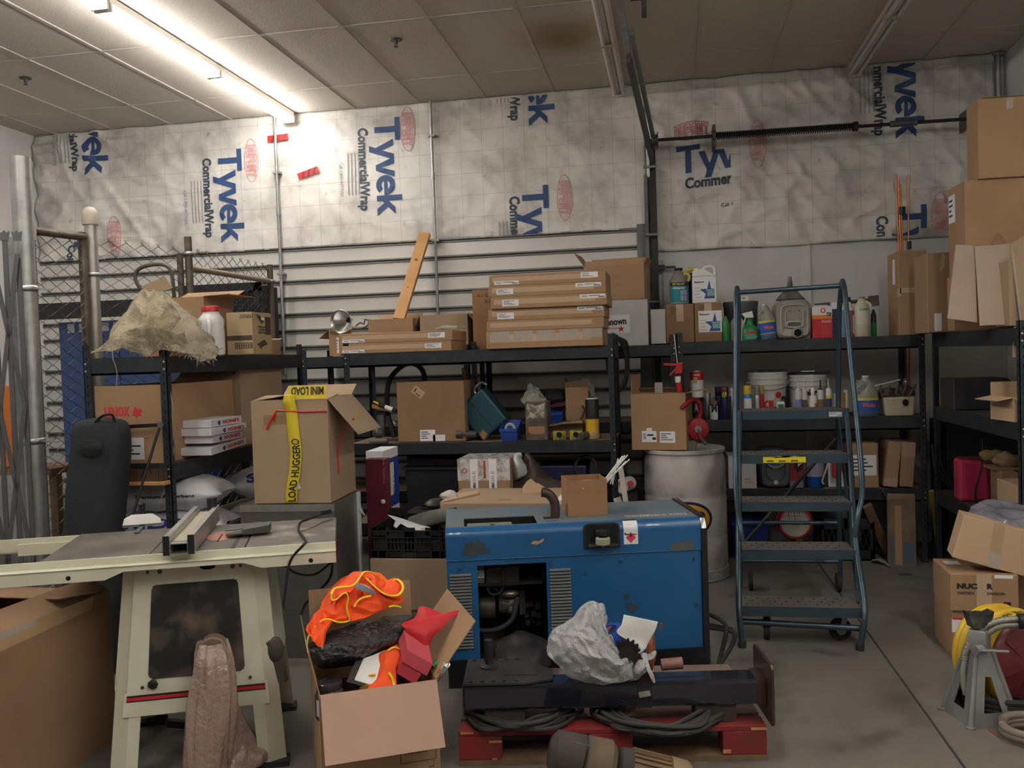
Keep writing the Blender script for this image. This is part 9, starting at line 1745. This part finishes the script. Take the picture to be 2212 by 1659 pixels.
b=MB(); u,v=w*.10,zl*.04; 
for (x0_,y0_,x1_,y1_) in ((0,0,.09,.006),(0,.115,.09,.121),(0,0,.006,.121),(.084,0,.09,.121),(.042,.03,.048,.085)): b.rect(T,u+x0_,v+y0_,u+x1_,v+y1_,.001)
b.poly(T,[(u+.03,v+.08),(u+.06,v+.08),(u+.045,v+.105)],.001); b.build('up_arrow_mark','brownink',L_)
yn=yl_-.02; a,c=P(2053,1275,yn),P(2200,1283,yn); w=c.x-a.x; hn=P(2053,1240,yn).z-zl-.002; N_=carton('brown carton with black lettering and white stickers, on the carton behind the jack stand',(w,.34,hn),((a.x+c.x)/2,yn,zl+.0015),R(-2),m='card',tapes=('ff',),tapew=.07,bev=.006)
T=facemat('f',w,.34,hn); Tt=facemat('t',w,.34,hn); b=MB(); b.text('NUC',T,w*.10,hn*.62,hn*.13,.0014,0,w*.30,.07); b.text('R',T,w*.54,hn*.62,hn*.13,.0014,0,w*.09,.07); b.text('FASTEN',T,w*.11,hn*.46,hn*.07,.0014,0,w*.24,.03); b.text('DIVISION',T,w*.54,hn*.46,hn*.07,.0014,0,w*.26,.03); b.rect(T,w*.78,hn*.12,w*.885,hn*.28,.0012,0); b.rect(T,w*.80,hn*.16,w*.83,hn*.24,.0016,1); b.build('printed_lettering',['ink',CARD],N_)
b=MB(); b.rect(T,w*.65,hn*.90,w*.92,hn*.99,.0014); b.rect(Tt,w*.10,.20,w*.34,.28,.0014); b.build('white_stickers','white',N_)
# ------------------------------------------------------------------ jack stand
j0,j1,j2=Z(2080,1572,0),Z(2186,1565,0),Z(2042,1548,0); jc=(j0+j1)/2+Vector((.0,.09,0)); ja=math.atan2((j1-j0).y,(j1-j0).x)
t=thing('jack_stand','grey steel jack stand with a triangular window and ratchet bar','jack stand',(jc.x,jc.y,0),ja); JS=mat('jack_grey',(.30,.30,.29),.38,.5,c2=(.22,.22,.215),ns=8)
H=.30; bw=(j1-j0).length/2+.0; td=.028; JW=WM[t.name]
def side(ang):
    Rz=Matrix.Rotation(ang,4,'Z'); b=MB(); lo,hi=.105,.034; nz=1
    def q(x,z,e=0.): k=lo+(hi-lo)*z/H; return Rz @ Vector((x,-k-e,z))
    wl_,wh=bw,.034
    def xw(z): return wl_+(wh-wl_)*z/H
    o=[(-.012,.195),(.012,.195),(.040,.055),(-.040,.055)]
    outer=[(-xw(H),H),(xw(H),H),(xw(.0),.0),(-xw(.0),.0)]
    # plate as a frame round the window
    for i in range(4): a_,c_=outer[i],outer[(i+1) % 4]; d_,e_=o[(i+1) % 4],o[i]; b.add([q(*a_),q(*c_),q(*d_),q(*e_)],[(3,2,1,0)])
    b.build('side_plate',JS,t,thick=.004)
for k in range(4): side(R(90*k))
for sx in (-1,1):
    for sy in (-1,1): MB().tube([(sx*(bw-.004),sy*.101,.008),(sx*.034,sy*.034,H)],[.013,.010],10).build('corner_leg',JS,t); MB().lathe([(.02,0),(.02,.008),(.012,.012)],(sx*bw,sy*.103,0),12).build('foot',JS,t)
MB().lathe([(.05,H-.01),(.052,H),(.046,H+.075),(.04,H+.08)],n=4,sx=1.05,sy=1.05).build('collar',JS,t); MB().cyl((-.055,-.06,H+.01),(-.02,-.05,H+.01),.02,n=12).build('pawl',JS,t)
MB().cyl((-.035,-.07,H+.012),(.075,-.085,H+.006),.007,n=8).build('ratchet_handle','galv',t); MB().box((-.018,-.014,H),(.018,.014,H+.11)).build('ratchet_bar','dgalv',t)
b=MB(); b.prism([(-.05,0),(-.035,-.045),(.035,-.045),(.05,0),(.055,.022),(.03,.012),(0,.016),(-.03,.012),(-.055,.022)],.05,T=rail((1,0,0),(0,0,1),(0,-1,0),(0,.025,H+.135))); b.build('saddle',mat('saddle_dark',(.022,.022,.022),.6,c2=(.12,.115,.10),ns=14,nlo=.5,nhi=.7),t)
# yellow and maroon hose reel
rc_=P(2182,1448,4.16); rc_.z=.215; t=thing('hose_reel','maroon hose reel wound with yellow hose at the lower right','hose reel',(rc_.x,rc_.y,0))
ax=Vector((.50,-.86,.0)).normalized(); sd_=ax.cross(Vector((0,0,1))).normalized(); T=rail(sd_,ax.cross(sd_),ax,rc_); MAR=mat('reel_maroon',(.16,.022,.03),.4,c2=(.12,.018,.026),ns=6)
MB().lathe([(.0,.10),(.05,.10),(.075,.09),(.15,.075),(.165,.065),(.17,.05),(.165,.04)],n=48,T=T,capb=False,capt=False).build('near_flange',MAR,t,world=True,thick=.004); MB().lathe([(.0,-.14),(.165,-.13),(.17,-.12)],n=48,T=T,capb=False,capt=False).build('far_flange',MAR,t,world=True,thick=.004)
for k in range(6):
    an=R(60*k+15); d_=Vector((math.cos(an),math.sin(an),0)); MB().bar(T @ (d_*.05+Vector((0,0,.096))),T @ (d_*.155+Vector((0,0,.078))),.02,.012,upv=tuple(ax)).build('flange_rib',MAR,t,world=True)
YH=mat('hose_yellow',(.70,.46,.03),.5,c2=(.58,.38,.03),ns=9)
for k in range(5): MB().tube([T @ Vector(((.180+.012*(k % 2))*math.cos(2*math.pi*i/48),(.180+.012*(k % 2))*math.sin(2*math.pi*i/48),.03-.036*k)) for i in range(48)],.021,10,True).build('hose_turn',YH,t,world=True)
b=MB(); b.text('300 PSI  SAE 100',Matrix.Identity(4),0,0,.025,0,0,.30,.02,curve=lambda x,y: tuple(T @ Vector(((.2025)*math.cos(R(-150)+x/.2),(.2025)*math.sin(R(-150)+x/.2),.02+y)))); b.build('printed_lettering','ink',t,world=True)
b=MB(); b.bar(rc_+sd_*.13-ax*.02+Vector((0,0,-.208)),rc_-sd_*.13-ax*.02+Vector((0,0,-.208)),.20,.012); b.bar(rc_-ax*.15+Vector((0,0,-.205)),rc_-ax*.15,.05,.01,upv=tuple(ax)); b.build('stand','blackmetal',t,world=True)
th=thing('metal_hose','segmented grey metal hose arching over the yellow hose reel','hose',Z(2090,1470,0)); SG=mat('segment_grey',(.24,.23,.20),.45,.4,c2=(.33,.31,.26),ns=18)
for off in (0,1):
    pts=spline([P(2084+14*off,1425,4.0),P(2086+14*off,1408+4*off,4.0),P(2098+16*off,1384+6*off,4.0),P(2122+14*off,1357+9*off,4.0),P(2152+8*off,1343+10*off,4.0),P(2190,1338+12*off,4.0),P(2240,1338+13*off,4.0)],60)
    rr=[(.0145 if i % 3 else .0125) for i in range(60)]; MB().tube(pts,rr,12).build('hose_run',SG,th,world=True)
MB().cyl(P(2200,1342,3.99),P(2240,1342,3.99),.032,n=14).build('black_sleeve','black',th,world=True); MB().tube(spline([P(2084,1425,4.0),P(2080,1450,3.99),P(2082,1480,3.98),P(2086,1500,3.98)],14),.012,10).build('hose_drop',SG,th,world=True)
solo('black_coil',MB().tube([Vector((rc_.x-.02+.20*math.cos(R(a)),rc_.y-.08+.14*math.sin(R(a)),.03+.00006*a)) for a in range(0,1080,15)],.016,8),'rubber','loops of black hose on the floor under the maroon reel','hose')
solo('tan_hose',MB().tube([Z(2240,1600,0)+Vector((.12*math.cos(R(a)),.10*math.sin(R(a)),.022+.00005*a)) for a in range(0,900,15)],.017,10),mat('hose_tan',(.20,.165,.13),.6),'coil of tan-grey hose on the floor at the lower right corner','hose')
solo('red_wire',MB().tube(spline([Z(2135,1576,.0)+Vector((0,0,.003)),Z(2145,1583,.003),Z(2156,1590,.003)],8),.0022,6),'red','tiny red wire scrap on the floor before the jack stand','wire')
# loose cables in the dark between the racks
t=thing('hanging_cables','tangle of black cables hanging in the dark between the two right racks','cable',P(2040,1000,6.66))
for k in range(3): MB().tube(spline([P(2014+6*k,960,6.72),P(2020+8*k,1010,6.71),P(2040+9*k,1040+6*k,6.70),P(2066,1062+8*k,6.7)],20),.009,7).build('cable_run','black',t,world=True)
MB().bar(P(2048,1084,6.7),P(2060,1078,6.7),.03,.002).build('white_tag','white',t,world=True)
solo('dark_cabinet',MB().box((2.0,7.05,0),(2.55,7.5,1.0)),'black','dark cabinet standing in the right corner behind the racks','cabinet',bevel=.005)
